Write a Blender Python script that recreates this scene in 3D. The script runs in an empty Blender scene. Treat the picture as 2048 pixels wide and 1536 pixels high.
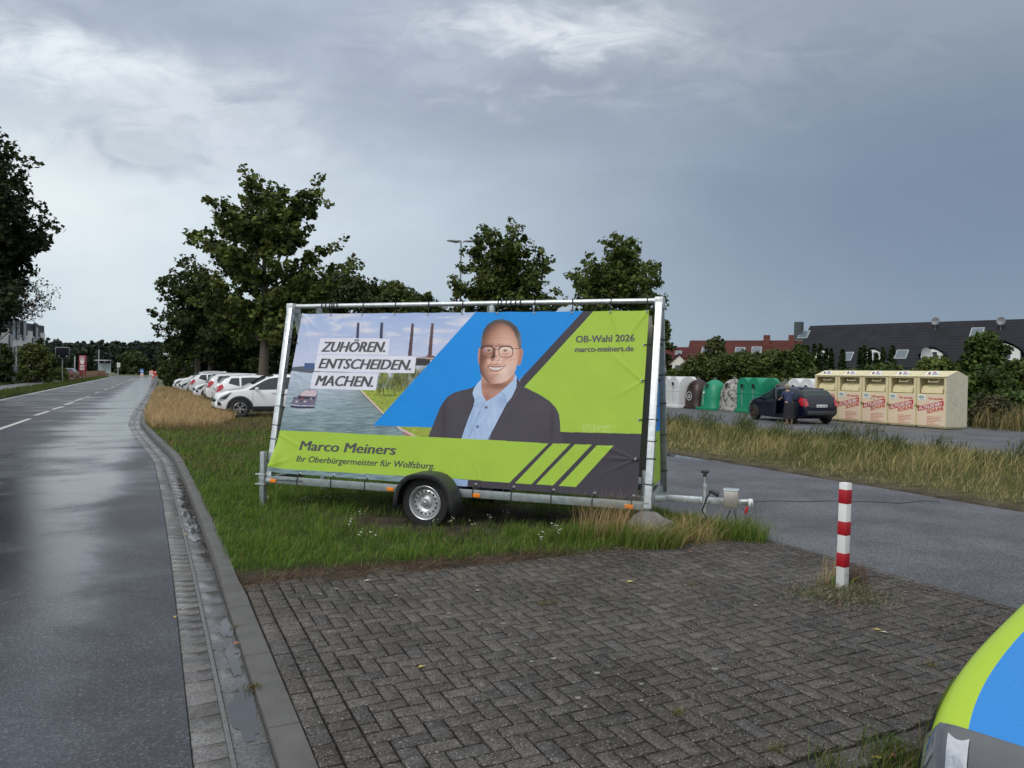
import bpy, bmesh, math, random
import numpy as np
from mathutils import Vector, Matrix, Euler
from mathutils.geometry import tessellate_polygon
R = math.radians
SC = bpy.context.scene
COL = SC.collection
rng = np.random.default_rng(7)
random.seed(7)

# ------------------------------------------------------------------ camera
CAM_H = 1.735; FOC = 1490.0; HORIZON = 747.0; ROLL = 0.0157
PITCH = math.atan((768 - HORIZON) / FOC)
_c, _s = math.cos(PITCH), math.sin(PITCH)
FW = Vector((0, _c, -_s)); _r0 = Vector((1, 0, 0)); _u0 = Vector((0, _s, _c))
RT = math.cos(ROLL) * _r0 + math.sin(ROLL) * _u0
UP = math.cos(ROLL) * _u0 - math.sin(ROLL) * _r0
cam_d = bpy.data.cameras.new('camera'); cam = bpy.data.objects.new('camera', cam_d); COL.objects.link(cam)
cam_d.sensor_fit = 'HORIZONTAL'; cam_d.sensor_width = 36.0; cam_d.lens = 36.0 * FOC / 2048.0
cam_d.clip_start = 0.05; cam_d.clip_end = 6000
B = -FW
cam.matrix_world = Matrix(((RT.x, UP.x, B.x, 0), (RT.y, UP.y, B.y, 0), (RT.z, UP.z, B.z, CAM_H), (0, 0, 0, 1)))
SC.camera = cam

# ------------------------------------------------------------------ colour management
SC.view_settings.view_transform = 'Standard'; SC.view_settings.look = 'None'
SC.view_settings.exposure = 0.0; SC.view_settings.gamma = 1.0
SC.cycles.max_bounces = 6; SC.cycles.transparent_max_bounces = 6
SC.cycles.diffuse_bounces = 3; SC.cycles.glossy_bounces = 3; SC.cycles.transmission_bounces = 3
SC.cycles.sample_clamp_indirect = 4.0
SC.cycles.use_denoising = True

# ------------------------------------------------------------------ sun (soft, behind clouds, behind left of the viewer)
SUN_EL, SUN_AZ = 48.0, 215.0      # azimuth clockwise from +Y
sun_d = bpy.data.lights.new('sun', 'SUN'); sun_d.energy = 1.5; sun_d.angle = R(14); sun_d.color = (1.0, 0.96, 0.9)
sun = bpy.data.objects.new('sun', sun_d); COL.objects.link(sun)
sd = Vector((math.sin(R(SUN_AZ)) * math.cos(R(SUN_EL)), math.cos(R(SUN_AZ)) * math.cos(R(SUN_EL)), math.sin(R(SUN_EL))))
sun.rotation_euler = (-sd).to_track_quat('-Z', 'Y').to_euler()
sun.location = (0, 0, 60)

# ------------------------------------------------------------------ world: overcast sky
W = bpy.data.worlds.new('World'); SC.world = W; W.use_nodes = True
nt = W.node_tree; nt.nodes.clear()
class NT:
    def __init__(s, tree): s.t = tree
    def n(s, typ, **kw):
        nd = s.t.nodes.new(typ)
        for k, v in kw.items():
            setattr(nd, k, v)
        return nd
    def l(s, a, b): s.t.links.new(a, b)
    def val(s, sock, v):
        if hasattr(v, 'is_linked') or isinstance(v, bpy.types.NodeSocket): s.l(v, sock)
        else: sock.default_value = v
    def m(s, op, a, b=0.0, c=0.0, clamp=False):
        nd = s.n('ShaderNodeMath', operation=op); nd.use_clamp = clamp
        s.val(nd.inputs[0], a); s.val(nd.inputs[1], b); s.val(nd.inputs[2], c); return nd.outputs[0]
    def mr(s, v, a, b, c=0.0, d=1.0, smooth=True):
        nd = s.n('ShaderNodeMapRange'); nd.interpolation_type = 'SMOOTHSTEP' if smooth else 'LINEAR'
        s.val(nd.inputs[0], v)
        for i, x in enumerate((a, b, c, d)): s.val(nd.inputs[1 + i], x)
        return nd.outputs[0]
    def mix(s, f, a, b, typ='MIX'):
        nd = s.n('ShaderNodeMix', data_type='RGBA', blend_type=typ)
        s.val(nd.inputs[0], f)
        for k, v in ((6, a), (7, b)):
            if isinstance(v, tuple): nd.inputs[k].default_value = (*v[:3], 1)
            else: s.l(v, nd.inputs[k])
        return nd.outputs[2]
    def noise(s, vec, scale, detail=3.0, rough=.5, dist=0.0):
        nd = s.n('ShaderNodeTexNoise'); nd.inputs['Scale'].default_value = scale
        nd.inputs['Detail'].default_value = detail; nd.inputs['Roughness'].default_value = rough
        nd.inputs['Distortion'].default_value = dist
        if vec is not None: s.l(vec, nd.inputs['Vector'])
        return nd.outputs[0]
    def comb(s, x, y, z):
        nd = s.n('ShaderNodeCombineXYZ')
        for i, v in enumerate((x, y, z)): s.val(nd.inputs[i], v)
        return nd.outputs[0]
g = NT(nt)
tc = g.n('ShaderNodeTexCoord'); sep = g.n('ShaderNodeSeparateXYZ'); g.l(tc.outputs['Generated'], sep.inputs[0])
dx, dy, dz = sep.outputs
zz = g.m('ADD', g.m('MAXIMUM', dz, 0.0), 0.30)
pu = g.m('DIVIDE', dx, zz); pv = g.m('DIVIDE', dy, zz)
pc = g.comb(pu, pv, 0.0)
n1 = g.noise(pc, 0.8, 6, .55, .7)
n2 = g.noise(g.comb(g.m('ADD', g.m('MULTIPLY', pu, 0.55), g.m('MULTIPLY', pv, .35)), g.m('MULTIPLY', pv, 1.5), 3.7), 1.1, 5, .55, .5)
n3 = g.noise(g.comb(pu, g.m('MULTIPLY', pv, .8), 9.1), 2.6, 7, .6, .5)
lr = g.mr(g.m('ADD', dx, g.m('MULTIPLY', g.m('SUBTRACT', n1, .5), .35)), -.42, .55)
el = g.mr(dz, 0.0, .42, smooth=False)
left = g.mix(g.mr(dz, .02, .20), (.56, .67, .745), (.66, .75, .83))
left = g.mix(g.mr(dz, .25, .42), left, (.42, .485, .60))
right = g.mix(g.mr(dz, .03, .22), (.245, .320, .425), (.205, .265, .365))
right = g.mix(g.mr(dz, .22, .44), right, (.33, .385, .45))
base = g.mix(lr, left, right)
# cloud lumps
cl = g.m('ADD', g.m('MULTIPLY', g.m('SUBTRACT', n2, .5), .75), g.m('MULTIPLY', g.m('SUBTRACT', n3, .5), .45))
amp = g.m('MULTIPLY', g.mr(dz, .06, .32), g.mr(dx, .55, -.1, .5, 1.0))
shade = g.m('ADD', 1.0, g.m('MULTIPLY', cl, amp))
base = g.mix(1.0, base, g.comb(shade, shade, shade), 'MULTIPLY')
# single cloud banks, placed by compass direction and height above the horizon
gx = g.m('DIVIDE', dx, g.m('MAXIMUM', dy, .05)); gz = g.m('DIVIDE', dz, g.m('MAXIMUM', dy, .05))
wA = g.noise(g.comb(gx, g.m('MULTIPLY', gz, 1.6), 1.3), 5.0, 5, .6, .4); wB = g.noise(g.comb(gx, g.m('MULTIPLY', gz, 1.6), 7.9), 6.0, 5, .6, .4)
fine = g.noise(g.comb(gx, g.m('MULTIPLY', gz, 2.6), 4.2), 9.0, 6, .6, .6)
wx_ = g.m('ADD', gx, g.m('MULTIPLY', g.m('SUBTRACT', wA, .5), .30)); wz_ = g.m('ADD', gz, g.m('MULTIPLY', g.m('SUBTRACT', wB, .5), .16))
def bank(px, py, rx, ry, rot, colr_, k, gate=None):
    global base
    cx, cz = (px - 1024) / FOC, (HORIZON - py) / FOC; c_, s_ = math.cos(R(rot)), math.sin(R(rot))
    ux = g.m('SUBTRACT', wx_, cx); uz = g.m('SUBTRACT', wz_, cz)
    a_ = g.m('DIVIDE', g.m('SUBTRACT', g.m('MULTIPLY', ux, c_), g.m('MULTIPLY', uz, s_)), rx / FOC)
    b_ = g.m('DIVIDE', g.m('ADD', g.m('MULTIPLY', ux, s_), g.m('MULTIPLY', uz, c_)), ry / FOC)
    w_ = g.m('POWER', 2.718, g.m('MULTIPLY', g.m('ADD', g.m('MULTIPLY', a_, a_), g.m('MULTIPLY', b_, b_)), -1.0))
    w_ = g.m('MULTIPLY', w_, g.mr(dy, .05, .3, 0, k))
    if gate: w_ = g.m('MULTIPLY', w_, g.mr(fine, gate[0], gate[1]))
    base = g.mix(w_, base, colr_)
bank(1900, 420, 560, 300, 0, (.185, .245, .345), .55)
bank(1450, 130, 420, 90, -6, (.42, .48, .55), .45, (.35, .6))
bank(760, 250, 480, 110, 4, (.34, .40, .51), .5)
bank(700, 110, 330, 50, 2, (.50, .57, .68), .55, (.40, .62))
bank(100, 40, 420, 55, 2, (.29, .35, .46), .75)
bank(140, 150, 360, 55, 12, (.94, 1.0, 1.03), 1.0, (.28, .66))
bank(330, 250, 300, 40, 14, (.80, .86, .94), .85, (.36, .58))
bank(90, 420, 260, 160, 0, (.90, .95, .97), .85)
bank(230, 300, 170, 26, 17, (.40, .46, .58), .6, (.30, .60))
bank(60, 205, 150, 18, 8, (.46, .52, .65), .45, (.30, .60))
bank(280, 560, 300, 130, 0, (.74, .82, .87), .65)
bank(1080, 60, 250, 60, 4, (.90, .94, .98), .95, (.28, .70))
bank(1040, 190, 330, 35, 3, (.52, .58, .68), .6, (.42, .62))
bank(1150, 138, 150, 32, -4, (.30, .355, .45), .75, (.36, .56))
# bright break in the cloud, high and central, and one low at the left
def dirdot(v):
    nd = g.n('ShaderNodeVectorMath', operation='DOT_PRODUCT'); g.l(tc.outputs['Generated'], nd.inputs[0])
    nd.inputs[1].default_value = Vector(v).normalized(); return nd.outputs['Value']
br = g.m('MULTIPLY', g.mr(dirdot((.03, .88, .44)), .965, 1.0), g.mr(n3, .42, .68))
base = g.mix(g.m('MULTIPLY', br, .25), base, (.74, .80, .88))
br2 = g.m('MULTIPLY', g.mr(dirdot((-.58, .80, .22)), .95, 1.0), g.mr(n2, .35, .6))
base = g.mix(g.m('MULTIPLY', br2, .25), base, (.82, .90, .95))
dk = g.m('MULTIPLY', g.mr(dirdot((-.40, .87, .29)), .988, .999), g.mr(n2, .60, .42))
base = g.mix(g.m('MULTIPLY', dk, .15), base, (.34, .385, .50))
# sky overhead and behind the viewer is thinner and brighter
over = g.m('MAXIMUM', g.mr(dz, .52, .9), g.mr(dy, .35, -.5))
base = g.mix(g.m('MULTIPLY', over, g.mr(dz, -.02, .2)), base, (1.02, 1.05, 1.10))
sky = g.n('ShaderNodeTexSky'); sky.sky_type = 'NISHITA'; sky.sun_disc = False
sky.sun_elevation = R(SUN_EL); sky.sun_rotation = R(SUN_AZ)
big = g.n('ShaderNodeVectorMath', operation='SCALE'); g.l(base, big.inputs[0]); big.inputs['Scale'].default_value = 10.0
colr = g.mix(.93, sky.outputs[0], big.outputs[0])
bg = g.n('ShaderNodeBackground'); g.l(colr, bg.inputs[0]); bg.inputs[1].default_value = 0.1
out = g.n('ShaderNodeOutputWorld'); g.l(bg.outputs[0], out.inputs[0])

# ------------------------------------------------------------------ photogrammetry helpers (world points)
RYAW = 0.4476                       # the road, paving and drive share one axis system (a across, s along)
CA, SA = math.cos(RYAW), math.sin(RYAW)
def AS(a, s, z=0.0): return Vector((a * CA - s * SA, a * SA + s * CA, z))
def toAS(x, y): return (x * CA + y * SA, -x * SA + y * CA)
def ray(px, py): return FW + RT * ((px - 1024) / FOC) - UP * ((py - 768) / FOC)
CP = Vector((0, 0, CAM_H))
def G(px, py, z=0.0):
    r = ray(px, py); return CP + r * ((z - CAM_H) / r.z)
def D(px, py, Y):
    r = ray(px, py); return CP + r * (Y / r.y)
def zat(py, px, Y): return D(px, py, Y).z
def proj_np(P):
    d = P - np.array(CP); k = d @ np.array(FW)
    return 1024 + FOC * (d @ np.array(RT)) / k, 768 - FOC * (d @ np.array(UP)) / k

# ------------------------------------------------------------------ objects
def tag(o, label=None, cat=None, group=None, kind=None):
    if label: o['label'] = label
    if cat: o['category'] = cat
    if group: o['group'] = group
    if kind: o['kind'] = kind
    return o
def thing(name, label, cat, loc=(0, 0, 0), rz=0.0, group=None):
    o = bpy.data.objects.new(name, None); COL.objects.link(o)
    o.location = loc; o.rotation_euler = (0, 0, rz); o.empty_display_size = .2
    return tag(o, label, cat, group)
def copy_tree(o, parent=None):
    c = o.copy(); COL.objects.link(c)
    if parent is not None: c.parent = parent
    for ch in list(o.children): copy_tree(ch, c)
    return c
def kids(o):
    for ch in o.children:
        yield ch
        yield from kids(ch)

# ------------------------------------------------------------------ materials
MATS = {}
def pm(name, col, rough=.6, metal=0.0, var=.12, scale=6.0, bump=0.0, bscale=40.0, coat=0.0, spec=.5, vc=False, rvar=0.0, dirt=None, emit=None):
    if name in MATS: return MATS[name]
    m = bpy.data.materials.new(name); m.use_nodes = True; t = m.node_tree; t.nodes.clear(); q = NT(t)
    o = q.n('ShaderNodeOutputMaterial'); b = q.n('ShaderNodeBsdfPrincipled'); q.l(b.outputs[0], o.inputs[0])
    c = q.n('ShaderNodeTexCoord'); v = c.outputs['Object']
    n = q.noise(v, scale, 5, .6)
    f = q.mr(n, .25, .75, 1 - var, 1 + var, smooth=False)
    if vc:
        a = q.n('ShaderNodeAttribute', attribute_name='Col'); basec = a.outputs['Color']
    else:
        rgb = q.n('ShaderNodeRGB'); rgb.outputs[0].default_value = (*col, 1); basec = rgb.outputs[0]
    cc = q.mix(1.0, basec, q.comb(f, f, f), 'MULTIPLY')
    if dirt:
        dc, lo, hi, dsc = dirt
        cc = q.mix(q.mr(q.noise(v, dsc, 6, .65, .4), lo, hi), cc, dc)
    q.l(cc, b.inputs['Base Color'])
    b.inputs['Metallic'].default_value = metal
    if rvar: q.l(q.mr(q.noise(v, scale * 1.7, 4), .3, .7, rough - rvar, rough + rvar), b.inputs['Roughness'])
    else: b.inputs['Roughness'].default_value = rough
    b.inputs['Specular IOR Level'].default_value = spec
    if coat:
        b.inputs['Coat Weight'].default_value = coat; b.inputs['Coat Roughness'].default_value = .06
    if bump:
        bn = q.n('ShaderNodeBump'); bn.inputs['Strength'].default_value = bump; bn.inputs['Distance'].default_value = .02
        q.l(q.noise(v, bscale, 4, .6), bn.inputs['Height']); q.l(bn.outputs[0], b.inputs['Normal'])
    if emit: b.inputs['Emission Color'].default_value = (*emit[0], 1); b.inputs['Emission Strength'].default_value = emit[1]
    MATS[name] = m; return m
def leafmat(name, trans=.3, rough=.55):
    if name in MATS: return MATS[name]
    m = bpy.data.materials.new(name); m.use_nodes = True; t = m.node_tree; t.nodes.clear(); q = NT(t)
    o = q.n('ShaderNodeOutputMaterial'); b = q.n('ShaderNodeBsdfPrincipled')
    a = q.n('ShaderNodeAttribute', attribute_name='Col')
    q.l(a.outputs['Color'], b.inputs['Base Color']); b.inputs['Roughness'].default_value = rough
    b.inputs['Specular IOR Level'].default_value = .18
    tr = q.n('ShaderNodeBsdfTranslucent'); q.l(a.outputs['Color'], tr.inputs[0])
    mx = q.n('ShaderNodeMixShader'); mx.inputs[0].default_value = trans
    q.l(b.outputs[0], mx.inputs[1]); q.l(tr.outputs[0], mx.inputs[2]); q.l(mx.outputs[0], o.inputs[0])
    MATS[name] = m; return m
LEAF = leafmat('foliage', .28); BLADE = leafmat('grass_blades', .25, .6)
galv = pm('galvanised_steel', (.58, .62, .63), .42, .75, .22, 18, .08, 60, rvar=.12)
rail_m = pm('galvanised_rail', (.27, .31, .31), .5, .45, .3, 16, .08, 60)
alloy = pm('alloy_rim', (.30, .31, .32), .35, .6, .1)
galv_d = pm('galvanised_dull', (.36, .40, .40), .5, .6, .22, 14, .08, 60)
black = pm('black_rubber', (.012, .012, .013), .8, 0, .2, 20)
blackp = pm('black_plastic', (.028, .03, .034), .42, 0, .15, 12, .1, 90)
rimm = pm('silver_rim', (.52, .53, .55), .38, .7, .12, 20)
darkin = pm('dark_interior', (.01, .01, .011), .8, 0, .1)
glass = pm('car_glass', (.016, .027, .03), .05, 0, .05, spec=.6)
whitep = pm('white_paint', (.74, .76, .77), .3, 0, .03, 3, coat=.6)
navyp = pm('navy_paint', (.0035, .005, .017), .28, 0, .1, 3, coat=.18)
redlamp = pm('red_lamp', (.42, .01, .02), .15, 0, .2, 30, coat=.6)
clearlamp = pm('clear_lamp', (.28, .30, .32), .12, .35, .35, 25, coat=.8)
orange = pm('orange_reflector', (.85, .24, .01), .3, 0, .15, 40)
plate = pm('white_plate', (.72, .73, .72), .45)
bark = pm('bark', (.085, .07, .055), .85, 0, .35, 9, .6, 14)
barkg = pm('bark_grey', (.15, .14, .125), .85, 0, .3, 9, .6, 14)
conc = pm('concrete', (.24, .235, .225), .7, 0, .2, 5, .25, 60)

# ------------------------------------------------------------------ mesh builder
class MB:
    def __init__(s): s.V = []; s.F = []; s.I = []
    def add(s, verts, faces, mi=0, T=None):
        o = len(s.V)
        s.V += [tuple(T @ Vector(v)) if T is not None else tuple(v) for v in verts]
        s.F += [tuple(i + o for i in f) for f in faces]; s.I += [mi] * len(faces); return s
    def box(s, c, d, mi=0, bev=0.0, rot=None, T=None):
        x, y, z = d[0] / 2, d[1] / 2, d[2] / 2
        M = Matrix.Translation(Vector(c))
        if rot is not None: M = M @ (rot if isinstance(rot, Matrix) else Euler(rot).to_matrix().to_4x4())
        if T is not None: M = T @ M
        if bev <= 0:
            v = [(sx * x, sy * y, sz * z) for sz in (-1, 1) for sy in (-1, 1) for sx in (-1, 1)]
            f = [(0, 2, 3, 1), (4, 5, 7, 6), (0, 1, 5, 4), (2, 6, 7, 3), (0, 4, 6, 2), (1, 3, 7, 5)]
            return s.add(v, f, mi, M)
        bm = bmesh.new(); bmesh.ops.create_cube(bm, size=1)
        for v in bm.verts: v.co = Vector((v.co.x * 2 * x, v.co.y * 2 * y, v.co.z * 2 * z))
        bmesh.ops.bevel(bm, geom=bm.edges[:], offset=bev, segments=2, affect='EDGES', profile=.5)
        bm.verts.index_update()
        v = [tuple(q.co) for q in bm.verts]; f = [tuple(q.index for q in p.verts) for p in bm.faces]; bm.free()
        return s.add(v, f, mi, M)
    def bar(s, p0, p1, w, h, mi=0, bev=0.0, T=None, up=(0, 0, 1)):
        p0, p1 = Vector(p0), Vector(p1); d = p1 - p0; L = d.length; x = d.normalized()
        u = Vector(up)
        if abs(x.dot(u)) > .98: u = Vector((0, 1, 0))
        y = u.cross(x).normalized(); z = x.cross(y)
        M = Matrix(((x.x, y.x, z.x, 0), (x.y, y.y, z.y, 0), (x.z, y.z, z.z, 0), (0, 0, 0, 1)))
        return s.box((p0 + p1) / 2, (L, w, h), mi, bev, M, T)
    def tube(s, pts, r, n=8, mi=0, T=None, cap=True):
        pts = [Vector(p) for p in pts]; rs = r if isinstance(r, (list, tuple)) else [r] * len(pts)
        V = []; F = []; prev = None
        for i, p in enumerate(pts):
            d = (pts[min(i + 1, len(pts) - 1)] - pts[max(i - 1, 0)]).normalized()
            u = prev if prev is not None else (Vector((0, 0, 1)) if abs(d.z) < .9 else Vector((1, 0, 0)))
            a = (u - d * u.dot(d)).normalized(); prev = a; b = d.cross(a)
            for k in range(n):
                t = 2 * math.pi * k / n; V.append(p + (a * math.cos(t) + b * math.sin(t)) * rs[i])
        for i in range(len(pts) - 1):
            for k in range(n):
                F.append((i * n + k, i * n + (k + 1) % n, (i + 1) * n + (k + 1) % n, (i + 1) * n + k))
        if cap: F.append(tuple(range(n - 1, -1, -1))); F.append(tuple((len(pts) - 1) * n + k for k in range(n)))
        return s.add(V, F, mi, T)
    def lathe(s, prof, n=24, mi=0, T=None, arc=2 * math.pi, a0=0.0, sx=1.0, sy=1.0):
        V = []; F = []; full = abs(arc - 2 * math.pi) < 1e-6; m = n if full else n + 1
        for r, z in prof:
            for k in range(m):
                t = a0 + arc * k / n; V.append((r * math.cos(t) * sx, r * math.sin(t) * sy, z))
        for i in range(len(prof) - 1):
            for k in range(n):
                k2 = (k + 1) % m
                F.append((i * m + k, i * m + k2, (i + 1) * m + k2, (i + 1) * m + k))
        return s.add(V, F, mi, T)
    def prism(s, poly, d0, d1, mi=0, T=None):
        # polygon in local (x, z), extruded along y from d0 to d1
        n = len(poly); V = [(p[0], d0, p[1]) for p in poly] + [(p[0], d1, p[1]) for p in poly]
        tri = tessellate_polygon([[Vector((p[0], p[1], 0)) for p in poly]])
        F = [tuple(t) for t in tri] + [tuple(i + n for i in t[::-1]) for t in tri]
        F += [(i, (i + 1) % n, (i + 1) % n + n, i + n) for i in range(n)]
        return s.add(V, F, mi, T)
    def poly(s, pts, mi=0, T=None):
        tri = tessellate_polygon([[Vector(p) for p in pts]])
        return s.add(pts, [tuple(t) for t in tri], mi, T)
    def disc(s, c, r, n=16, mi=0, T=None, ax='y'):
        V = [];
        for k in range(n):
            t = 2 * math.pi * k / n; a, b = r * math.cos(t), r * math.sin(t)
            V.append((c[0] + a, c[1], c[2] + b) if ax == 'y' else ((c[0] + a, c[1] + b, c[2]) if ax == 'z' else (c[0], c[1] + a, c[2] + b)))
        return s.add(V, [tuple(range(n))], mi, T)
    def build(s, name, mats, parent=None, smooth=35.0, recalc=True, cols=None):
        me = bpy.data.meshes.new(name); me.from_pydata(s.V, [], s.F)
        if not isinstance(mats, (list, tuple)): mats = [mats]
        for m in mats: me.materials.append(m)
        if len(mats) > 1: me.polygons.foreach_set('material_index', s.I)
        if recalc:
            bm = bmesh.new(); bm.from_mesh(me); bmesh.ops.recalc_face_normals(bm, faces=bm.faces[:]); bm.to_mesh(me); bm.free()
        if smooth:
            me.polygons.foreach_set('use_smooth', [True] * len(me.polygons)); me.set_sharp_from_angle(angle=R(smooth))
        if cols is not None:
            at = me.color_attributes.new('Col', 'FLOAT_COLOR', 'POINT')
            c = np.ones((len(me.vertices), 4), np.float32); c[:, :3] = cols; at.data.foreach_set('color', c.ravel())
        me.update()
        o = bpy.data.objects.new(name, me); COL.objects.link(o)
        if parent is not None: o.parent = parent
        return o
def npmesh(name, V, F, mats, cols=None, parent=None, smooth=False):
    """V (n,3); F list of index arrays (k, 3|4)"""
    me = bpy.data.meshes.new(name); V = np.asarray(V, np.float32)
    me.vertices.add(len(V)); me.vertices.foreach_set('co', V.ravel())
    F = F if isinstance(F, list) else [F]
    nl = sum(f.size for f in F); me.loops.add(nl)
    me.loops.foreach_set('vertex_index', np.concatenate([f.ravel() for f in F]).astype(np.int32))
    tot = np.concatenate([np.full(len(f), f.shape[1]) for f in F]).astype(np.int32)
    st = np.concatenate([[0], np.cumsum(tot)[:-1]]).astype(np.int32)
    me.polygons.add(len(tot)); me.polygons.foreach_set('loop_start', st); me.polygons.foreach_set('loop_total', tot)
    if smooth: me.polygons.foreach_set('use_smooth', np.ones(len(tot), bool))
    for m in (mats if isinstance(mats, (list, tuple)) else [mats]): me.materials.append(m)
    me.update(calc_edges=True)
    if cols is not None:
        at = me.color_attributes.new('Col', 'FLOAT_COLOR', 'POINT')
        c = np.ones((len(V), 4), np.float32); c[:, :3] = cols; at.data.foreach_set('color', c.ravel())
    o = bpy.data.objects.new(name, me); COL.objects.link(o)
    if parent is not None: o.parent = parent
    return o
def fbm(x, y, sc, oct=4, seed=0):
    """cheap value noise in numpy, 0..1"""
    out = np.zeros_like(x, dtype=float); amp = 1.0; tot = 0.0
    r = np.random.default_rng(seed); tab = r.random((64, 64))
    for o in range(oct):
        X, Y = x * sc + 17.3 * o, y * sc + 9.1 * o
        i, j = np.floor(X).astype(int), np.floor(Y).astype(int); fx, fy = X - i, Y - j
        fx, fy = fx * fx * (3 - 2 * fx), fy * fy * (3 - 2 * fy)
        t = lambda a, b: tab[a % 64, b % 64]
        out += amp * ((t(i, j) * (1 - fx) + t(i + 1, j) * fx) * (1 - fy) + (t(i, j + 1) * (1 - fx) + t(i + 1, j + 1) * fx) * fy)
        tot += amp; amp *= .5; sc *= 2
    return out / tot
# text as flat mesh ------------------------------------------------
_tc = {}
def text_geo(body, bold=0.0, shear=0.0, space=1.0):
    key = (body, bold, shear, space)
    if key in _tc: return _tc[key]
    cu = bpy.data.curves.new('text', 'FONT'); cu.body = body; cu.size = 1; cu.offset = bold; cu.shear = shear
    cu.resolution_u = 3; cu.space_character = space
    o = bpy.data.objects.new('text', cu); COL.objects.link(o)
    dg = bpy.context.evaluated_depsgraph_get(); me = bpy.data.meshes.new_from_object(o.evaluated_get(dg))
    V = np.array([v.co[:2] for v in me.vertices]); F = [tuple(p.vertices) for p in me.polygons]
    bpy.data.objects.remove(o); bpy.data.curves.remove(cu); bpy.data.meshes.remove(me)
    _tc[key] = (V, F); return V, F
CAPH = text_geo('H')[0][:, 1].max()
def put_text(mb, body, org, ux, uy, width, cap, mi=0, bold=0.0, shear=0.0, space=1.0, T=None):
    V, F = text_geo(body, bold, shear, space); x0, x1 = V[:, 0].min(), V[:, 0].max()
    org, ux, uy = Vector(org), Vector(ux).normalized(), Vector(uy).normalized()
    P = [org + ux * ((x - x0) / (x1 - x0) * width) + uy * (y / CAPH * cap) for x, y in V]
    return mb.add(P, F, mi, T)
# ================================================================== SETTING
RZ = RYAW
def setting(o): o.rotation_euler = (0, 0, RZ); return o
_As = [(-12, .16), (3.5, .163), (6.9, .148), (11, .1), (15.4, .0), (20, -.36), (25, -.70), (30, -.74), (36.7, -.70), (50, -.5), (64.8, -.37), (113, -.05), (175, .1)]
def Aof(s): return np.interp(s, [p[0] for p in _As], [p[1] for p in _As])
# smooth the polyline a little
_ss = np.linspace(-12, 175, 1500); _aa = Aof(_ss)
for _ in range(30): _aa[1:-1] = (_aa[:-2] + 2 * _aa[1:-1] + _aa[2:]) / 4
def Aof(s): return np.interp(s, _ss, _aa)
def Bof(s): return Aof(s) + .335

# ---- ground sheet to the horizon
m = pm('ground_soil', (.075, .085, .035), .9, 0, .35, .35, .5, 6, dirt=((.10, .08, .05), .5, .75, .12))
mb = MB(); mb.add([(-1500, -300, 0), (1500, -300, 0), (1500, 2500, 0), (-1500, 2500, 0)], [(0, 1, 2, 3)])
o = mb.build('ground', m, smooth=0); o.location.z = -.06
tag(o, 'flat green and brown open ground reaching the horizon', 'ground', kind='structure')

# ---- wet asphalt
def asphalt(name, base, rough, road=False):
    m = bpy.data.materials.new(name); m.use_nodes = True; t = m.node_tree; t.nodes.clear(); q = NT(t)
    o = q.n('ShaderNodeOutputMaterial'); b = q.n('ShaderNodeBsdfPrincipled'); q.l(b.outputs[0], o.inputs[0])
    v = q.n('ShaderNodeTexCoord').outputs['Object']
    fine = q.n('ShaderNodeTexVoronoi'); fine.inputs['Scale'].default_value = 95.0; q.l(v, fine.inputs['Vector'])
    sep = q.n('ShaderNodeSeparateColor'); q.l(fine.outputs['Color'], sep.inputs[0])
    chip = q.mr(sep.outputs[0], .45, 1.0, .70, 1.55)
    big = q.mr(q.noise(v, .9, 5, .6), .3, .7, .75, 1.25)
    f = q.m('MULTIPLY', chip, big)
    rgb = q.n('ShaderNodeRGB'); rgb.outputs[0].default_value = (*base, 1)
    col = q.mix(1.0, rgb.outputs[0], q.comb(f, f, f), 'MULTIPLY')
    sp = q.mr(sep.outputs[1], .975, .985)
    col = q.mix(q.m('MULTIPLY', sp, .35), col, (.24, .235, .22))
    q.l(col, b.inputs['Base Color'])
    if road:
        sx = q.n('ShaderNodeSeparateXYZ'); q.l(v, sx.inputs[0])
        st = q.noise(q.comb(q.m('MULTIPLY', sx.outputs[0], .35), q.m('MULTIPLY', sx.outputs[1], .55), 0), 1.0, 5, .62, .6)
        bl = q.noise(v, .55, 5, .6, 1.2)
        track = q.m('MULTIPLY', q.mr(sx.outputs[0], -2.9, -1.4), q.mr(sx.outputs[0], -.15, -.75))
        wet = q.m('ADD', q.m('MULTIPLY', st, .9), q.m('MULTIPLY', bl, .5))
        wet = q.m('ADD', wet, q.m('MULTIPLY', track, .34))
        ro = q.mr(wet, .58, 1.08, rough + .14, rough - .20)
        q.l(ro, b.inputs['Roughness']); hs = q.mr(wet, .58, 1.08, .5, .08)
    else:
        q.l(q.mr(q.noise(v, .4, 5, .6), .3, .7, rough + .1, rough - .1), b.inputs['Roughness']); hs = .5
    b.inputs['Specular IOR Level'].default_value = .5 if road else .28
    bn = q.n('ShaderNodeBump'); bn.inputs['Distance'].default_value = .006
    q.val(bn.inputs['Strength'], hs)
    q.l(q.m('ADD', fine.outputs['Distance'], q.m('MULTIPLY', q.noise(v, 30, 3), .8)), bn.inputs['Height']); q.l(bn.outputs[0], b.inputs['Normal'])
    return m
def strip(name, left, right, ss, z, mat, label, cat, na=2):
    V = []; F = []
    for s in ss:
        l, r = left(s), right(s)
        for k in range(na): V.append((l + (r - l) * k / (na - 1), s, z))
    for i in range(len(ss) - 1):
        for k in range(na - 1):
            F.append((i * na + k, i * na + k + 1, (i + 1) * na + k + 1, (i + 1) * na + k))
    mb = MB(); mb.add(V, F); o = mb.build(name, mat, smooth=0)
    return tag(setting(o), label, cat, kind='structure')
ss = list(np.linspace(-12, 40, 90)) + list(np.linspace(42, 152, 40))
m_road = asphalt('wet_asphalt', (.040, .042, .048), .36, True)
mb = MB(); V = []; F = []
for s in ss: V += [(-7.15, s, 0), (float(Aof(s)), s, 0)]
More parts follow.
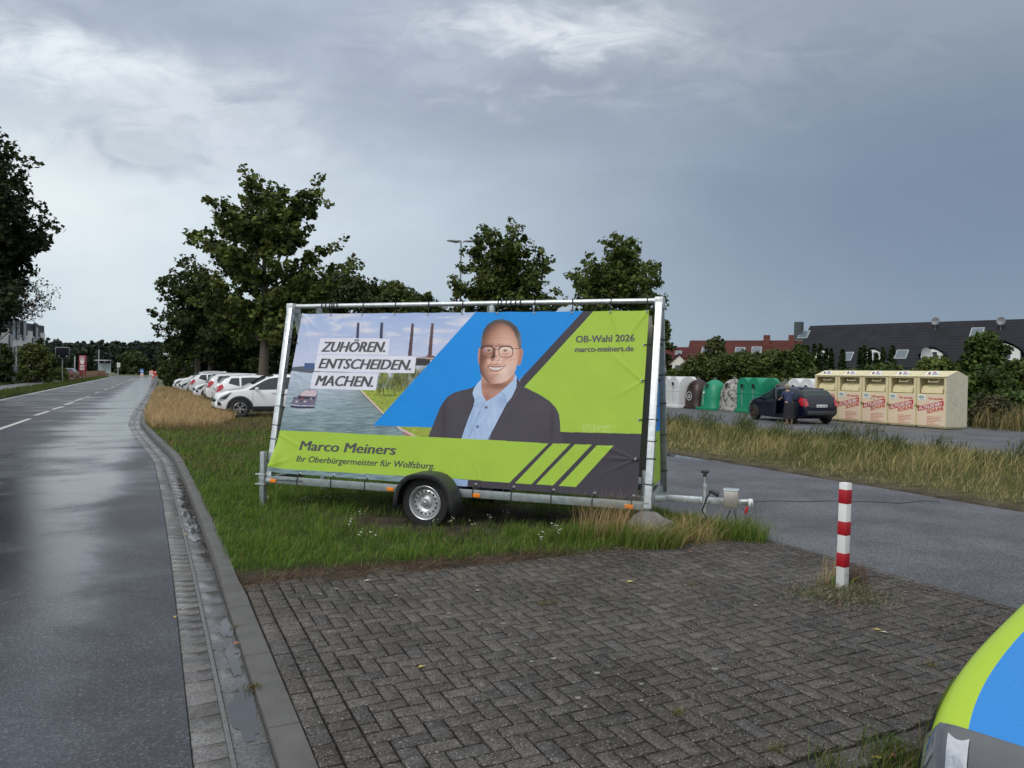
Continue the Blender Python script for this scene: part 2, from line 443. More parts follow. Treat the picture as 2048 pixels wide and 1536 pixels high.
for i in range(len(ss) - 1): F.append((2 * i, 2 * i + 1, 2 * i + 3, 2 * i + 2))
n = len(V); V += [(-70, 152, 0), (25, 152, 0), (25, 163, 0), (-70, 163, 0)]; F.append((n, n + 1, n + 2, n + 3))
mb.add(V, F); road = mb.build('road', m_road, smooth=0); setting(road)
tag(road, 'dark wet asphalt road curving away on the left', 'road', kind='structure')

# ---- painted lines
m_line = pm('road_paint', (.50, .50, .47), .5, 0, .2, 9, .15, 80, dirt=((.16, .16, .16), .58, .72, 7))
mb = MB()
for s0 in np.arange(-12, 150, 4):
    mb.add([(-7.0, s0, 0), (-6.86, s0, 0), (-6.86, s0 + 4, 0), (-7.0, s0 + 4, 0)], [(0, 1, 2, 3)])
dash = [((0, 855.7), (60, 837.4)), ((69.6, 831), (97.7, 822.7)), ((105, 819), (127, 813)), ((129.4, 809.8), (147.7, 804)), ((150, 801.5), (166, 797)), ((168, 796), (179.4, 792)), ((190.4, 786), (200, 784)), ((209, 779.5), (215.5, 777.6)), ((222, 774.6), (229, 772.7)), ((233, 770.5), (238, 769)), ((242, 767.3), (246, 766)), ((248.5, 764.9), (252, 763.7)), ((255, 761.6), (270, 757.4))]
ends = []
for p, q_ in dash:
    a, b = G(*p), G(*q_); ends.append((toAS(a.x, a.y), toAS(b.x, b.y)))
a0, s0 = ends[0][0]; ends[0] = ((a0 + .02, s0 - 2.5), ends[0][1])
for (a0, s0), (a1, s1) in ends:
    mb.add([(a0 - .07, s0, 0), (a0 + .07, s0, 0), (a1 + .07, s1, 0), (a1 - .07, s1, 0)], [(0, 1, 2, 3)])
o = mb.build('road_marking', m_line, smooth=0); setting(o); o.location.z = .004
tag(o, 'white dashed centre line and white edge line painted on the wet road', 'road marking', kind='structure')
# manhole cover in the far lane
p = G(52, 805.5)
t = thing('manhole_cover', 'dark round manhole cover in the far lane of the road', 'manhole cover', p)
mb = MB(); mb.lathe([(0, .012), (.30, .012), (.31, .004)], 28); mb.build('lid', pm('cast_iron', (.02, .02, .022), .5, .3, .3, 20, .5, 30), t)
mb = MB(); mb.lathe([(.315, .005), (.33, .012), (.41, .012), (.42, .002)], 28); mb.build('frame', conc, t)

# ---- gutter: paver row, mortar joint, smooth channel slabs
V = []; F = []; C = []
def brick(V, F, C, quad, z0, z1, inset, col):
    """quad: 4 (x,y) ccw; chamfered stone"""
    o = len(V); c = np.mean(quad, axis=0)
    for z, k in ((z0, 0), (z1 - inset * .8, 0), (z1, inset)):
        for p in quad:
            d = c - p; d = d / max(1e-6, np.linalg.norm(d)); V.append((p[0] + d[0] * k * 1.4, p[1] + d[1] * k * 1.4, z)); C.append(col * (.24 if z == z0 else (.55 if k == 0 else 1.0)))  # sides and foot coloured darker than the top, deepening the joints
    for r in (0, 4):
        for k in range(4): F.append((o + r + k, o + r + (k + 1) % 4, o + r + 4 + (k + 1) % 4, o + r + 4 + k))
    F.append((o + 8, o + 9, o + 10, o + 11))
s = -3.0
while s < 70:
    L = .155; a, b = float(Aof(s)), float(Aof(s + L)); j = .0035
    k = .8 + .4 * random.random()
    col = np.array((.112, .107, .101)) * k * np.array((1, .97 + .06 * random.random(), .94 + .1 * random.random()))
    z = .004 + random.uniform(-.0015, .0015)
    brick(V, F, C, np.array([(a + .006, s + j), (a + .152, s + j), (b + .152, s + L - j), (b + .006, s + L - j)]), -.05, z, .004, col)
    s += L
s = -3.0
while s < 70:
    L = .33; a, b = float(Aof(s)), float(Aof(s + L)); j = .0025; k = .9 + .2 * random.random()
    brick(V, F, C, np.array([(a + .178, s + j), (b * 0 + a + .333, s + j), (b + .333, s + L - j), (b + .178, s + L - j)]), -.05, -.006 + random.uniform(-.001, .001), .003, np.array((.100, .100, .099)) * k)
    s += L
m_gut = bpy.data.materials.new('wet_concrete_stone'); m_gut.use_nodes = True; t_ = m_gut.node_tree; t_.nodes.clear(); q = NT(t_)
oo = q.n('ShaderNodeOutputMaterial'); bb = q.n('ShaderNodeBsdfPrincipled'); q.l(bb.outputs[0], oo.inputs[0])
vv = q.n('ShaderNodeTexCoord').outputs['Object']; at = q.n('ShaderNodeAttribute', attribute_name='Col')
sp = q.n('ShaderNodeTexVoronoi'); sp.inputs['Scale'].default_value = 130; q.l(vv, sp.inputs['Vector'])
sc_ = q.n('ShaderNodeSeparateColor'); q.l(sp.outputs['Color'], sc_.inputs[0])
f = q.m('MULTIPLY', q.mr(sc_.outputs[0], 0, 1, .65, 1.35), q.mr(q.noise(vv, 2.2, 5, .6), .3, .7, .72, 1.2))
q.l(q.mix(1.0, at.outputs['Color'], q.comb(f, f, f), 'MULTIPLY'), bb.inputs['Base Color'])
q.l(q.mr(q.noise(vv, 1.3, 5, .65, .6), .38, .62, .55, .16), bb.inputs['Roughness'])
bn = q.n('ShaderNodeBump'); bn.inputs['Strength'].default_value = .35; bn.inputs['Distance'].default_value = .004
q.l(q.noise(vv, 110, 3), bn.inputs['Height']); q.l(bn.outputs[0], bb.inputs['Normal'])
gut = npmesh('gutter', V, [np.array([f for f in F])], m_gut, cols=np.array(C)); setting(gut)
tag(gut, 'gutter of square stones and smooth wet slabs along the road edge', 'gutter', kind='structure')
strip('gutter_bed', lambda s: float(Aof(s)) - .004, lambda s: float(Aof(s)) + .345, ss, -.0125, pm('mortar', (.05, .048, .045), .55, 0, .2, 20, .4, 120), 'pale mortar bed showing in the gutter joints', 'gutter')
# mortar fillet between both rows
strip('gutter_joint', lambda s: float(Aof(s)) + .153, lambda s: float(Aof(s)) + .176, list(np.linspace(-3, 70, 160)), .0015, pm('mortar_pale', (.135, .135, .132), .3, 0, .25, 30, .5, 90, rvar=.15), 'rough pale mortar line between the two gutter rows', 'gutter')

# ---- puddles (water lying in the gutter and on the drive)
m_wat = pm('puddle_water', (.062, .064, .066), .03, 0, .15, spec=.5)
def puddle(cs, z, label):
    V = []; F = []
    for (a, s, ra, rs, sd_) in cs:
        r_ = random.Random(sd_); n = 40; o = len(V); ph = [r_.uniform(0, 6.28) for _ in range(6)]
        V.append((a, s, z))
        for k in range(n):
            t = 2 * math.pi * k / n; w = 1 + .16 * math.sin(2 * t + ph[0]) + .13 * math.sin(3 * t + ph[1]) + .1 * math.sin(5 * t + ph[2]) + .07 * math.sin(9 * t + ph[3])
            V.append((a + ra * w * math.cos(t), s + rs * w * math.sin(t), z))
        F += [(o, o + 1 + k, o + 1 + (k + 1) % n) for k in range(n)]
    mb = MB(); mb.add(V, F); o = mb.build('puddle', m_wat, smooth=0); setting(o)
    tag(o, label, 'puddle', kind='structure'); return o
puddle([(.425, 3.95, .058, .34, 1), (.445, 4.75, .04, .28, 2), (.45, 5.3, .035, .22, 3), (.41, 3.25, .045, .15, 8)], -.0025, 'thin puddle standing in the gutter beside the paving')
puddle([(.40 - .02, 8.4 + i * .62, .05, .30, 10 + i) for i in range(5)], -.0025, 'broken line of shallow puddles in the gutter beside the lawn')
puddle([(10.3, 13.6, .22, 1.9, 21), (10.55, 11.2, .14, 1.0, 22)], .007, 'shallow puddle along the edge of the drive by the grass verge')

# ---- kerb stones
m_kerb = pm('kerb_concrete', (.088, .085, .080), .6, 0, .25, 4, .35, 90, rvar=.12, dirt=((.045, .044, .034), .52, .75, 3))
mb = MB()
def kerb_h(s): return float(np.interp(s, [-10, 5.7, 6.9, 60], [.012, .014, .085, .095]))
def kerb_w(s): return float(np.interp(s, [-10, 5.9, 6.4, 200], [.155, .155, .125, .125]))
s = -3.3
while s < 112:
    L = 1.0 if s < 40 else 2.0; N = 5; V = []; F = []
    for i in range(N + 1):
        t = s + .003 + (L - .006) * i / N; h = kerb_h(t); b = float(Bof(t)) + .002; w = kerb_w(t)
        r = min(.02, h * .4)
        prof = [(b - .0, -.06), (b + .006, h - r), (b + .006 + r * .3, h - r * .3), (b + .006 + r, h), (b + w, h), (b + w, -.06)]
        V += [(a, t, z) for a, z in prof]
    for i in range(N):
        for k in range(5): F.append((i * 6 + k, i * 6 + k + 1, i * 6 + 7 + k, i * 6 + 6 + k))
    F += [(0, 1, 2, 3, 4, 5), tuple(N * 6 + k for k in range(5, -1, -1))]
    mb.add(V, F); s += L
kerb = mb.build('kerb', m_kerb, smooth=30); setting(kerb)
tag(kerb, 'grey concrete kerb curving between road gutter and lawn', 'kerb', kind='structure')

# ---- block paving, herringbone
V = []; F = []; C = []
OA, OB = 1.4956, -3.2424
A0, A1, S0, S1 = .905, 5.78, 2.42, 6.35
def pave_col():
    k = .80 + .36 * random.random(); w = random.random()
    c = np.array((.080, .073, .066)) if w < .7 else (np.array((.083, .072, .064)) if w < .9 else np.array((.072, .069, .066)))
    return c * k
def stone(a0, a1, s0, s1, j=.0046):
    a0, a1 = max(a0, A0), min(a1, A1); s0, s1 = max(s0, S0), min(s1, S1)
    if a1 - a0 < .03 or s1 - s0 < .03: return
    e = lambda: random.uniform(-.0012, .0012)
    c = (a0 + a1) / 2; d = (s0 + s1) / 2
    sunk = .006 * (fbm(np.array([c]), np.array([d]), .8, 2, 3)[0] - .5)
    quad = np.array([(a0 + j + e(), s0 + j + e()), (a1 - j + e(), s0 + j + e()), (a1 - j + e(), s1 - j + e()), (a0 + j + e(), s1 - j + e())])
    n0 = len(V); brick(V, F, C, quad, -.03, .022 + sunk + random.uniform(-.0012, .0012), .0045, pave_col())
    tx, ty = random.uniform(-.008, .008), random.uniform(-.008, .008)
    for i in range(n0 + 4, n0 + 12):
        p = V[i]; V[i] = (p[0], p[1], p[2] + (p[0] - c) * tx + (p[1] - d) * ty)
for k in range(-30, 70):
    for j in range(-60, 40):
        d = (k - j) % 4
        if d == 0: stone(OA + k * .1, OA + k * .1 + .2, -(OB + (j + 1) * .1), -(OB + j * .1))
        elif d == 3: stone(OA + k * .1, OA + k * .1 + .1, -(OB + (j + 2) * .1), -(OB + j * .1))
_A0, _A1 = A0, A1; A0, A1 = 0, 9
s = S0
while s < S1: stone(.655, .762, s, s + .2); s += .2
s = S0
while s < S1: stone(.764, .903, s, s + .1); s += .1
s = S0
while s < S1 + 3: S1 += 0; stone(5.785, 5.885, s, s + .2); s += .2
S0_ = S0; S0 = 2.0
a = .7
while a < 6.2: stone(a, a + .5, 2.27, 2.41); a += .5
m_pave = bpy.data.materials.new('paving_stone'); m_pave.use_nodes = True; t_ = m_pave.node_tree; t_.nodes.clear(); q = NT(t_)
oo = q.n('ShaderNodeOutputMaterial'); bb = q.n('ShaderNodeBsdfPrincipled'); q.l(bb.outputs[0], oo.inputs[0])
vv = q.n('ShaderNodeTexCoord').outputs['Object']; at = q.n('ShaderNodeAttribute', attribute_name='Col')
sp = q.n('ShaderNodeTexVoronoi'); sp.inputs['Scale'].default_value = 160; q.l(vv, sp.inputs['Vector'])
sc_ = q.n('ShaderNodeSeparateColor'); q.l(sp.outputs['Color'], sc_.inputs[0])
f = q.m('MULTIPLY', q.mr(sc_.outputs[0], 0, 1, .55, 1.45), q.mr(q.noise(vv, 1.1, 6, .62), .3, .7, .78, 1.22))
f = q.m('MULTIPLY', f, q.mr(q.noise(vv, 14, 4, .6), .3, .7, .8, 1.2))
cc = q.mix(1.0, at.outputs['Color'], q.comb(f, f, f), 'MULTIPLY')
cc = q.mix(q.m('MULTIPLY', q.mr(sc_.outputs[1], .955, .97), .7), cc, (.30, .29, .26))
cc = q.mix(q.m('MULTIPLY', q.mr(q.noise(vv, 3.1, 6, .7, .5), .55, .78), .55), cc, (.075, .078, .055))
q.l(cc, bb.inputs['Base Color']); q.l(q.mr(q.noise(vv, 1.7, 4), .3, .7, .55, .8), bb.inputs['Roughness']); bb.inputs['Specular IOR Level'].default_value = .14
bn = q.n('ShaderNodeBump'); bn.inputs['Strength'].default_value = .5; bn.inputs['Distance'].default_value = .005
q.l(q.m('ADD', q.noise(vv, 160, 3), sp.outputs['Distance']), bn.inputs['Height']); q.l(bn.outputs[0], bb.inputs['Normal'])
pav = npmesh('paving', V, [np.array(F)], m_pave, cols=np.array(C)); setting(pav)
tag(pav, 'dark grey block paving laid in a herringbone pattern', 'paving', kind='structure')
strip('paving_bed', lambda s: .645, lambda s: 5.89, [2.2, 4, 6.4], .002, pm('joint_sand', (.012, .011, .009), .9, 0, .4, 30, .5, 60), 'dark earth and sand filling the paving joints', 'paving')
# old gum spots on the paving
mb = MB(); r_ = random.Random(5)
for px, py in [(640, 1190), (672, 1179), (792, 1192), (868, 1179), (953, 1173), (956, 1182), (897, 1229), (1006, 1249), (1034, 1291), (1063, 1325), (1108, 1319), (1194, 1348), (1156, 1398), (1170, 1416), (1283, 1370), (1511, 1212), (1283, 1403), (1282, 1171), (1396, 1118), (1493, 1107), (1430, 1340), (1810, 1185), (1100, 1247), (1076, 1178), (1690, 1425)]:
    p = G(px, py, .02); a, s = toAS(p.x, p.y); r = r_.uniform(.011, .02); n = 12; ph = r_.uniform(0, 6)
    V = [(a + r * (1 + .2 * math.sin(2 * t + ph)) * math.cos(t), s + r * (1 + .25 * math.sin(3 * t + ph)) * math.sin(t), .0275) for t in np.linspace(0, 2 * math.pi, n, endpoint=False)]
    mb.add(V, [tuple(range(n))])
o = mb.build('gum_spots', pm('old_gum', (.20, .195, .18), .7, 0, .25, 60), smooth=0); setting(o)
tag(o, 'pale flattened chewing gum spots scattered over the block paving', 'gum spots', kind='stuff')

# ---- drive and recycling lot
m_drive = asphalt('dry_asphalt', (.105, .108, .116), .62)
strip('drive', lambda s: 5.889, lambda s: 10.5, list(np.linspace(-6, 60, 30)), .004, m_drive, 'grey asphalt driveway behind the red and white bollard', 'driveway')
strip('parking_lot', lambda s: 17.2, lambda s: 27.3, list(np.linspace(-4, 75, 30)), .004, m_drive, 'asphalt yard in front of the recycling containers', 'car park')
mb = MB(); pts = [G(x, y, .009) for x, y in [(1500, 1003), (1560, 1001), (1600, 1003), (1665, 1001), (1740, 1003), (1800, 1006), (1850, 1001), (1880, 1003)]]
for i in range(len(pts) - 1):
    p, q_ = pts[i], pts[i + 1]; w = Vector((0, .022, 0)); mb.add([p - w, q_ - w, q_ + w, p + w], [(0, 1, 2, 3)])
o = mb.build('tar_seam', pm('tar', (.03, .03, .032), .5), smooth=0); tag(o, 'thin dark repaired crack running across the driveway', 'crack', kind='structure')
m_path = asphalt('path_asphalt', (.15, .15, .155), .55)
strip('cycle_path', lambda s: -11.9, lambda s: -9.5, list(np.linspace(-12, 150, 30)), .004, m_path, 'narrow grey footpath running beside the road on the left', 'path')

# ---- lawn sheets (soil and sward under the blades)
def soil_z(a, s):
    return .022 + .055 * np.exp(-np.maximum(a - (Bof(s) + .12), 0) / .9) * np.clip((s - 6.2) / 1.0, 0, 1) + .012 * (fbm(a, s, 1.3, 3, 11) - .5)
m_lawn = bpy.data.materials.new('lawn_soil'); m_lawn.use_nodes = True; t_ = m_lawn.node_tree; t_.nodes.clear(); q = NT(t_)
oo = q.n('ShaderNodeOutputMaterial'); bb = q.n('ShaderNodeBsdfPrincipled'); q.l(bb.outputs[0], oo.inputs[0])
vv = q.n('ShaderNodeTexCoord').outputs['Object']; at = q.n('ShaderNodeAttribute', attribute_name='Col')
f = q.m('MULTIPLY', q.mr(q.noise(vv, 3, 6, .7), .3, .7, .6, 1.4), q.mr(q.noise(vv, 60, 4, .7), .3, .7, .5, 1.5))
q.l(q.mix(1.0, at.outputs['Color'], q.comb(f, f, f), 'MULTIPLY'), bb.inputs['Base Color']); bb.inputs['Roughness'].default_value = .9; bb.inputs['Specular IOR Level'].default_value = .1
bn = q.n('ShaderNodeBump'); bn.inputs['Strength'].default_value = .8; bn.inputs['Distance'].default_value = .03
q.l(q.noise(vv, 45, 5, .7), bn.inputs['Height']); q.l(bn.outputs[0], bb.inputs['Normal'])
TR0 = Vector((1.64, 8.34, 0)); TRZ = -R(18.7)
def trailer_xy(x, y):
    c, s_ = math.cos(-TRZ), math.sin(-TRZ); X, Y = x - TR0.x, y - TR0.y
    return X * c - Y * s_, X * s_ + Y * c
def dirt(a, s):
    """1 where the ground is bare"""
    x, y = a * CA - s * SA, a * SA + s * CA; tx, ty = trailer_xy(x, y)
    nz = fbm(x, y, 1.1, 4, 2)
    d1 = np.exp(-((tx + 1.9) / 1.9) ** 2 - ((ty + .05) / .75) ** 2) * 1.5
    d1 = np.maximum(d1, np.exp(-((tx + 2.55) / 1.15) ** 2 - ((ty + .95) / .48) ** 2) * 1.5)
    d2 = np.clip((6.50 + .22 * (fbm(a, s * 0, 1.5, 3, 4) - .5) + .25 * np.clip((2.6 - a) / 2, 0, 1) - s) / .22, 0, 1) * np.clip((3.9 - a) / .7, 0, 1)
    d3 = np.exp(-((a - 3.2) / 2.5) ** 2 - ((s - 30) / 5.0) ** 2) * .9 * (nz > .45)
    return np.clip(np.maximum(np.maximum(d1 * (.45 + nz), d2), d3), 0, 1)
def sheet(name, a0f, a1f, s0, s1, na, ns, colf, label, zf=soil_z, sp=1.0):
    t = np.linspace(0, 1, na); ss_ = s0 + (s1 - s0) * np.linspace(0, 1, ns) ** sp
    A = np.array([a0f(s) + (a1f(s) - a0f(s)) * t for s in ss_]); S = np.repeat(ss_[:, None], na, 1)
    Z = zf(A, S); i = np.arange((ns) * na).reshape(ns, na)
    Fq = np.stack([i[:-1, :-1], i[:-1, 1:], i[1:, 1:], i[1:, :-1]], -1).reshape(-1, 4)
    # skirt
    per = np.concatenate([i[0, :], i[1:, -1], i[-1, -2::-1], i[-2:0:-1, 0]])
    P = np.stack([A.ravel(), S.ravel(), Z.ravel()], 1); n0 = len(P); sk = P[per].copy(); sk[:, 2] = -.08
    k = np.arange(len(per)); k2 = (k + 1) % len(per)
    Fs = np.stack([per[k], n0 + k, n0 + k2, per[k2]], -1)
    Cc = colf(A.ravel(), S.ravel()); Cc = np.vstack([Cc, Cc[per]])
    o = npmesh(name, np.vstack([P, sk]), [Fq, Fs], m_lawn, cols=Cc, smooth=True); setting(o)
    return tag(o, label, 'lawn', kind='structure')
def lawn_col(a, s):
    d = dirt(a, s)[:, None]; nz = fbm(a, s, .5, 4, 8)[:, None]
    far = np.clip((s - 16) / 12, 0, 1)[:, None]
    gcol = np.array((.045, .065, .018)) * (.7 + .6 * nz); fcol = np.array((.085, .080, .035)) * (.7 + .6 * nz)
    base = gcol * (1 - far) + fcol * far
    soil = np.array((.060, .046, .036)) * (.7 + .6 * fbm(a, s, 4, 3, 9)[:, None])
    return base * (1 - d) + soil * d
sheet('lawn', lambda s: float(Bof(s)) + .118, lambda s: 5.888 + (.35 * 0), 6.08, 60, 60, 160, lawn_col, 'uneven green lawn with bare brown patches round the trailer', sp=1.7)
def verge_col(a, s):
    nz = fbm(a, s, .6, 4, 18)[:, None]; e = np.clip(1 - np.minimum(a - 10.45, 17.3 - a) / .7, 0, 1)[:, None]
    return (np.array((.085, .085, .035)) * (1 - e) + np.array((.09, .075, .055)) * e) * (.7 + .6 * nz)
sheet('grass_verge', lambda s: 10.42 + .25 * float(fbm(np.array([s * 1.0]), np.array([0.0]), .9, 3, 5)[0] - .5), lambda s: 17.3, -8, 62, 26, 90, verge_col, 'unmown strip of ground between driveway and container yard',
      zf=lambda a, s: .02 + .05 * np.clip(np.minimum(a - 10.4, 17.3 - a) / 1.5, 0, 1) + .03 * (fbm(a, s, .9, 3, 12) - .5))
sheet('road_verge', lambda s: -9.5, lambda s: -7.13, -12, 150, 8, 60, lambda a, s: np.array((.05, .07, .02)) * (.7 + .6 * fbm(a, s, .5, 3, 3)[:, None]), 'green strip between road and footpath on the left',
      zf=lambda a, s: .03 + .03 * (fbm(a, s, .9, 3, 12) - .5))
sheet('planted_bed', lambda s: .6, lambda s: 6.3, .9, 2.262, 20, 8, lambda a, s: np.array((.05, .045, .03)) * (.7 + .6 * fbm(a, s, 3, 3, 3)[:, None]), 'strip of earth below the paving edge at the bottom right',
      zf=lambda a, s: .012 + .02 * (fbm(a, s, 3, 3, 12)))

# ================================================================== GRASS
def grass(name, parts, label, cat='grass'):
    """parts: list of (a, s, z, h, w, col(n,3), lean, flat)"""
    Vs = []; Q = []; T3 = []; Cs = []; off = 0
    for a, s, z, h, w, col, lean, flat in parts:
        n = len(a); x, y = a * CA - s * SA, a * SA + s * CA
        th = rng.uniform(0, 2 * math.pi, n); fx, fy = np.cos(th), np.sin(th)           # width dir
        la = rng.uniform(0, 2 * math.pi, n); lm = rng.uniform(.15, 1, n) * lean * h
        wx, wy = .25 * lean * h, -.12 * lean * h
        bx, by = np.cos(la) * lm + wx, np.sin(la) * lm + wy
        up = h * np.sqrt(np.clip(1 - (lean * .6) ** 2, .1, 1)) * (1 - flat) + .012 * flat
        P = np.zeros((n, 5, 3))
        P[:, 0] = np.stack([x - fx * w / 2, y - fy * w / 2, z], 1); P[:, 1] = np.stack([x + fx * w / 2, y + fy * w / 2, z], 1)
        mx, my, mz = x + bx * .35, y + by * .35, z + up * .58
        P[:, 2] = np.stack([mx + fx * w * .38, my + fy * w * .38, mz], 1); P[:, 3] = np.stack([mx - fx * w * .38, my - fy * w * .38, mz], 1)
        P[:, 4] = np.stack([x + bx, y + by, z + up], 1)
        i = off + np.arange(n) * 5
        Q.append(np.stack([i, i + 1, i + 2, i + 3], 1)); T3.append(np.stack([i + 3, i + 2, i + 4], 1))
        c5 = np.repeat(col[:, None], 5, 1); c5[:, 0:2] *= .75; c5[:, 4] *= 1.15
        Vs.append(P.reshape(-1, 3)); Cs.append(c5.reshape(-1, 3)); off += n * 5
    o = npmesh(name, np.vstack(Vs), [np.vstack(Q), np.vstack(T3)], BLADE, cols=np.clip(np.vstack(Cs), 0, 1))
    return tag(o, label, cat, kind='stuff')
def scatter(n, a0, a1, s0, s1, acc=None):
    a, s = rng.uniform(a0, a1, n), rng.uniform(s0, s1, n)
    if acc is not None:
        k = rng.random(n) < acc(a, s); a, s = a[k], s[k]
    return a, s
def mixcol(n, cols, w, jit=.25):
    i = rng.choice(len(cols), n, p=np.array(w) / sum(w)); c = np.array(cols)[i]
    return c * rng.uniform(1 - jit, 1 + jit, (n, 1))
GREEN = [(.105, .20, .025), (.145, .235, .035), (.075, .145, .020), (.21, .23, .055), (.30, .24, .11)]
DRY = [(.52, .37, .19), (.60, .44, .24), (.42, .30, .15), (.22, .19, .07), (.34, .21, .11)]
parts = []
# near lawn
def acc_lawn(a, s):
    k = (a > Bof(s) + .10) & (s > 6.12 + .1 * fbm(a, s, 3, 2, 4)) & (a < 5.86)
    return k * (1 - .97 * dirt(a, s)) * (.35 + .65 * (fbm(a, s, 2.2, 3, 6) > .36))
for s0, s1, dens, hh, ww in ((6.05, 8.5, 3000, .085, .0045), (8.5, 12, 1500, .10, .006), (12, 18, 520, .11, .010), (18, 30, 170, .13, .017), (30, 60, 40, .16, .035)):
    n = int(dens * (s1 - s0) * 6.6)
    a, s = scatter(n, -.9, 5.9, s0, s1, acc_lawn); n = len(a)
    nz = fbm(a, s, .8, 4, 21); h = hh * rng.uniform(.5, 1.35, n) * (.55 + .9 * nz)
    yel = np.clip((s - 13) / 16 + (nz - .50) * 1.9, 0, .85)
    c = mixcol(n, GREEN, (5, 4, 4, 1.2, .7)); d_ = mixcol(n, [(.19, .16, .06), (.13, .12, .04), (.24, .18, .09)], (3, 3, 2))
    c = np.where((rng.random(n) < yel)[:, None], d_, c)
    parts.append((a, s, soil_z(a, s) - .004, h, np.full(n, ww) * rng.uniform(.6, 1.3, n), c, .85, 0))
# dry brown thatch along the paving edge
n = 20000; a, s = scatter(n, .55, 5.8, 5.98, 6.75, lambda a, s: np.exp(-((s - 6.28) / .24) ** 2) * np.clip(1.2 - .12 * a, .3, 1) * (.25 + .75 * (fbm(a, s, 4, 3, 2) > .42)))
n = len(a); parts.append((a, s, soil_z(a, s), rng.uniform(.03, .10, n), np.full(n, .004), mixcol(n, [(.13, .085, .05), (.20, .13, .075), (.075, .05, .035), (.26, .18, .10)], (4, 3, 3, 1)), 1.1, .8))
# scattered single tussocks
for _ in range(150):
    a0, s0 = rng.uniform(.7, 5.6), rng.uniform(6.5, 13)
    if dirt(np.array([a0]), np.array([s0]))[0] > .5 and rng.random() < .7: continue
    n = 60; r_ = rng.uniform(.03, .10); a = a0 + rng.normal(0, r_, n); s = s0 + rng.normal(0, r_, n)
    k = (a > Bof(s) + .15) & (a < 5.85) & (s > 6.15); a, s = a[k], s[k]; n = len(a)
    dry = False
    parts.append((a, s, soil_z(a, s), rng.uniform(.08, .20, n), np.full(n, .0045), mixcol(n, DRY if dry else GREEN, (3, 3, 2, 2, 1) if dry else (5, 4, 3, 1, .5)), .7, 0))
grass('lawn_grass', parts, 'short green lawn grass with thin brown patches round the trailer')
# white yarrow flowers in the lawn
mb = MB(); r_ = random.Random(3)
spots = [(537, 1002), (610, 1000), (620, 1007), (652, 998), (681, 1001), (720, 1030), (700, 1051), (706, 1058), (725, 1075), (912, 1037), (946, 1052), (906, 1036), (980, 1040), (1107, 1062), (1112, 1066), (1116, 1073), (1083, 1075), (1010, 1031), (868, 1046), (746, 1080), (450, 905), (478, 912), (300, 880), (330, 878), (905, 1049), (1083, 1085)]
for px, py in spots:
    p = G(px, py + 14, .03); 
    for k in range(r_.randint(3, 6)):
        x, y = p.x + r_.gauss(0, .02), p.y + r_.gauss(0, .02); h = r_.uniform(.09, .15)
        mb.tube([(p.x, p.y, .02), (x, y, .03 + h)], .0015, 4, 1); rr = r_.uniform(.006, .012)
        mb.add([(x + rr * math.cos(t), y + rr * math.sin(t), .032 + h + r_.uniform(0, .004)) for t in np.linspace(0, 6.28, 7)[:-1]], [tuple(range(6))], 0)
o = mb.build('yarrow_flowers', [pm('white_petal', (.72, .72, .66), .7), pm('stem_green', (.08, .12, .03), .7)], smooth=0)
tag(o, 'small white yarrow flower heads dotted through the lawn', 'flowers', kind='stuff')

# tall golden grass between road and parked cars
parts = []
def acc_dry(a, s):
    nz = fbm(a, s, .5, 3, 31)
    return (a > Bof(s) + .14) * (a < 2.25 - .9 * np.clip((26 - s) / 5, 0, 1) + .8 * (nz - .5)) * (s > 21.8 + 1.6 * (nz - .5) + .9 * np.clip(a, 0, 3)) * 1.0
for s0, s1, dens, ww in ((20.5, 34, 420, .009), (34, 62, 130, .016)):
    n = int(dens * (s1 - s0) * 3.5); a, s = scatter(n, -.8, 2.7, s0, s1, acc_dry); n = len(a)
    nz = fbm(a, s, .7, 3, 33)
    parts.append((a, s, soil_z(a, s), rng.uniform(.22, .56, n) * (.55 + .7 * nz), np.full(n, ww), mixcol(n, DRY, (4, 3, 3, 1.0, 1.0), .3), .85, 0))
a, s = scatter(2500, -.3, 3.3, 21, 24.5, lambda a, s: .6 * (a > Bof(s) + .3)); n = len(a)
parts.append((a, s, soil_z(a, s), rng.uniform(.08, .28, n), np.full(n, .009), mixcol(n, [(.20, .14, .09), (.26, .18, .10), (.12, .10, .05)], (3, 2, 2)), .6, 0))
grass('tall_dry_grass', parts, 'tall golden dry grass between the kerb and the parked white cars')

# unmown verge between drive and yard
parts = []
def acc_v(a, s):
    e = np.minimum(a - 10.55, 17.3 - a); nz = fbm(a, s, .8, 3, 41)
    return (e > 0) * np.clip(e / .8 + .25, 0, 1) * (.3 + .7 * (nz > .33))
for s0, s1, dens, ww in ((-4, 13, 300, .008), (13, 30, 190, .012), (30, 60, 60, .022)):
    n = int(dens * (s1 - s0) * 7); a, s = scatter(n, 10.5, 17.4, s0, s1, acc_v); n = len(a)
    nz = fbm(a, s, .45, 3, 43); prof = np.clip((a - 10.5) / 2.2, .22, 1) * np.clip(1.15 - (a - 13.5) / 7, .6, 1)
    wt = np.clip((nz - .42) * 4, 0, 1)
    g_ = mixcol(n, [(.10, .135, .034), (.14, .155, .045), (.08, .105, .028)], (3, 2, 2)); d_ = mixcol(n, [(.46, .36, .17), (.54, .43, .22), (.34, .28, .12), (.22, .20, .075)], (3, 2, 3, 3))
    c = np.where((rng.random(n) < .30 + .5 * wt)[:, None], d_, g_)
    parts.append((a, s, np.full(n, .03), rng.uniform(.18, .50, n) * prof, np.full(n, ww), c, .8, 0))
grass('verge_grass', parts, 'unmown green and straw coloured grass between driveway and container yard')
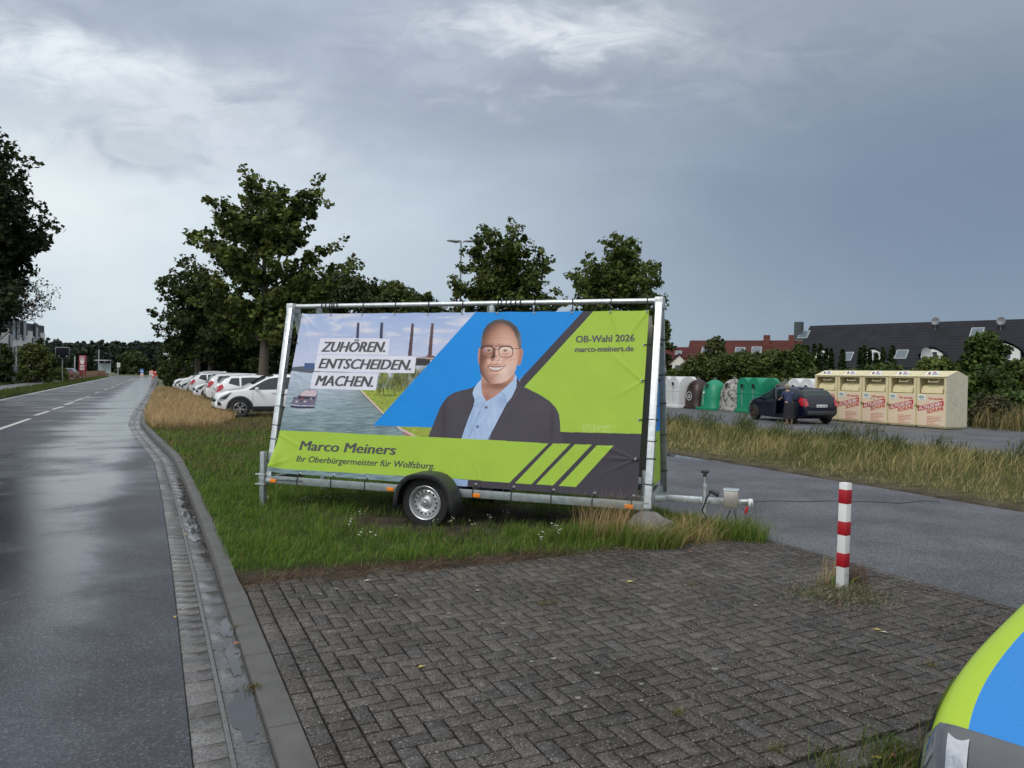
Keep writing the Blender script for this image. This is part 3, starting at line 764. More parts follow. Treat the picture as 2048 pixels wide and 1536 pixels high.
# tall weeds with seed heads in the verge
parts = []
for _ in range(70):
    a0, s0 = rng.uniform(13.5, 17.2), rng.uniform(2, 24)
    n = 110; h = rng.uniform(.35, .8); a = a0 + rng.normal(0, .16, n); s = s0 + rng.normal(0, .16, n)
    parts.append((a, s, rng.uniform(0, h * .7, n), rng.uniform(.08, .3, n), np.full(n, .016), mixcol(n, [(.075, .10, .03), (.10, .115, .04), (.055, .075, .025)], (3, 2, 2)), .9, 0))
grass('verge_weeds', parts, 'tall leafy weeds standing along the far side of the grass verge', 'weeds')

# behind and beside the clothes containers
parts = []
n = 9000; a, s = scatter(n, 26.6, 33, 2, 17.2, lambda a, s: .8 + 0 * a); n = len(a)
parts.append((a, s, np.full(n, .0), rng.uniform(.4, 1.1, n), np.full(n, .022), mixcol(n, [(.26, .20, .09), (.34, .26, .12), (.12, .11, .045), (.08, .09, .03)], (3, 2, 3, 2)), .5, 0))
grass('container_side_grass', parts, 'dry brown grass growing to the right of the clothes containers')
# road verge at the left
parts = []
for s0, s1, dens, ww in ((30, 60, 90, .02), (60, 150, 30, .05)):
    n = int(dens * (s1 - s0) * 2.4); a, s = scatter(n, -9.5, -7.15, s0, s1); n = len(a)
    parts.append((a, s, np.full(n, .03), rng.uniform(.06, .2, n), np.full(n, ww), mixcol(n, [(.07, .115, .025), (.11, .13, .035), (.15, .14, .05)], (4, 3, 1)), .5, 0))
n = 5000; a, s = scatter(n, -15.5, -11.95, 50, 150); n = len(a)
parts.append((a, s, np.full(n, -.03), rng.uniform(.1, .35, n), np.full(n, .05), mixcol(n, [(.06, .095, .025), (.10, .12, .035)], (4, 3)), .5, 0))
grass('road_verge_grass', parts, 'short green grass beside the road and footpath on the left')
# tussocks by the drawbar and the boulder
parts = []
def tuft(px, py, n, r, h0, h1, cols, w, wd=.0045, lean=.6, z=.02, flat=0):
    p = G(px, py); a0, s0 = toAS(p.x, p.y); a = a0 + rng.normal(0, r, n); s = s0 + rng.normal(0, r * .8, n)
    parts.append((a, s, np.full(n, z), rng.uniform(h0, h1, n), np.full(n, wd), mixcol(n, cols, w), lean, flat))
for px, py in [(1170, 1062), (1195, 1068), (1215, 1060), (1235, 1066), (1250, 1072), (1185, 1055), (1225, 1052)]: tuft(px, py + 18, 70, .08, .22, .64, DRY, (4, 3, 2, 1, 1), .0032, .6)
for px, py in [(1180, 1082), (1215, 1085), (1150, 1088), (1240, 1088), (1120, 1085), (1080, 1090), (1275, 1092), (1320, 1094), (1300, 1085)]: tuft(px, py, 260, .09, .10, .28, GREEN, (5, 4, 3, 2, 2), .0045, .7)
for px, py in [(1330, 1078), (1350, 1080), (1370, 1076), (1385, 1082), (1400, 1078), (1420, 1082), (1360, 1090), (1410, 1090)]: tuft(px, py, 95, .12, .12, .42, DRY + GREEN[:2], (3, 3, 2, 4, 1, 3, 3), .0035, .9)
for px, py in [(1440, 1082), (1460, 1078), (1478, 1082), (1495, 1080), (1430, 1072), (1400, 1066), (1370, 1062), (1510, 1086)]: tuft(px, py, 230, .09, .10, .30, GREEN, (5, 3, 4, 2, 2), .0045, .6)
for px, py in [(1480, 1070), (1500, 1060), (1490, 1080)]: tuft(px, py, 26, .08, .2, .5, [(.06, .06, .03), (.09, .08, .04)], (1, 1), .003, .8)
for px, py in [(1262, 1096), (1285, 1099), (1310, 1100), (1335, 1100), (1250, 1090), (1345, 1092)]: tuft(px, py, 200, .07, .12, .30, GREEN, (4, 4, 2, 3, 3), .0045, .8)
for px, py in [(1290, 1095), (1320, 1097), (1345, 1097), (1270, 1094)]: tuft(px, py, 60, .06, .2, .42, DRY, (3, 3, 2, 4, 3), .004, 1.0)
grass('drawbar_tussocks', parts, 'straw coloured and green tussocks round the boulder and trailer drawbar')
parts = []
tuft(1683, 1184, 420, .13, .03, .10, [(.10, .125, .05), (.16, .17, .08), (.25, .23, .15), (.15, .10, .055)], (4, 3, 3, 2), .006, 1.0)
tuft(1683, 1196, 1100, .19, .02, .055, [(.10, .12, .06), (.19, .19, .12), (.26, .24, .17), (.12, .08, .05)], (3, 3, 3, 2), .007, 1.2)
tuft(1728, 1203, 600, .14, .02, .055, [(.10, .12, .06), (.19, .19, .12), (.26, .24, .17)], (3, 3, 2), .007, 1.2)
tuft(1630, 1194, 560, .13, .02, .06, [(.10, .12, .06), (.19, .19, .12), (.26, .24, .17)], (3, 3, 2), .007, 1.2)
tuft(1655, 1172, 60, .06, .12, .34, DRY, (3, 3, 2, 2, 1), .003, .5)
tuft(1708, 1172, 110, .06, .10, .26, [(.16, .075, .045), (.20, .10, .06), (.12, .09, .05)], (3, 2, 1), .003, .6)
tuft(1676, 1178, 22, .03, .07, .14, [(.08, .15, .02), (.11, .19, .03)], (1, 1), .016, .8)
grass('bollard_weeds', parts, 'patch of low weeds and dry stalks round the foot of the bollard', 'weeds')
parts = []
tuft(509, 1378, 90, .025, .02, .055, [(.13, .12, .03), (.20, .17, .05), (.08, .05, .03)], (3, 2, 2), .004, 1.1, .0)
tuft(471, 1257, 60, .02, .015, .04, [(.12, .12, .03), (.20, .17, .05)], (3, 2), .004, 1.1, .0)
for px, py in [(1085, 1215), (1105, 1212), (1862, 1338), (1352, 1435), (1545, 1508), (1380, 1175)]: tuft(px, py, 40, .025, .02, .06, [(.12, .13, .03), (.19, .17, .05)], (3, 2), .003, 1.1, .02)
for s_ in np.arange(7.2, 13, .2):
    n = 26; a = Bof(s_) - rng.uniform(.005, .07, n); s = s_ + rng.normal(0, .10, n)
    parts.append((a, s, np.full(n, -.004), rng.uniform(.01, .05, n), np.full(n, .006), mixcol(n, [(.05, .03, .022), (.09, .055, .035), (.03, .022, .018), (.10, .09, .04)], (4, 3, 3, 1)), 1.2, .9))
grass('gutter_debris', parts, 'dead leaves, twigs and small weeds caught in gutter and paving joints', 'debris')
parts = []
for _ in range(46):
    a0, s0 = rng.uniform(2.5, 4.1), rng.uniform(1.75, 2.33)
    n = 70; a = a0 + rng.normal(0, .05, n); s = s0 + rng.normal(0, .05, n)
    parts.append((a, s, np.full(n, .02), rng.uniform(.03, .13, n), np.full(n, .0045), mixcol(n, [(.08, .13, .025), (.12, .14, .035), (.22, .16, .08), (.06, .09, .02)], (4, 3, 1, 3)), .8, 0))
grass('bed_weeds', parts, 'green weeds along the paving edge beside the lime and blue car', 'weeds')
# fallen leaves
mb = MB(); r_ = random.Random(11)
for px, py, c in [(1793 - 38, 1259, 0), (1769, 1264, 1), (473, 1286, 2), (351, 1233, 0), (735, 1161, 1), (1260, 1163, 0), (843, 1333, 0), (370, 1040 + 28, 0), (1680, 1210, 2), (1652, 1190, 2), (1755, 1515, 0), (1785, 1510, 2), (1660, 1195, 2), (1410, 1100, 2), (1380, 1103, 2)]:
    p = G(px, py, .03); t = r_.uniform(0, 6); L, w = r_.uniform(.022, .034), r_.uniform(.012, .018)
    c_, s__ = math.cos(t), math.sin(t); f_ = lambda u, v, z: (p.x + u * c_ - v * s__, p.y + u * s__ + v * c_, .028 + z)
    mb.add([f_(-L, 0, 0), f_(0, -w, .006), f_(L, 0, .002), f_(0, w, .007)], [(0, 1, 2), (0, 2, 3)], c)
o = mb.build('fallen_leaves', [pm('leaf_yellow', (.50, .40, .08), .6), pm('leaf_pale', (.40, .38, .30), .6), pm('leaf_brown', (.30, .12, .05), .6)], smooth=0)
tag(o, 'few yellow and brown fallen leaves on paving and gutter', 'leaves', kind='stuff')
# ================================================================== BILLBOARD TRAILER
T_ = thing('billboard_trailer', 'galvanised A-frame billboard trailer with large lime and blue election banner parked on the lawn', 'trailer', TR0, TRZ)
TM = Matrix.Translation(TR0) @ Matrix.Rotation(TRZ, 4, 'Z'); TMI = TM.inverted()
def rayT(px, py, p0, n):
    """image ray against a plane given in trailer space -> point in trailer space"""
    o = TMI @ CP; d = TMI.to_3x3() @ ray(px, py); n = Vector(n); p0 = Vector(p0)
    return o + d * ((p0 - o).dot(n) / d.dot(n))
LW, ZR, ZT, XL, XLT = .66, .38, 2.575, -4.66, -4.80
for sgn, nm in ((-1, 'near'), (1, 'far')):
    mb = MB(); mb.box((XL / 2 - .03, sgn * LW, ZR), (abs(XL) + .10, .05, .088), 0, .006)
    for k in range(9): mb.disc((XL + .3 + k * .5, sgn * LW - sgn * -.0262 * (1 if sgn > 0 else 1) if False else sgn * (LW + .0262), ZR + .02), .009, 8)
    mb.build('side_rail', rail_m, T_)
for x in (-.03, -2.6, XL + .03):
    mb = MB(); mb.box((x, 0, ZR), (.06, 2 * LW - .052, .08), 0, .005); mb.build('cross_beam', galv_d, T_)
mb = MB(); mb.box((-2.6, 0, .27), (.07, 2 * LW - .1, .07), 0, .01); mb.build('axle', galv_d, T_)
for x0, x1 in ((0.0, 0.0), (XL, XLT)):
    for sgn in (-1, 1):
        mb = MB(); mb.bar((x0, sgn * (LW + .0), ZR - .03), (x1, sgn * .055, ZT - .02), .075, .075, 0, .005, up=(1, 0, 0)); mb.build('frame_leg', galv if sgn < 0 else galv_d, T_)
    mb = MB(); mb.box((x1, 0, ZT - .03), (.095, .19, .13), 0, .006)
    for k in (-1, 1): mb.disc((x1 + k * .022, -.0965, ZT + .0), .008, 8)
    mb.build('corner_bracket', galv, T_)
for x0, x1 in ((-2.05, -2.05), (-4.28, -4.45)):
    mb = MB(); mb.bar((x0, LW - .02, ZR + .05), (x1, .05, ZT - .03), .06, .06, 0, .004, up=(1, 0, 0)); mb.build('frame_brace', galv_d, T_)
mb = MB(); mb.bar((-2.0, .0, ZT - .025), (-2.0, .06, ZT - .32), .06, .05, 0, .004, up=(1, 0, 0)); mb.build('frame_brace', galv, T_)
mb = MB(); mb.tube([(XLT + .03, 0, ZT), (-.03, 0, ZT)], .030, 14); mb.build('top_rail', galv, T_)

# ---- banner geometry
PN = Vector((0, -(ZT - ZR), LW)).normalized(); PV = Vector((0, LW, ZT - ZR)).normalized(); P0 = Vector((0, -LW - .012, ZR))
def onb(px, py):
    p = rayT(px, py, P0, PN); return np.array((p.x, (p - P0).dot(PV)))
cTL, cTR, cBR, cBL = onb(604.5, 627.5), onb(1298, 620.5), onb(1274.5, 997.5), onb(543.5, 945)
rb = np.random.default_rng(3)
_folds = []
for (x0, y0), (x1, y1), w, am in [(onb(1221, 622), onb(1268, 760), .030, .010), (onb(1221, 622), onb(1210, 720), .03, .006), (onb(1296, 622), onb(1240, 690), .03, .008), (onb(1285, 762), onb(1215, 700), .03, .008), (onb(1285, 762), onb(1220, 800), .03, .006),
        (onb(1272, 919), onb(1190, 885), .022, .007), (onb(1272, 919), onb(1190, 915), .022, .007), (onb(1272, 919), onb(1200, 950), .02, .006), (onb(606, 629), onb(645, 670), .03, .008), (onb(606, 629), onb(625, 720), .03, .006), (onb(590, 747), onb(640, 775), .03, .007), (onb(590, 747), onb(620, 840), .03, .006),
        (onb(560, 870), onb(620, 905), .03, .006), (onb(545, 935), onb(600, 905), .03, .008), (onb(963, 972), onb(940, 900), .02, .005), (onb(1103, 983), onb(1090, 900), .02, .004), (onb(724, 625), onb(735, 690), .03, .005), (onb(855, 624), onb(860, 670), .03, .004), (onb(995, 623), onb(990, 660), .03, .005), (onb(1143, 621), onb(1120, 660), .03, .005), (onb(903, 880), onb(898, 945), .012, .004), (onb(1122, 880), onb(1124, 975), .008, .003)]:
    _folds.append((x0, y0, x1, y1, w, am))
def disp(x, y):
    z = .010 * (fbm(x + 9, y + 3, 1.3, 3, 51) - .5) + .004 * (fbm(x + 9, y + 3, 5, 3, 52) - .5)
    for x0, y0, x1, y1, w, am in _folds:
        dx_, dy_ = x1 - x0, y1 - y0; L2 = dx_ * dx_ + dy_ * dy_
        t = ((x - x0) * dx_ + (y - y0) * dy_) / L2; tc_ = np.clip(t, 0, 1)
        d2 = (x - x0 - tc_ * dx_) ** 2 + (y - y0 - tc_ * dy_) ** 2
        z = z + am * (1 - tc_) ** .7 * np.exp(-d2 / (w * (.5 + tc_)) ** 2)
    # lower left corner rolls forward
    z = z + .10 * np.exp(-((x - cBL[0]) / .10) ** 2) * np.exp(-((y - cBL[1] - .03) / .26) ** 2)
    return z
def lin(c): 
    c = np.asarray(c, float) / 255.0
    return np.where(c <= .04045, c / 12.92, ((c + .055) / 1.055) ** 2.4)
def inpoly(X, Y, P):
    P = np.asarray(P, float); x0, y0 = P.min(0); x1, y1 = P.max(0)
    m_ = np.zeros(X.shape, bool); k = np.nonzero((X >= x0) & (X <= x1) & (Y >= y0) & (Y <= y1))[0]
    x, y = X[k], Y[k]; r_ = np.zeros(len(k), bool); n = len(P)
    for i in range(n):
        xa, ya = P[i]; xb, yb = P[(i + 1) % n]
        if ya == yb: continue
        c = ((ya > y) != (yb > y)) & (x < (xb - xa) * (y - ya) / (yb - ya) + xa); r_ ^= c
    m_[k] = r_; return m_
def paint(X, Y):
    """printed picture: colours (sRGB) as a function of position on the print"""
    n = len(X); C = np.zeros((n, 3))
    def fill(P, col, k=1.0):
        m_ = inpoly(X, Y, P); 
        C[m_] = C[m_] * (1 - k) + np.asarray(col, float) * k; return m_
    def soft(cx, cy, rx, ry, col, k, clip=None):
        w = np.exp(-((X - cx) / rx) ** 2 - ((Y - cy) / ry) ** 2) * k
        if clip is not None: w = w * clip
        C[:] = C * (1 - w[:, None]) + np.asarray(col, float) * w[:, None]
    def line(x0, y0, x1, y1, wd, col, k=1.0, clip=None):
        L2 = (x1 - x0) ** 2 + (y1 - y0) ** 2; t = np.clip(((X - x0) * (x1 - x0) + (Y - y0) * (y1 - y0)) / L2, 0, 1)
        d = np.hypot(X - x0 - t * (x1 - x0), Y - y0 - t * (y1 - y0)); w = np.clip((wd / 2 - d) / .25 + .5, 0, 1) * k
        if clip is not None: w = w * clip
        C[:] = C * (1 - w[:, None]) + np.asarray(col, float) * w[:, None]
    N = lambda sx, sy, oc=4, sd_=1: fbm(X * sx, Y * sy, 1.0, oc, sd_)
    # sky and clouds
    t = np.clip((Y - 622) / 95, 0, 1)[:, None]
    C[:] = np.array((164, 186, 226)) * (1 - t) + np.array((196, 204, 230)) * t
    cl = np.clip((N(.030, .085, 5, 61) - .56) * 6, 0, 1) * np.clip((715 - Y) / 50, .15, 1)
    C[:] = C * (1 - cl[:, None] * .75) + np.array((226, 226, 236)) * cl[:, None] * .75
    for cx, cy, rx, ry in [(715, 649, 24, 7), (735, 662, 16, 4), (627, 668, 20, 4), (880, 662, 36, 4), (868, 682, 17, 7), (905, 684, 18, 4), (934, 640, 22, 10), (690, 630, 40, 5), (612, 642, 14, 6)]: soft(cx, cy, rx, ry, (226, 222, 232), .8)
    # far bank, water
    fill([(560, 738), (640, 738), (760, 752), (870, 765), (870, 990), (520, 990)], (150, 165, 178))
    w = inpoly(X, Y, [(575, 741), (640, 746), (780, 760), (870, 770), (960, 860), (960, 990), (520, 990), (520, 900)])
    rip = N(.05, .5, 4, 63); dpt = np.clip((Y - 745) / 110, 0, 1)
    wc = (np.array((186, 198, 216))[None] * (1 - dpt[:, None]) + np.array((118, 141, 146))[None] * dpt[:, None])
    wc = wc + ((rip - .5) * 95)[:, None] * np.array((1, 1, .95)) * (.35 + .65 * dpt[:, None])
    gr = np.exp(-((X - 745) / 40) ** 2 - ((Y - 792) / 28) ** 2)[:, None]; wc = wc * (1 - .55 * gr) + np.array((92, 108, 98)) * .55 * gr
    C[w] = wc[w]
    fill([(578, 735), (605, 732), (640, 738), (640, 748), (600, 744), (578, 740)], (88, 98, 108))
    fill([(608.5, 725.5), (629, 726), (629, 738.5), (608, 738)], (74, 98, 142))
    for k in range(6): line(610 + k * 3.4, 726, 610 + k * 3.4, 738, .7, (58, 78, 118))
    # power station chimneys
    for x0, x1, yt, xb0, xb1, yb, cA, cB in [(714, 719.2, 645, 711.6, 717.3, 680, (74, 78, 102), (58, 62, 84)), (761, 766.6, 645, 758.6, 765, 680, (74, 78, 102), (58, 62, 84)), (822.8, 828, 646.7, 815.6, 823.4, 712, (92, 72, 78), (70, 56, 66)), (862.3, 867.6, 646.7, 854.6, 863, 720, (100, 74, 76), (78, 58, 66))]:
        m_ = inpoly(X, Y, [(x0, yt), (x1, yt), (xb1, yb), (xb0, yb)]); u = np.clip((X - xb0) / 8, 0, 1)[:, None]; cc_ = np.array(cB) * (1 - u) + np.array(cA) * u
        C[m_] = cc_[m_]
    fill([(828, 714), (880, 713), (880, 731), (828, 731)], (62, 58, 62)); fill([(852, 711), (868, 711), (868, 719), (852, 719)], (120, 84, 74)); fill([(832, 714), (875, 716), (875, 718), (832, 716)], (196, 188, 186)); fill([(860, 719.5), (872, 719.5), (872, 731), (860, 731)], (196, 200, 206))
    for k in range(7): fill([(834 + k * 4, 721), (836.5 + k * 4, 721), (836.5 + k * 4, 727), (834 + k * 4, 727)], (40, 40, 48))
    # lawn bank
    fill([(721, 780), (860, 770), (900, 860), (870, 885), (842, 880), (800, 856), (767, 826)], (150, 166, 66))
    m_ = inpoly(X, Y, [(721, 780), (860, 770), (900, 860), (870, 885), (842, 880), (800, 856), (767, 826)]); C[m_] += ((N(.2, .5, 4, 65) - .5) * 70)[m_][:, None] * np.array((1, 1, .6))
    line(722, 781, 768, 828, 3.0, (214, 196, 176)); line(768, 828, 800, 857, 3.6, (214, 196, 176)); line(800, 857, 835, 876, 4.5, (206, 184, 176)); line(806, 866, 828, 875, 2.2, (190, 60, 66)); line(720, 783, 766, 830, 1.2, (120, 104, 92))
    # willows
    for k in range(46):
        cx, cy = 758 + rb.uniform(0, 96), 738 + rb.uniform(0, 44); cy = min(cy, 786 - 0 * cx); r_ = rb.uniform(4, 9)
        dk_ = rb.uniform(.55, 1.15); soft(cx, cy, r_ * .8, r_ * 1.3, np.array((112, 118, 52)) * dk_, .85)
    m_ = inpoly(X, Y, [(756, 738), (800, 728), (860, 729), (860, 782), (800, 788), (770, 786), (756, 770)]); C[m_] += ((N(.55, .16, 3, 66) - .5) * 90)[m_][:, None]
    line(767, 775, 767.5, 790, 1.6, (60, 50, 40)); line(790, 778, 790, 789, 1.4, (60, 50, 40)); soft(778, 791, 16, 2.2, (84, 100, 44), .8)
    # barge
    fill([(579.5, 808), (581, 814.5), (600, 817), (628, 816.5), (634.5, 790), (635, 783), (632, 779.5), (608, 779), (598, 790), (586, 799)], (112, 108, 136))
    fill([(600, 788), (609, 780), (632, 780), (634, 786), (630, 793), (602, 792)], (206, 188, 196)); fill([(596, 792), (630, 793), (629, 799), (595, 798)], (60, 60, 72)); fill([(587, 800), (627, 801), (626, 806), (584, 806)], (116, 110, 120))
    fill([(579.5, 808.5), (581, 814.5), (600, 817), (628, 816.5), (629.5, 811), (600, 811.5)], (44, 50, 76)); fill([(580, 808.5), (600, 811), (629, 811), (629, 812.3), (600, 812.6), (580, 810)], (206, 206, 214))
    for cx, cy, c_ in [(593, 803, (226, 226, 230)), (602, 802, (60, 70, 96)), (610, 803, (220, 214, 210)), (618, 803, (86, 70, 130)), (622, 797, (210, 206, 210)), (604, 796, (190, 60, 60)), (589, 796, (60, 60, 70)), (613, 808, (110, 80, 150))]: soft(cx, cy, 2.2, 2.0, c_, .95)
    soft(608, 821, 26, 3.0, (206, 214, 220), .6); line(619, 776, 619, 782, .8, (60, 60, 70))
    # slogan boxes
    fill([(640.4, 676), (779.6, 677), (775.8, 709.8), (634.3, 708)], (226, 228, 240)); fill([(634.3, 709.6), (832.4, 713), (829, 746.2), (628, 742)], (226, 228, 240)); fill([(626, 743.8), (756.7, 747.3), (751.6, 780.6), (620, 776.5)], (226, 228, 240))
    # dark ground of the layout, lime field, blue wedge
    DK = (62, 58, 68); LM = (163, 198, 66); BL = (0, 140, 226)
    fill([(1160, 560), (1340, 560), (1340, 1040), (960, 1040), (960, 872), (1030, 780)], DK)
    fill([(1187.5, 600), (1330, 600), (1330, 869), (1122, 864), (1040, 864), (1048, 774)], LM)
    fill([(966, 600), (1182, 600), (1167, 621.6), (1039, 760), (1030, 860), (864, 855.2), (746, 850.7), (951.5, 623.8)], BL)
    fill([(1039.5, 760), (1048.5, 774), (1187.5, 621.5), (1205, 600), (1183, 600), (1167.3, 621.5)], DK)
    for y0, x1 in [(848, 1192), (851.6, 1232), (854.7, 1221), (857.7, 1207), (862, 1229)]:
        m_ = inpoly(X, Y, [(1165, y0 - .5), (x1, y0 + .3), (x1, y0 + 1.2), (1165, y0 + .5)]) & (N(1.1, .01, 1, 71) > .36); C[m_] = C[m_] * .4 + np.array((232, 240, 206)) * .6
    # the candidate
    c = lambda P: [(830 + a / 5.487, 620 + b / 5.487) for a, b in P]
    def e(cx, cy, rx, ry, col, k, clip=None): soft(830 + cx / 5.487, 620 + cy / 5.487, rx / 5.487, ry / 5.487, col, k, clip)
    def ln(x0, y0, x1, y1, w_, col, k=1.0, clip=None): line(830 + x0 / 5.487, 620 + y0 / 5.487, 830 + x1 / 5.487, 620 + y1 / 5.487, w_ / 5.487, col, k, clip)
    JK = (72, 68, 77)
    jm = fill(c([(100, 1560), (145, 1390), (210, 1230), (270, 1080), (310, 1010), (360, 950), (420, 912), (500, 885), (600, 862), (665, 835), (720, 770), (900, 700), (1120, 745), (1190, 840), (1280, 885), (1370, 930), (1480, 1000), (1545, 1070), (1580, 1140), (1592, 1230), (1605, 1560)]), JK)
    C[jm] += ((N(2.2, .5, 2, 72) - .5) * 12)[jm][:, None]
    e(320, 1200, 40, 260, (52, 49, 56), .7, jm); e(1500, 1250, 30, 220, (56, 53, 60), .6, jm); e(1330, 1060, 160, 60, (78, 75, 82), .6, jm); e(460, 960, 110, 40, (78, 75, 82), .6, jm)
    SH = (168, 192, 226)
    sm = fill(c([(640, 880), (632, 920), (655, 985), (640, 1060), (590, 1180), (505, 1420), (500, 1560), (780, 1560), (815, 1420), (900, 1230), (1000, 1040), (1060, 960), (1112, 850), (1118, 740), (1100, 705), (900, 820), (720, 770)]), SH)
    C[sm] += ((N(.25, .10, 3, 73) - .5) * 26)[sm][:, None]
    ln(760, 1010, 720, 1100, 7, (140, 165, 205), .8); ln(720, 1100, 660, 1240, 6, (110, 132, 172), .9); ln(660, 1240, 585, 1420, 6, (120, 142, 182), .9); e(860, 1150, 60, 160, (190, 210, 238), .5, sm); e(610, 1260, 40, 120, (150, 176, 214), .5, sm); e(960, 1000, 60, 50, (150, 174, 212), .6, sm)
    ln(650, 990, 505, 1410, 7, (44, 41, 48)); ln(1008, 1040, 805, 1420, 8, (44, 41, 48)); ln(1008, 1040, 1120, 790, 5, (48, 45, 52)); ln(1190, 845, 1120, 1000, 4, (50, 47, 54), .7); ln(1120, 1000, 1010, 1240, 4, (52, 49, 56), .6); ln(655, 840, 640, 985, 5, (46, 43, 50))
    nk = fill(c([(728, 740), (1100, 690), (1075, 780), (1010, 835), (940, 900), (860, 960), (785, 1002), (745, 950), (730, 860)]), (188, 140, 122))
    e(900, 830, 150, 40, (120, 78, 64), .75, nk); e(790, 960, 40, 50, (150, 100, 84), .6, nk)
    fill(c([(725, 765), (690, 800), (645, 865), (632, 915), (655, 980), (690, 935), (728, 945), (780, 1002), (742, 935), (728, 860)]), (182, 204, 234)); ln(632, 915, 655, 980, 5, (130, 152, 196)); ln(690, 880, 728, 950, 9, (214, 206, 222), .6)
    fill(c([(1100, 706), (1118, 740), (1112, 850), (1062, 958), (1005, 1026), (985, 935), (940, 900), (1010, 835), (1078, 770)]), (174, 198, 232)); ln(985, 935, 1005, 1026, 6, (120, 142, 186)); ln(940, 900, 985, 935, 5, (126, 148, 190))
    for bx, by in ((782, 1068), (686, 1282)): 
        e(bx, by, 13, 13, (48, 56, 74), 1.0); e(bx - 3, by - 3, 4, 4, (130, 140, 160), .8)
    SK = (210, 164, 144)
    for P in ([(722, 418), (700, 420), (690, 470), (692, 560), (702, 602), (722, 600)], [(1128, 432), (1165, 418), (1186, 440), (1182, 500), (1160, 590), (1140, 612), (1122, 600)]): fill(c(P), (196, 140, 120))
    ln(1165, 440, 1150, 580, 8, (156, 100, 86), .7); ln(706, 440, 706, 580, 7, (156, 104, 90), .7)
    fm = fill(c([(738, 300), (722, 400), (714, 500), (706, 600), (714, 672), (738, 745), (782, 790), (830, 808), (880, 812), (945, 804), (1010, 775), (1070, 722), (1108, 650), (1126, 560), (1146, 430), (1132, 300), (1090, 210), (1010, 155), (920, 135), (845, 150), (785, 205)]), SK)
    # photographic modelling of the head: a relief lit from the upper right, mapped to skin tones
    def relief(x, y):
        u, v = (x - 912) / 235, (y - 470) / 365
        H = 205 * np.sqrt(np.clip(1.02 - u * u - v * v, .0, None))
        gs = lambda cx, cy, sx, sy, h: h * np.exp(-((x - cx) / sx) ** 2 - ((y - cy) / sy) ** 2)
        def rg(x0, y0, x1, y1, sg, h0, h1):
            L2 = (x1 - x0) ** 2 + (y1 - y0) ** 2; t = np.clip(((x - x0) * (x1 - x0) + (y - y0) * (y1 - y0)) / L2, 0, 1)
            return (h0 + (h1 - h0) * t) * np.exp(-((x - x0 - t * (x1 - x0)) ** 2 + (y - y0 - t * (y1 - y0)) ** 2) / sg ** 2)
        H += rg(888, 420, 882, 520, 26, 14, 34) + gs(882, 532, 30, 26, 20) + gs(848, 545, 17, 14, 12) + gs(918, 548, 17, 14, 12)
        H += rg(758, 408, 850, 404, 20, 10, 12) + rg(930, 404, 1035, 408, 20, 12, 10) + gs(806, 452, 44, 30, -14) + gs(992, 452, 44, 30, -14) + gs(812, 450, 24, 15, 9) + gs(990, 450, 24, 15, 9)
        H += gs(782, 560, 54, 48, 22) + gs(1026, 562, 56, 50, 24) + rg(836, 556, 790, 628, 12, -6, -5) + rg(944, 556, 998, 628, 12, -6, -5)
        H += gs(888, 606, 70, 12, 9) + gs(890, 672, 58, 13, 12) + gs(888, 700, 60, 12, -8) + gs(886, 762, 70, 40, 20) + gs(884, 585, 14, 18, -4)
        H += rg(800, 300, 1040, 292, 8, -.9, -.9) + rg(810, 262, 1030, 255, 7, -.7, -.7) + rg(890, 355, 890, 385, 7, -1.0, -1.0)
        return H
    fx_, fy_ = (X[fm] - 830) * 5.487, (Y[fm] - 620) * 5.487; e1 = 3.0
    gxr, gyr = (relief(fx_ + e1, fy_) - relief(fx_ - e1, fy_)) / (2 * e1), (relief(fx_, fy_ + e1) - relief(fx_, fy_ - e1)) / (2 * e1)
    nl = np.sqrt(1 + gxr ** 2 + gyr ** 2); sh_ = np.clip((-gxr * .42 + gyr * .46 * 1.0 * -1 * -1 + .80) / nl, 0, 1.15) if False else np.clip((-gxr * .40 - gyr * .42 + .82) / nl, 0, 1.15)
    sh_ = sh_ + (N(.5, .5, 3, 74)[fm] - .5) * .05
    ramp = np.array([(0, 84, 54, 46), (.35, 142, 98, 82), (.6, 194, 146, 126), (.8, 222, 176, 156), (.95, 240, 204, 186), (1.15, 250, 224, 210)])
    C[fm] = np.stack([np.interp(sh_, ramp[:, 0], ramp[:, k]) for k in (1, 2, 3)], 1)
    e(790, 575, 46, 36, (205, 130, 112), .30, fm); e(1030, 575, 46, 40, (214, 140, 122), .30, fm); e(885, 545, 40, 20, (206, 136, 118), .3, fm)
    for cx_, cy_, rx_, ry_ in ((885, 610, 110, 22), (885, 745, 130, 50), (760, 680, 46, 70), (1050, 680, 50, 70)): e(cx_, cy_, rx_, ry_, (140, 118, 108), .28, fm)
    e(738, 480, 22, 150, (120, 78, 62), .35, fm)
    HR = (78, 74, 72)
    hm = fill(c([(722, 410), (728, 310), (752, 222), (800, 155), (870, 112), (960, 98), (1045, 125), (1115, 182), (1158, 270), (1168, 360), (1160, 425), (1140, 425), (1126, 330), (1095, 250), (1050, 185), (985, 150), (905, 140), (842, 165), (790, 218), (757, 295), (738, 395)]), HR)
    C[hm] += ((N(1.4, .5, 3, 75) - .5) * 46)[hm][:, None]; e(1150, 350, 30, 110, (148, 142, 136), .7, hm); e(732, 340, 22, 90, (128, 120, 114), .6, hm); e(950, 125, 110, 22, (96, 88, 84), .6, hm)
    # brows, eyes, glasses, mouth
    for x0 in range(8):
        ln(758 + x0 * 11, 404 - x0 * .8, 768 + x0 * 11, 396 - x0 * .6, 5, (104, 82, 72), .6); ln(932 + x0 * 12, 396 + x0 * .2, 944 + x0 * 12, 400 + x0 * .6, 5, (104, 82, 72), .6)
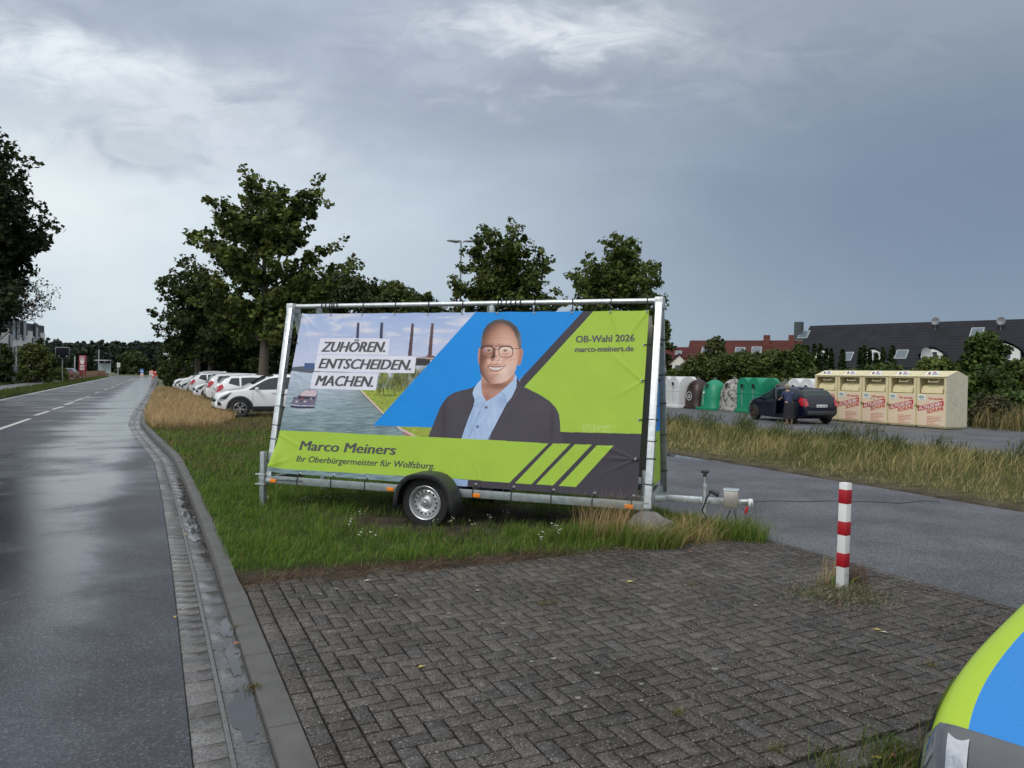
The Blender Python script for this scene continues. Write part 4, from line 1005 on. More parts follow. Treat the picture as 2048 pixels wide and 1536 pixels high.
    for ex in (812, 990):
        e(ex, 446, 25, 9, (206, 188, 180), .9); e(ex, 445, 11, 10.5, (58, 44, 38), 1.0); e(ex, 445, 5, 5, (18, 14, 14), 1.0); e(ex + 4, 441, 2.6, 2.6, (245, 245, 245), .9)
        ln(ex - 28, 443, ex - 6, 435, 4, (72, 48, 42), .85); ln(ex - 6, 435, ex + 27, 442, 4, (72, 48, 42), .85); ln(ex - 24, 455, ex + 22, 456, 2.5, (132, 86, 74), .6); ln(ex - 26, 476, ex + 26, 478, 4, (140, 94, 80), .5)
    e(768, 438, 20, 22, (140, 120, 190), .35); e(1040, 470, 16, 22, (220, 214, 226), .18)
    for gx, rx in ((795, 72), (996, 76)):
        d = np.abs(((np.abs(X - (830 + gx / 5.487)) / (rx / 5.487)) ** 3 + (np.abs(Y - (620 + 458 / 5.487)) / (60 / 5.487)) ** 3) ** (1 / 3) - 1) * 66
        top = np.where(Y < 620 + 430 / 5.487, 7.0, 4.0); w = np.clip((top - d) / 3 + .2, 0, .92); C[:] = C * (1 - w[:, None]) + np.array((40, 38, 40)) * w[:, None]
    ln(864, 430, 922, 430, 6, (58, 56, 58)); ln(1070, 420, 1152, 424, 5, (84, 80, 80)); ln(722, 412, 704, 416, 5, (84, 80, 80))
    e(850, 552, 10, 5, (84, 46, 38), .75); e(918, 554, 10, 5, (84, 46, 38), .75); e(884, 528, 8, 14, (244, 214, 198), .45)
    fill(c([(798, 612), (840, 614), (875, 617), (890, 620), (905, 617), (945, 614), (986, 611), (960, 650), (922, 670), (888, 675), (852, 669), (822, 650)]), (166, 98, 90)); fill(c([(808, 619), (848, 628), (890, 632), (932, 628), (975, 618), (950, 646), (917, 659), (888, 662), (856, 657), (830, 645)]), (224, 218, 212)); ln(804, 616, 850, 627, 3, (92, 48, 44), .8); ln(850, 627, 930, 627, 3, (92, 48, 44), .8); ln(930, 627, 980, 615, 3, (92, 48, 44), .8); e(888, 676, 40, 6, (196, 134, 124), .5)
    e(800, 616, 8, 9, (110, 62, 54), .5); e(984, 614, 8, 9, (110, 62, 54), .5)
    for k in range(7): ln(840 + k * 17, 631, 840 + k * 17, 653, 1.4, (184, 176, 170), .6)
    # lime band with name, stripes
    fill([(500, 857.5), (559.5, 860.3), (960, 878.7), (1097, 887), (1018.7, 965.6), (906, 957), (810, 952), (545, 936.6), (500, 934)], LM)
    for P in ([(1106, 887), (1140.6, 887.5), (1062.5, 968.8), (1029.7, 966.6)], [(1150, 888.4), (1183.8, 889.4), (1104.7, 972), (1071, 969.7)], [(1193.8, 890.6), (1227, 891.6), (1150, 975.3), (1115.6, 973.4)]): fill(P, LM)
    fill([(1097, 887), (1106, 887), (1029.7, 966.6), (1018.7, 965.6)], DK)
    lowm = inpoly(X, Y, [(900, 956.5), (1018.7, 965.6), (1260, 980), (1260, 1060), (900, 1060)]); C[lowm] = np.array(DK); fill([(905, 957), (936, 960), (930, 1000), (900, 1000)], (150, 176, 214))
    m_ = (np.abs(X - 1123 + (Y - 880) * .012) < .35) & (Y > 866) & (Y < 985); C[m_] = C[m_] * .6 + 60
    C[:] *= (1 + .05 * (N(.9, .9, 3, 77) - .5))[:, None]
    return C
def banner_grid(nu, nv, front=True):
    u, v = np.linspace(0, 1, nu), np.linspace(0, 1, nv); U, Vv = np.meshgrid(u, v)
    # edges sag slightly between the grommets
    f = lambda c0, c1, k: c0[k] * (1 - U) + c1[k] * U
    XY = [(f(cBL, cBR, k) * (1 - Vv) + f(cTL, cTR, k) * Vv).ravel() for k in (0, 1)]
    XY[1] = XY[1] - (.010 * np.abs(np.sin(U.ravel() * math.pi * 11)) ** 1.0) * np.exp(-(1 - Vv.ravel()) / .05) * .6 - .03 * (4 * U.ravel() * (1 - U.ravel())) * 0
    i = np.arange(nu * nv).reshape(nv, nu)
    Fq = np.stack([i[:-1, :-1], i[:-1, 1:], i[1:, 1:], i[1:, :-1]], -1).reshape(-1, 4)
    return XY[0], XY[1], Fq
bx, by, Fq = banner_grid(1040, 520)
flat = np.array(P0)[None] + np.outer(bx, (1, 0, 0)) + np.outer(by, PV)
Mw = np.array(TM); wpt = flat @ Mw[:3, :3].T + Mw[:3, 3]
X_, Y_ = proj_np(wpt)
cols = lin(np.clip(paint(X_, Y_), 0, 255)) * .80
Vb = flat + disp(bx, by)[:, None] * np.array(PN)
m_ban = pm('printed_tarpaulin', (1, 1, 1), .55, 0, .04, 3, .05, 260, vc=True, spec=.22)
ban = npmesh('banner', Vb, Fq, m_ban, cols=cols, parent=T_, smooth=True)
back = pm('tarpaulin_back', (.50, .47, .42), .6, 0, .1, 3, .05, 200)
# lettering, a hair in front of the tarpaulin
m_ink = pm('dark_ink', (.035, .035, .042), .5, 0, .05)
def letter(body, p0, p1, cap, bold, shear, space=1.0):
    a, b = onb(*p0), onb(*p1); d = b - a; W_ = float(np.hypot(*d)); ux = d / W_; uy = np.array((-ux[1], ux[0])) * .0 + np.array((-.02, 1.0))
    mid = ((p0[0] + p1[0]) / 2, (p0[1] + p1[1]) / 2); capm = float(np.hypot(*(onb(mid[0], mid[1] - cap) - onb(*mid))))
    V, F = text_geo(body, 0, shear, space); x0, x1 = V[:, 0].min(), V[:, 0].max()
    q_ = a[None] + np.outer((V[:, 0] - x0) / (x1 - x0) * W_, ux) + np.outer(V[:, 1] / CAPH * capm, uy)
    mb = MB()
    for lay, dxx in enumerate((0.0,) if not bold else np.array((-1, -.5, 0, .5, 1)) * bold):
        qx, qy = q_[:, 0] + dxx * capm, q_[:, 1]; z = disp(qx, qy) + .003 + lay * .0003
        P = np.array(P0)[None] + np.outer(qx, (1, 0, 0)) + np.outer(qy, PV) + z[:, None] * np.array(PN); mb.add([tuple(p) for p in P], F)
    return mb.build('lettering', m_ink, ban, smooth=0, recalc=False)
letter('ZUHÖREN.', (642.6, 703.2), (769.5, 703.8), 19.5, .055, .24)
letter('ENTSCHEIDEN.', (637, 736.2), (821, 740), 19.3, .055, .24)
letter('MACHEN.', (630.3, 770.6), (744.8, 773.6), 19.8, .055, .24)
letter('Marco Meiners', (599, 899.8), (790.2, 909.4), 18.6, .050, .12)
letter('Ihr Oberbürgermeister für Wolfsburg.', (592.5, 922.9), (868.4, 937.9), 12.0, .022, .16)
letter('OB-Wahl 2026', (1151.6, 684.8), (1268.4, 682.4), 13.2, .045, 0)
letter('marco-meiners.de', (1150.4, 704), (1266.6, 702.2), 11.0, .05, 0)
# grommets + bungee cords
m_grom = pm('grommet', (.6, .6, .6), .3, .9, .1)
def b3(px, py, dz=.004):
    q_ = onb(px, py); z = float(disp(np.array([q_[0]]), np.array([q_[1]]))[0]) + dz
    return P0 + Vector((q_[0], 0, 0)) + PV * q_[1] + PN * z
mb = MB(); gr = [(605.6, 631), (661.7, 630.5), (724.6, 629.5), (789, 629), (855.6, 628.5), (924, 627.5), (995, 626.5), (1068.5, 626), (1143.7, 625.5), (1221, 624.5), (1294, 624), (595, 686), (580, 748), (570, 814), (553, 880), (1288, 690), (1284, 762), (1278, 840), (1272, 919),
    (601, 946.5), (668, 951), (735.5, 955.5), (806, 960), (951.5, 969), (1028, 974), (1107.5, 980), (1189.5, 986.5), (1267.5, 992)]
for px, py in gr:
    p = b3(px, py); q4 = PN.to_track_quat('Z', 'Y').to_matrix().to_4x4(); mb = MB(); mb.lathe([(.006, .003), (.010, .005), (.014, .003), (.015, 0)], 10, 0, Matrix.Translation(p) @ q4); mb.build('grommet', m_grom, ban)
def cord(pts, r=.0055):
    mb = MB(); mb.tube(pts, r, 6); mb.build('bungee_cord', black, T_)
for px, py in gr[1:11]:
    p = b3(px, py, .006); cord([p, p + Vector((.004, .02, .05)), Vector((p.x, -.040, ZT - .02)), Vector((p.x, -.03, ZT + .034)), Vector((p.x, .03, ZT + .036)), Vector((p.x + .01, .04, ZT - .02))])
for x in (-4.34, -4.28, -4.22, -4.16, -4.11, -1.86, -1.80, -1.74, -1.68, -1.62): cord([Vector((x + .045 * math.cos(t) * .3, .043 * math.cos(t), ZT + .043 * math.sin(t))) for t in np.linspace(0, 6.28, 9)])
for side, x_at in ((0, lambda t: XL + (XLT - XL) * t), (1, lambda t: 0.0)):
    for px, py in (gr[11:15] if side == 0 else gr[15:19]):
        p = b3(px, py, .006); t = (p.z - ZR) / (ZT - ZR); x = x_at(t); y = -LW * (1 - t) - .0; sg = -1 if side == 0 else 1
        cord([p, Vector((x - sg * .05, y - .05, p.z + .01)), Vector((x, y - .05, p.z + .012)), Vector((x + sg * .05, y - .045, p.z + .012)), Vector((x + sg * .052, y + .04, p.z)), Vector((x, y + .055, p.z - .01))])
    for t in (.1, .3, .47, .62, .8):
        x = x_at(t); y = -LW * (1 - t); z = ZR + (ZT - ZR) * t
        if side == 1: cord([Vector((x + .047, -y + .05, z)), Vector((x + .047, -y - .05, z + .01)), Vector((x - .02, -y - .06, z))])
        cord([Vector((x - .047, y + .05, z)), Vector((x - .047, y - .048, z + .006)), Vector((x + .047, y - .048, z)), Vector((x + .049, y + .05, z + .01))])
for px, py in gr[19:]:
    p = b3(px, py, .006); cord([p, Vector((p.x - .015, -LW - .03, ZR + .06)), Vector((p.x - .02, -LW - .03, ZR - .045)), Vector((p.x - .02, -LW + .03, ZR - .047))])
# far banner (plain reverse side shows through the frame) and the narrow end panel
mb = MB()
mb.add([(XL + .12, LW - .02, ZR + .12), (-.10, LW - .02, ZR + .12), (-.10, .10, ZT - .16), (XLT + .2, .10, ZT - .16)], [(0, 1, 2, 3)])
rbn = mb.build('rear_banner', back, T_, smooth=0)
def endp(t0, t1, y0, y1, x=-.02): # panel in the end triangle between heights t0..t1 (0 bottom 1 top)
    z = lambda t: ZR + (ZT - ZR) * t
    return [(x, y0 * (1 - t0), z(t0)), (x, y1 * (1 - t0), z(t0)), (x, y1 * (1 - t1), z(t1)), (x, y0 * (1 - t1), z(t1))]
mb = MB(); E_ = [(.06, .33, 0), (.33, .70, 1), (.70, .92, 2)]
for a, b, mi in E_: mb.add(endp(a, b, -.50, .52), [(0, 1, 2, 3)], mi)
mb.build('end_banner', [pm('print_lime', (.37, .56, .055), .5), pm('print_blue', (.0, .26, .75), .5), pm('print_green', (.06, .10, .05), .5)], T_, smooth=0)
mb = MB()
for k in range(4): mb.box((-.012, -.28, .72 + k * .05), (.004, .16, .022), 0)
mb.build('end_banner_print', m_ink, T_, smooth=0)
# ---- wheels
wc_ = rayT(849, 1003.7, (0, -.93, 0), (0, 1, 0)); WX, WZ, WR = wc_.x, .285, .297
def steel_wheel(par, x, y, z, sgn, name='wheel'):
    w = bpy.data.objects.new(name, None); COL.objects.link(w); w.parent = par; w.empty_display_size = .2
    M = Matrix.Translation((x, y, z)) @ Matrix.Rotation(R(90) * (1 if sgn < 0 else -1), 4, 'X')   # local +z points outward
    mb = MB(); mb.lathe([(.19, -.07), (.235, -.078), (.275, -.07), (.292, -.045), (WR, -.02), (WR, .02), (.292, .045), (.275, .068), (.235, .076), (.19, .07)], 44, 0, M)
    for k in range(3): mb.lathe([(WR + .0005, -.03 + k * .028), (WR + .0025, -.028 + k * .028), (WR + .0025, -.012 + k * .028), (WR + .0005, -.010 + k * .028)], 44, 0, M)
    mb.build('tyre', black, w)
    mb = MB(); mb.lathe([(.192, .074), (.186, .078), (.178, .074), (.170, .045), (.168, .012), (.150, .030), (.128, .043), (.105, .040), (.090, .026), (.075, .022), (.058, .040), (.048, .046), (.034, .046), (.030, .030), (0, .030)], 44, 0, M)
    for k in range(16):
        t = 2 * math.pi * k / 16; mb.lathe([(0, .0475), (.0115, .0465)], 10, 1, M @ Matrix.Translation((.128 * math.cos(t), .128 * math.sin(t), .0)))
    for k in range(4):
        t = 2 * math.pi * k / 4 + .5; mb.lathe([(0, .040), (.008, .034)], 6, 1, M @ Matrix.Translation((.068 * math.cos(t), .068 * math.sin(t), .0)))
    mb.build('rim', [rimm, darkin], w)
    mb = MB(); mb.lathe([(.030, .03), (.028, .062), (.02, .072), (0, .075)], 16, 0, M); mb.build('hub_cap', pm('bright_metal', (.75, .75, .73), .18, .9, .05), w)
    return w
steel_wheel(T_, WX, -.85, WZ, -1); steel_wheel(T_, WX, .85, WZ, 1)
for sgn in (-1, 1):
    mb = MB(); N = 18; V = []; F = []
    arc = [(-.365, -.06), (-.352, .06), (-.325, .16), (-.27, .245), (-.20, .300), (-.12, .326), (0, .335), (.10, .330), (.19, .305), (.265, .245), (.325, .16), (.365, .04), (.385, -.10)]
    prof = [(-.155, -.055), (-.150, -.005), (-.13, .0), (.11, .0), (.12, -.03)]
    for (ax_, az_) in arc:
        r_ = math.hypot(ax_, az_)
        for (py_, pr_) in prof: k = (r_ + pr_) / r_; V.append((WX + ax_ * k, sgn * .85 - (-sgn) * py_ * -1 if False else sgn * .85 + (-py_ if sgn > 0 else py_), WZ + az_ * k))
    m5 = len(prof)
    for i in range(len(arc) - 1):
        for k in range(m5 - 1): F.append((i * m5 + k, i * m5 + k + 1, (i + 1) * m5 + k + 1, (i + 1) * m5 + k))
    mb.add(V, F); f_ = mb.build('fender', blackp, T_, smooth=50)
    sm_ = f_.modifiers.new('thick', 'SOLIDIFY'); sm_.thickness = .008
# side reflectors, lettering on the rail, support posts
for px in (546, 781, 953, 1258):
    p = rayT(px, 965 + (px - 546) * .066, (0, -LW - .026, 0), (0, 1, 0)); mb = MB(); mb.box((p.x, -LW - .031, ZR - .012), (.085, .012, .042), 0, .004); mb.build('side_reflector', orange, T_)
mb = MB(); p = rayT(554, 966, (0, -LW - .027, 0), (0, 1, 0)); put_text(mb, 'www.ANHÄNGER-WELT.DE', (p.x, -LW - .0275, ZR - .008), (1, 0, 0), (0, 0, 1), .36, .022, 0, .03); mb.build('rail_lettering', m_ink, T_, smooth=0)
for x, y, z0, z1, mt in ((XL - .085, -LW - .01, .02, .72, galv_d), (XL - .085, LW, .02, .72, galv_d), (-.075, -LW + .24, .05, .72, galv_d), (-.16, LW - .05, .05, .74, galv_d)):
    mb = MB(); mb.box((x, y, (z0 + z1) / 2), (.06, .06, z1 - z0), 0, .004); mb.box((x, y, ZR), (.075, .075, .14), 0, .004); mb.box((x, y, z0 + .005), (.12, .12, .01)); mb.build('support_post', mt, T_)
mb = MB(); mb.box((XL - .10, -LW + .02, ZR + .06), (.14, .16, .012), 0); mb.box((XL - .10, -LW + .02, ZR - .06), (.14, .16, .012), 0); mb.box((XL - .06, -LW + .06, ZR), (.02, .12, .12), 0); mb.build('mounting_bracket', galv, T_)
# ---- drawbar, jockey wheel, tool box, coupling
mb = MB(); mb.box((.42, 0, ZR - .005), (.98, .06, .070), 0, .006)
for k in range(5): mb.disc((.45 + k * .09, -.0356, ZR + .005), .009, 8)
mb.bar((-.6, -.3, ZR - .01), (.10, -.03, ZR - .01), .05, .07, 0, .004); mb.bar((-.6, .3, ZR - .01), (.10, .03, ZR - .01), .05, .07, 0, .004)
mb.build('drawbar', galv, T_)
jx = rayT(1409, 1000, (0, -.07, 0), (0, 1, 0)).x
j = bpy.data.objects.new('jockey_wheel', None); COL.objects.link(j); j.parent = T_
mb = MB(); mb.tube([(jx, -.075, .20), (jx, -.075, .56)], .026, 14); mb.tube([(jx, -.075, .56), (jx, -.075, .66)], .012, 8); mb.box((jx, -.055, ZR), (.09, .06, .05), 0, .004); mb.build('jockey_tube', galv, j)
mb = MB(); mb.box((jx, -.075, .70), (.085, .05, .035), 0, .01); mb.box((jx, -.075, .675), (.04, .04, .06), 0, .008); mb.build('crank_handle', blackp, j)
mb = MB(); mb.lathe([(.02, -.03), (.075, -.03), (.085, -.02), (.085, .02), (.075, .03), (.02, .03)], 20, 0, Matrix.Translation((jx + .03, -.075, .105)) @ Matrix.Rotation(R(90), 4, 'X')); mb.build('roller', black, j)
bxx = rayT(1461, 1020, (0, -.09, 0), (0, 1, 0)).x
mb = MB(); mb.box((bxx, -.02, ZR + .035), (.155, .15, .185), 0, .012); mb.build('tool_box', pm('stainless_box', (.50, .47, .42), .38, .7, .08), T_)
mb = MB(); mb.box((bxx, -.02, ZR + .133), (.165, .16, .014), 0, .005); mb.build('tool_box_lid', galv, T_)
cx_ = bxx + .10
mb = MB(); mb.bar((cx_ - .04, 0, ZR), (cx_ + .10, 0, ZR + .01), .055, .06, 0, .012); mb.lathe([(0, .045), (.026, .04), (.036, .015), (.036, -.05), (.03, -.055)], 14, 0, Matrix.Translation((cx_ + .10, 0, ZR + .005))); mb.build('coupling', pm('bright_metal', (.75, .75, .73), .18, .9, .05), T_)
mb = MB(); mb.box((cx_ + .06, -.035, ZR - .075), (.026, .016, .075), 0, .005, (0, .2, 0)); mb.build('coupling_lever', pm('red_plastic', (.50, .015, .02), .35), T_)
mb = MB(); mb.tube([(jx + .06, -.09, .48), (jx + .02, -.10, .40), (jx - .02, -.10, .28), (jx + .04, -.10, .17), (jx + .12, -.09, .12)], .008, 6); mb.tube([(bxx, -.05, .30), (bxx - .04, -.06, .2), (bxx + .03, -.06, .10)], .006, 6); mb.tube([(bxx + .04, -.05, .30), (bxx + .06, -.06, .18), (bxx + .10, -.06, .12)], .005, 6)
mb.build('cable', black, T_)
mb = MB(); mb.tube([(jx + .05, -.09, .50), (jx + .12, -.09, .47)], [.020, .026], 10); mb.tube([(jx + .12, -.09, .47), (jx + .155, -.09, .46)], .03, 10); mb.build('plug', blackp, T_)

# ---- boulder beside the drawbar
t = thing('boulder', 'grey granite boulder half hidden in grass beside the trailer drawbar', 'boulder', G(1300, 1082, .02))
bm = bmesh.new(); bmesh.ops.create_icosphere(bm, subdivisions=4, radius=1); P = np.array([v.co for v in bm.verts])
nz = fbm(P[:, 0] + 3, P[:, 1] + P[:, 2] * 1.3 + 5, 1.6, 4, 8)
for v, k in zip(bm.verts, nz): v.co = Vector((v.co.x * .25, v.co.y * .18, v.co.z * .19 + .09)) * (.75 + .5 * k)
mb = MB(); mb.add([tuple(v.co) for v in bm.verts], [tuple(q_.index for q_ in f.verts) for f in bm.faces]); bm.free()
mb.build('stone', pm('granite', (.17, .165, .155), .85, 0, .35, 9, .8, 30, dirt=((.09, .09, .07), .5, .7, 5)), t, smooth=50)

# ---- red and white bollard
p = G(1684, 1180, .015); p.z = .015
t = thing('bollard', 'square white post with three red bands standing on the block paving', 'bollard', p, RZ + R(8))
t.rotation_euler[1] = R(1.2)
mb = MB(); H_ = .875; w_ = .07
zs = [0, .305, .415, .545, .655, .745 + .03, .86 - .0, H_]
zs = [0, .31, .415, .555, .655, .795, .865 - .012, H_]
mb.box((0, 0, H_ / 2), (w_, w_, H_), 0, .003); post = mb.build('post', pm('bollard_white', (.70, .71, .70), .38, 0, .05, 8, .05, 60, dirt=((.35, .33, .28), .66, .85, 6)), t)
m_red = pm('bollard_red', (.36, .006, .014), .4, 0, .12, 7)
for a, b in ((.192, .305), (.45, .561), (.706, .821)):
    mb = MB(); mb.box((0, 0, (a + b) / 2), (w_ + .003, w_ + .003, b - a), 0, .002); mb.build('red_band', m_red, t)
mb = MB(); mb.lathe([(0, .052), (.010, .050), (.0145, .042), (.0145, .03), (.01, .02), (.01, 0)], 14, 0, Matrix.Translation((.033, .01, .13)) @ Matrix.Rotation(R(90), 4, 'Y')); mb.build('lock_knob', pm('bollard_white', (.7, .7, .7)), t)
mb = MB(); mb.lathe([(.008, 0), (.010, .0)], 12, 0, Matrix.Translation((-.012, -.0358, .13)) @ Matrix.Rotation(R(90), 4, 'X')); mb.box((.014, -.0357, .125), (.012, .0006, .003)); mb.build('lock_hole', darkin, t)
# ================================================================== CARS
def smooth01(x, a, b):
    t = min(1, max(0, (x - a) / (b - a))); return t * t * (3 - 2 * t)
class CarShape:
    def __init__(s, L, W_, prof, belt, under, tumble=.22, nose=.80, tail=.86, pw=2.4):
        s.pw = pw; s.L, s.W, s.prof, s.belt, s.under, s.tumble, s.nose, s.tail = L, W_, prof, belt, under, tumble, nose, tail
    def zt(s, x): return float(np.interp(x, *zip(*s.prof)))
    def half(s, x):
        t = x / (s.L / 2); k = s.nose if t > 0 else s.tail; u = abs(t)
        return s.W / 2 * (1 - (1 - k) * max(0, (u - .55) / .45) ** s.pw)
    def ring(s, x):
        w = s.half(x); zt = s.zt(x); zb = float(np.interp(x, *zip(*s.under))); b = min(float(np.interp(x, *zip(*s.belt))), zt - .015)
        b = max(b, zb + .05); g = zt - b; k = smooth01(g, .06, .42); T = s.tumble
        hi = b - zb
        return [(0, zb), (.80 * w, zb), (.955 * w, zb + .05 * hi), (.985 * w, zb + .22 * hi), (1.0 * w, zb + .52 * hi), (.995 * w, zb + .80 * hi), (.975 * w, b),
                (w * (.965 - .40 * T * k), b + .45 * g), (w * (.93 - T * .80 * k), b + .86 * g), (w * (.80 - T * .75 * k), b + .965 * g), (w * (.45 - .06 * k), b + g + .012), (0, b + g + .02)]
    def sy(s, x, z):
        r = s.ring(x)[1:]; zs = [p[1] for p in r]; ys = [p[0] for p in r]; return float(np.interp(z, zs, ys))
    def sz(s, x, y):
        r = s.ring(x)[6:]; r = r[::-1]; return float(np.interp(abs(y), [p[0] for p in r], [p[1] for p in r]))
    def body(s, n=64):
        xs = sorted(set(list(np.linspace(-s.L / 2, s.L / 2, n)) + [p[0] for p in s.prof]))
        V = []; F = []; m = None
        for x in xs:
            r = s.ring(x); full = r + [(-y, z) for y, z in r[-2:0:-1]]; m = len(full); V += [(x, y, z) for y, z in full]
        for i in range(len(xs) - 1):
            for k in range(m): F.append((i * m + k, i * m + (k + 1) % m, (i + 1) * m + (k + 1) % m, (i + 1) * m + k))
        # rounded end caps
        for i, sg in ((0, -1), (len(xs) - 1, 1)):
            base = list(range(i * m, i * m + m)); prev = base; cz = np.mean([V[q][2] for q in base])
            for d, f in ((.035, .90), (.05, .70)):
                o = len(V)
                for q in base: V.append((V[q][0] + sg * d, V[q][1] * (f + .06), cz + (V[q][2] - cz) * f))
                new = list(range(o, o + m)); F += [(prev[k], prev[(k + 1) % m], new[(k + 1) % m], new[k]) for k in range(m)]; prev = new
            F.append(tuple(prev))
        mb = MB(); mb.add(V, F); return mb
    def side(s, poly, off=.008, sub=6, sgn=1):
        """patch on the body side from an (x, z) outline"""
        # sliced into columns so that the patch follows the curved side
        n = len(poly); xs = [p[0] for p in poly]; x0, x1 = min(xs), max(xs)
        cols_ = sorted(set(round(v, 4) for v in list(np.linspace(x0 + 1e-4, x1 - 1e-4, max(8, sub * 3))) + [min(max(x, x0 + 1e-4), x1 - 1e-4) for x in xs]))
        nz = 7; V = []; F = []
        for x in cols_:
            zz_ = []
            for i in range(n):
                (xa, za), (xb, zb) = poly[i], poly[(i + 1) % n]
                if xa != xb and min(xa, xb) <= x <= max(xa, xb): zz_.append(za + (zb - za) * (x - xa) / (xb - xa))
            lo, hi = min(zz_), max(zz_)
            for k in range(nz): z = lo + (hi - lo) * k / (nz - 1); V.append((x, sgn * (s.sy(x, z) + off), z))
        for i in range(len(cols_) - 1):
            for k in range(nz - 1): q_ = i * nz + k; F.append((q_, q_ + 1, q_ + nz + 1, q_ + nz))
        return V, F
    def top(s, x0, x1, y0, y1, off=.008, nx=8, ny=10):
        """patch on bonnet / windscreen / tailgate: y width goes y0 at x0 to y1 at x1"""
        V = []; F = []
        for i in range(nx + 1):
            t = i / nx; x = x0 + (x1 - x0) * t; w = y0 + (y1 - y0) * t
            for j in range(ny + 1): y = -w + 2 * w * j / ny; V.append((x, y, s.sz(x, y) + off))
        for i in range(nx):
            for j in range(ny): q_ = i * (ny + 1) + j; F.append((q_, q_ + 1, q_ + ny + 2, q_ + ny + 1))
        return V, F
refl_m = pm('chrome_reflector', (.55, .57, .59), .12, .9, .2, 30, .25, 12)
lens_m = pm('wet_headlight_lens', (.085, .09, .095), .05, .35, .18, 5, .10, 9, coat=1.0)
def circ(cx, cz, r, a0, a1, n=14): return [(cx + r * math.cos(t), cz + r * math.sin(t)) for t in np.linspace(a0, a1, n)]
def car_wheel(par, x, y, r, sgn, spokes=5, rim_mat=None, w=.20):
    e = bpy.data.objects.new('wheel', None); COL.objects.link(e); e.parent = par; e.empty_display_size = .2
    M = Matrix.Translation((x, y, r)) @ Matrix.Rotation(R(90) * (1 if sgn < 0 else -1), 4, 'X'); k = r / .33
    mb = MB(); mb.lathe([(.20 * k, -w / 2), (.29 * k, -w / 2), (.32 * k, -w * .36), (r, -w * .2), (r, w * .2), (.32 * k, w * .36), (.29 * k, w / 2), (.225 * k, w / 2 - .005)], 36, 0, M); mb.build('tyre', black, e)
    mb = MB(); mb.lathe([(.225 * k, w / 2 - .004), (.213 * k, w / 2 + .004), (.205 * k, w / 2 - .02)], 36, 0, M); mb.lathe([(.06 * k, w / 2 - .01), (.05 * k, w / 2 + .004), (0, w / 2 + .006)], 18, 0, M)
    for i in range(spokes):
        t = 2 * math.pi * i / spokes + .3
        for d in (-.22, .22):
            mb.bar((.04 * k * math.cos(t), .04 * k * math.sin(t), w / 2 - .012), (.210 * k * math.cos(t + d), .210 * k * math.sin(t + d), w / 2 - .012), .026 * k, .02, 0, .003, M)
    mb.build('rim', rim_mat or rimm, e)
    mb = MB(); mb.lathe([(.206 * k, w / 2 - .04), (0, w / 2 - .04)], 30, 0, M); mb.build('brake_disc', darkin, e)
    return e
HATCH = dict(
 suv=CarShape(4.12, 1.76, [(-2.06, .82), (-2.02, 1.02), (-1.93, 1.10), (-1.62, 1.47), (-1.40, 1.545), (-.7, 1.575), (.05, 1.55), (.35, 1.49), (.75, 1.26), (1.10, 1.06), (1.28, 1.02), (1.7, .97), (1.93, .87), (2.02, .74), (2.06, .58)],
   [(-2.06, .95), (-1.6, 1.04), (0, .985), (1.0, .955), (1.3, .94), (1.7, .88), (2.06, .56)], [(-2.06, .42), (-1.7, .26), (0, .22), (1.6, .25), (2.06, .36)]),
 hatch=CarShape(4.05, 1.76, [(-2.02, .78), (-2.0, .96), (-1.94, 1.04), (-1.66, 1.36), (-1.42, 1.44), (-.6, 1.485), (.1, 1.465), (.38, 1.41), (.85, 1.15), (1.15, .985), (1.35, .955), (1.7, .88), (1.92, .78), (2.0, .66), (2.025, .52)],
   [(-2.02, .90), (-1.6, .97), (0, .91), (1.0, .88), (1.35, .87), (1.7, .80), (2.02, .5)], [(-2.02, .38), (-1.7, .22), (0, .18), (1.6, .2), (2.02, .28)]),
 city=CarShape(3.6, 1.65, [(-1.80, .80), (-1.78, 1.0), (-1.72, 1.12), (-1.52, 1.42), (-1.35, 1.475), (-.5, 1.50), (.2, 1.475), (.42, 1.42), (.85, 1.16), (1.12, 1.0), (1.25, .965), (1.5, .90), (1.70, .80), (1.77, .68), (1.8, .52)],
   [(-1.80, .95), (-1.5, .99), (0, .92), (1.0, .90), (1.25, .89), (1.5, .84), (1.8, .5)], [(-1.8, .38), (-1.5, .22), (0, .18), (1.4, .2), (1.8, .28)]))
_h = HATCH['hatch']; _k = .93
HATCH['small'] = CarShape(_h.L * _k, _h.W * _k, [(a * _k, b * _k) for a, b in _h.prof], [(a * _k, b * _k) for a, b in _h.belt], [(a * _k, b * _k) for a, b in _h.under])
def side_windows(c, name='side_window'):
    """door glass outlines from the shape's own belt and roof"""
    b = lambda x: float(np.interp(x, *zip(*c.belt))); out = []
    L2 = c.L / 2
    xr0, xr1, xf0 = -.72 * L2, -.12 * L2, .14 * L2
    top = lambda x: c.zt(x) - .095
    xf1 = max(x for x in np.linspace(.2, .66 * L2, 60) if top(x) - b(x) > .06)
    out.append([(-.02 * L2, b(-.02 * L2) + .04), (xf1, b(xf1) + .045)] + [(x, top(x)) for x in np.linspace(xf1 - .04, -.02 * L2, 7)])
    out.append([(-.50 * L2, b(-.5 * L2) + .04), (-.07 * L2, b(-.07 * L2) + .04)] + [(x, top(x)) for x in np.linspace(-.07 * L2, -.50 * L2, 7)])
    out.append([(-.76 * L2, b(-.76 * L2) + .16), (-.54 * L2, b(-.54 * L2) + .05)] + [(x, top(x)) for x in np.linspace(-.54 * L2, -.70 * L2, 4)])
    return out
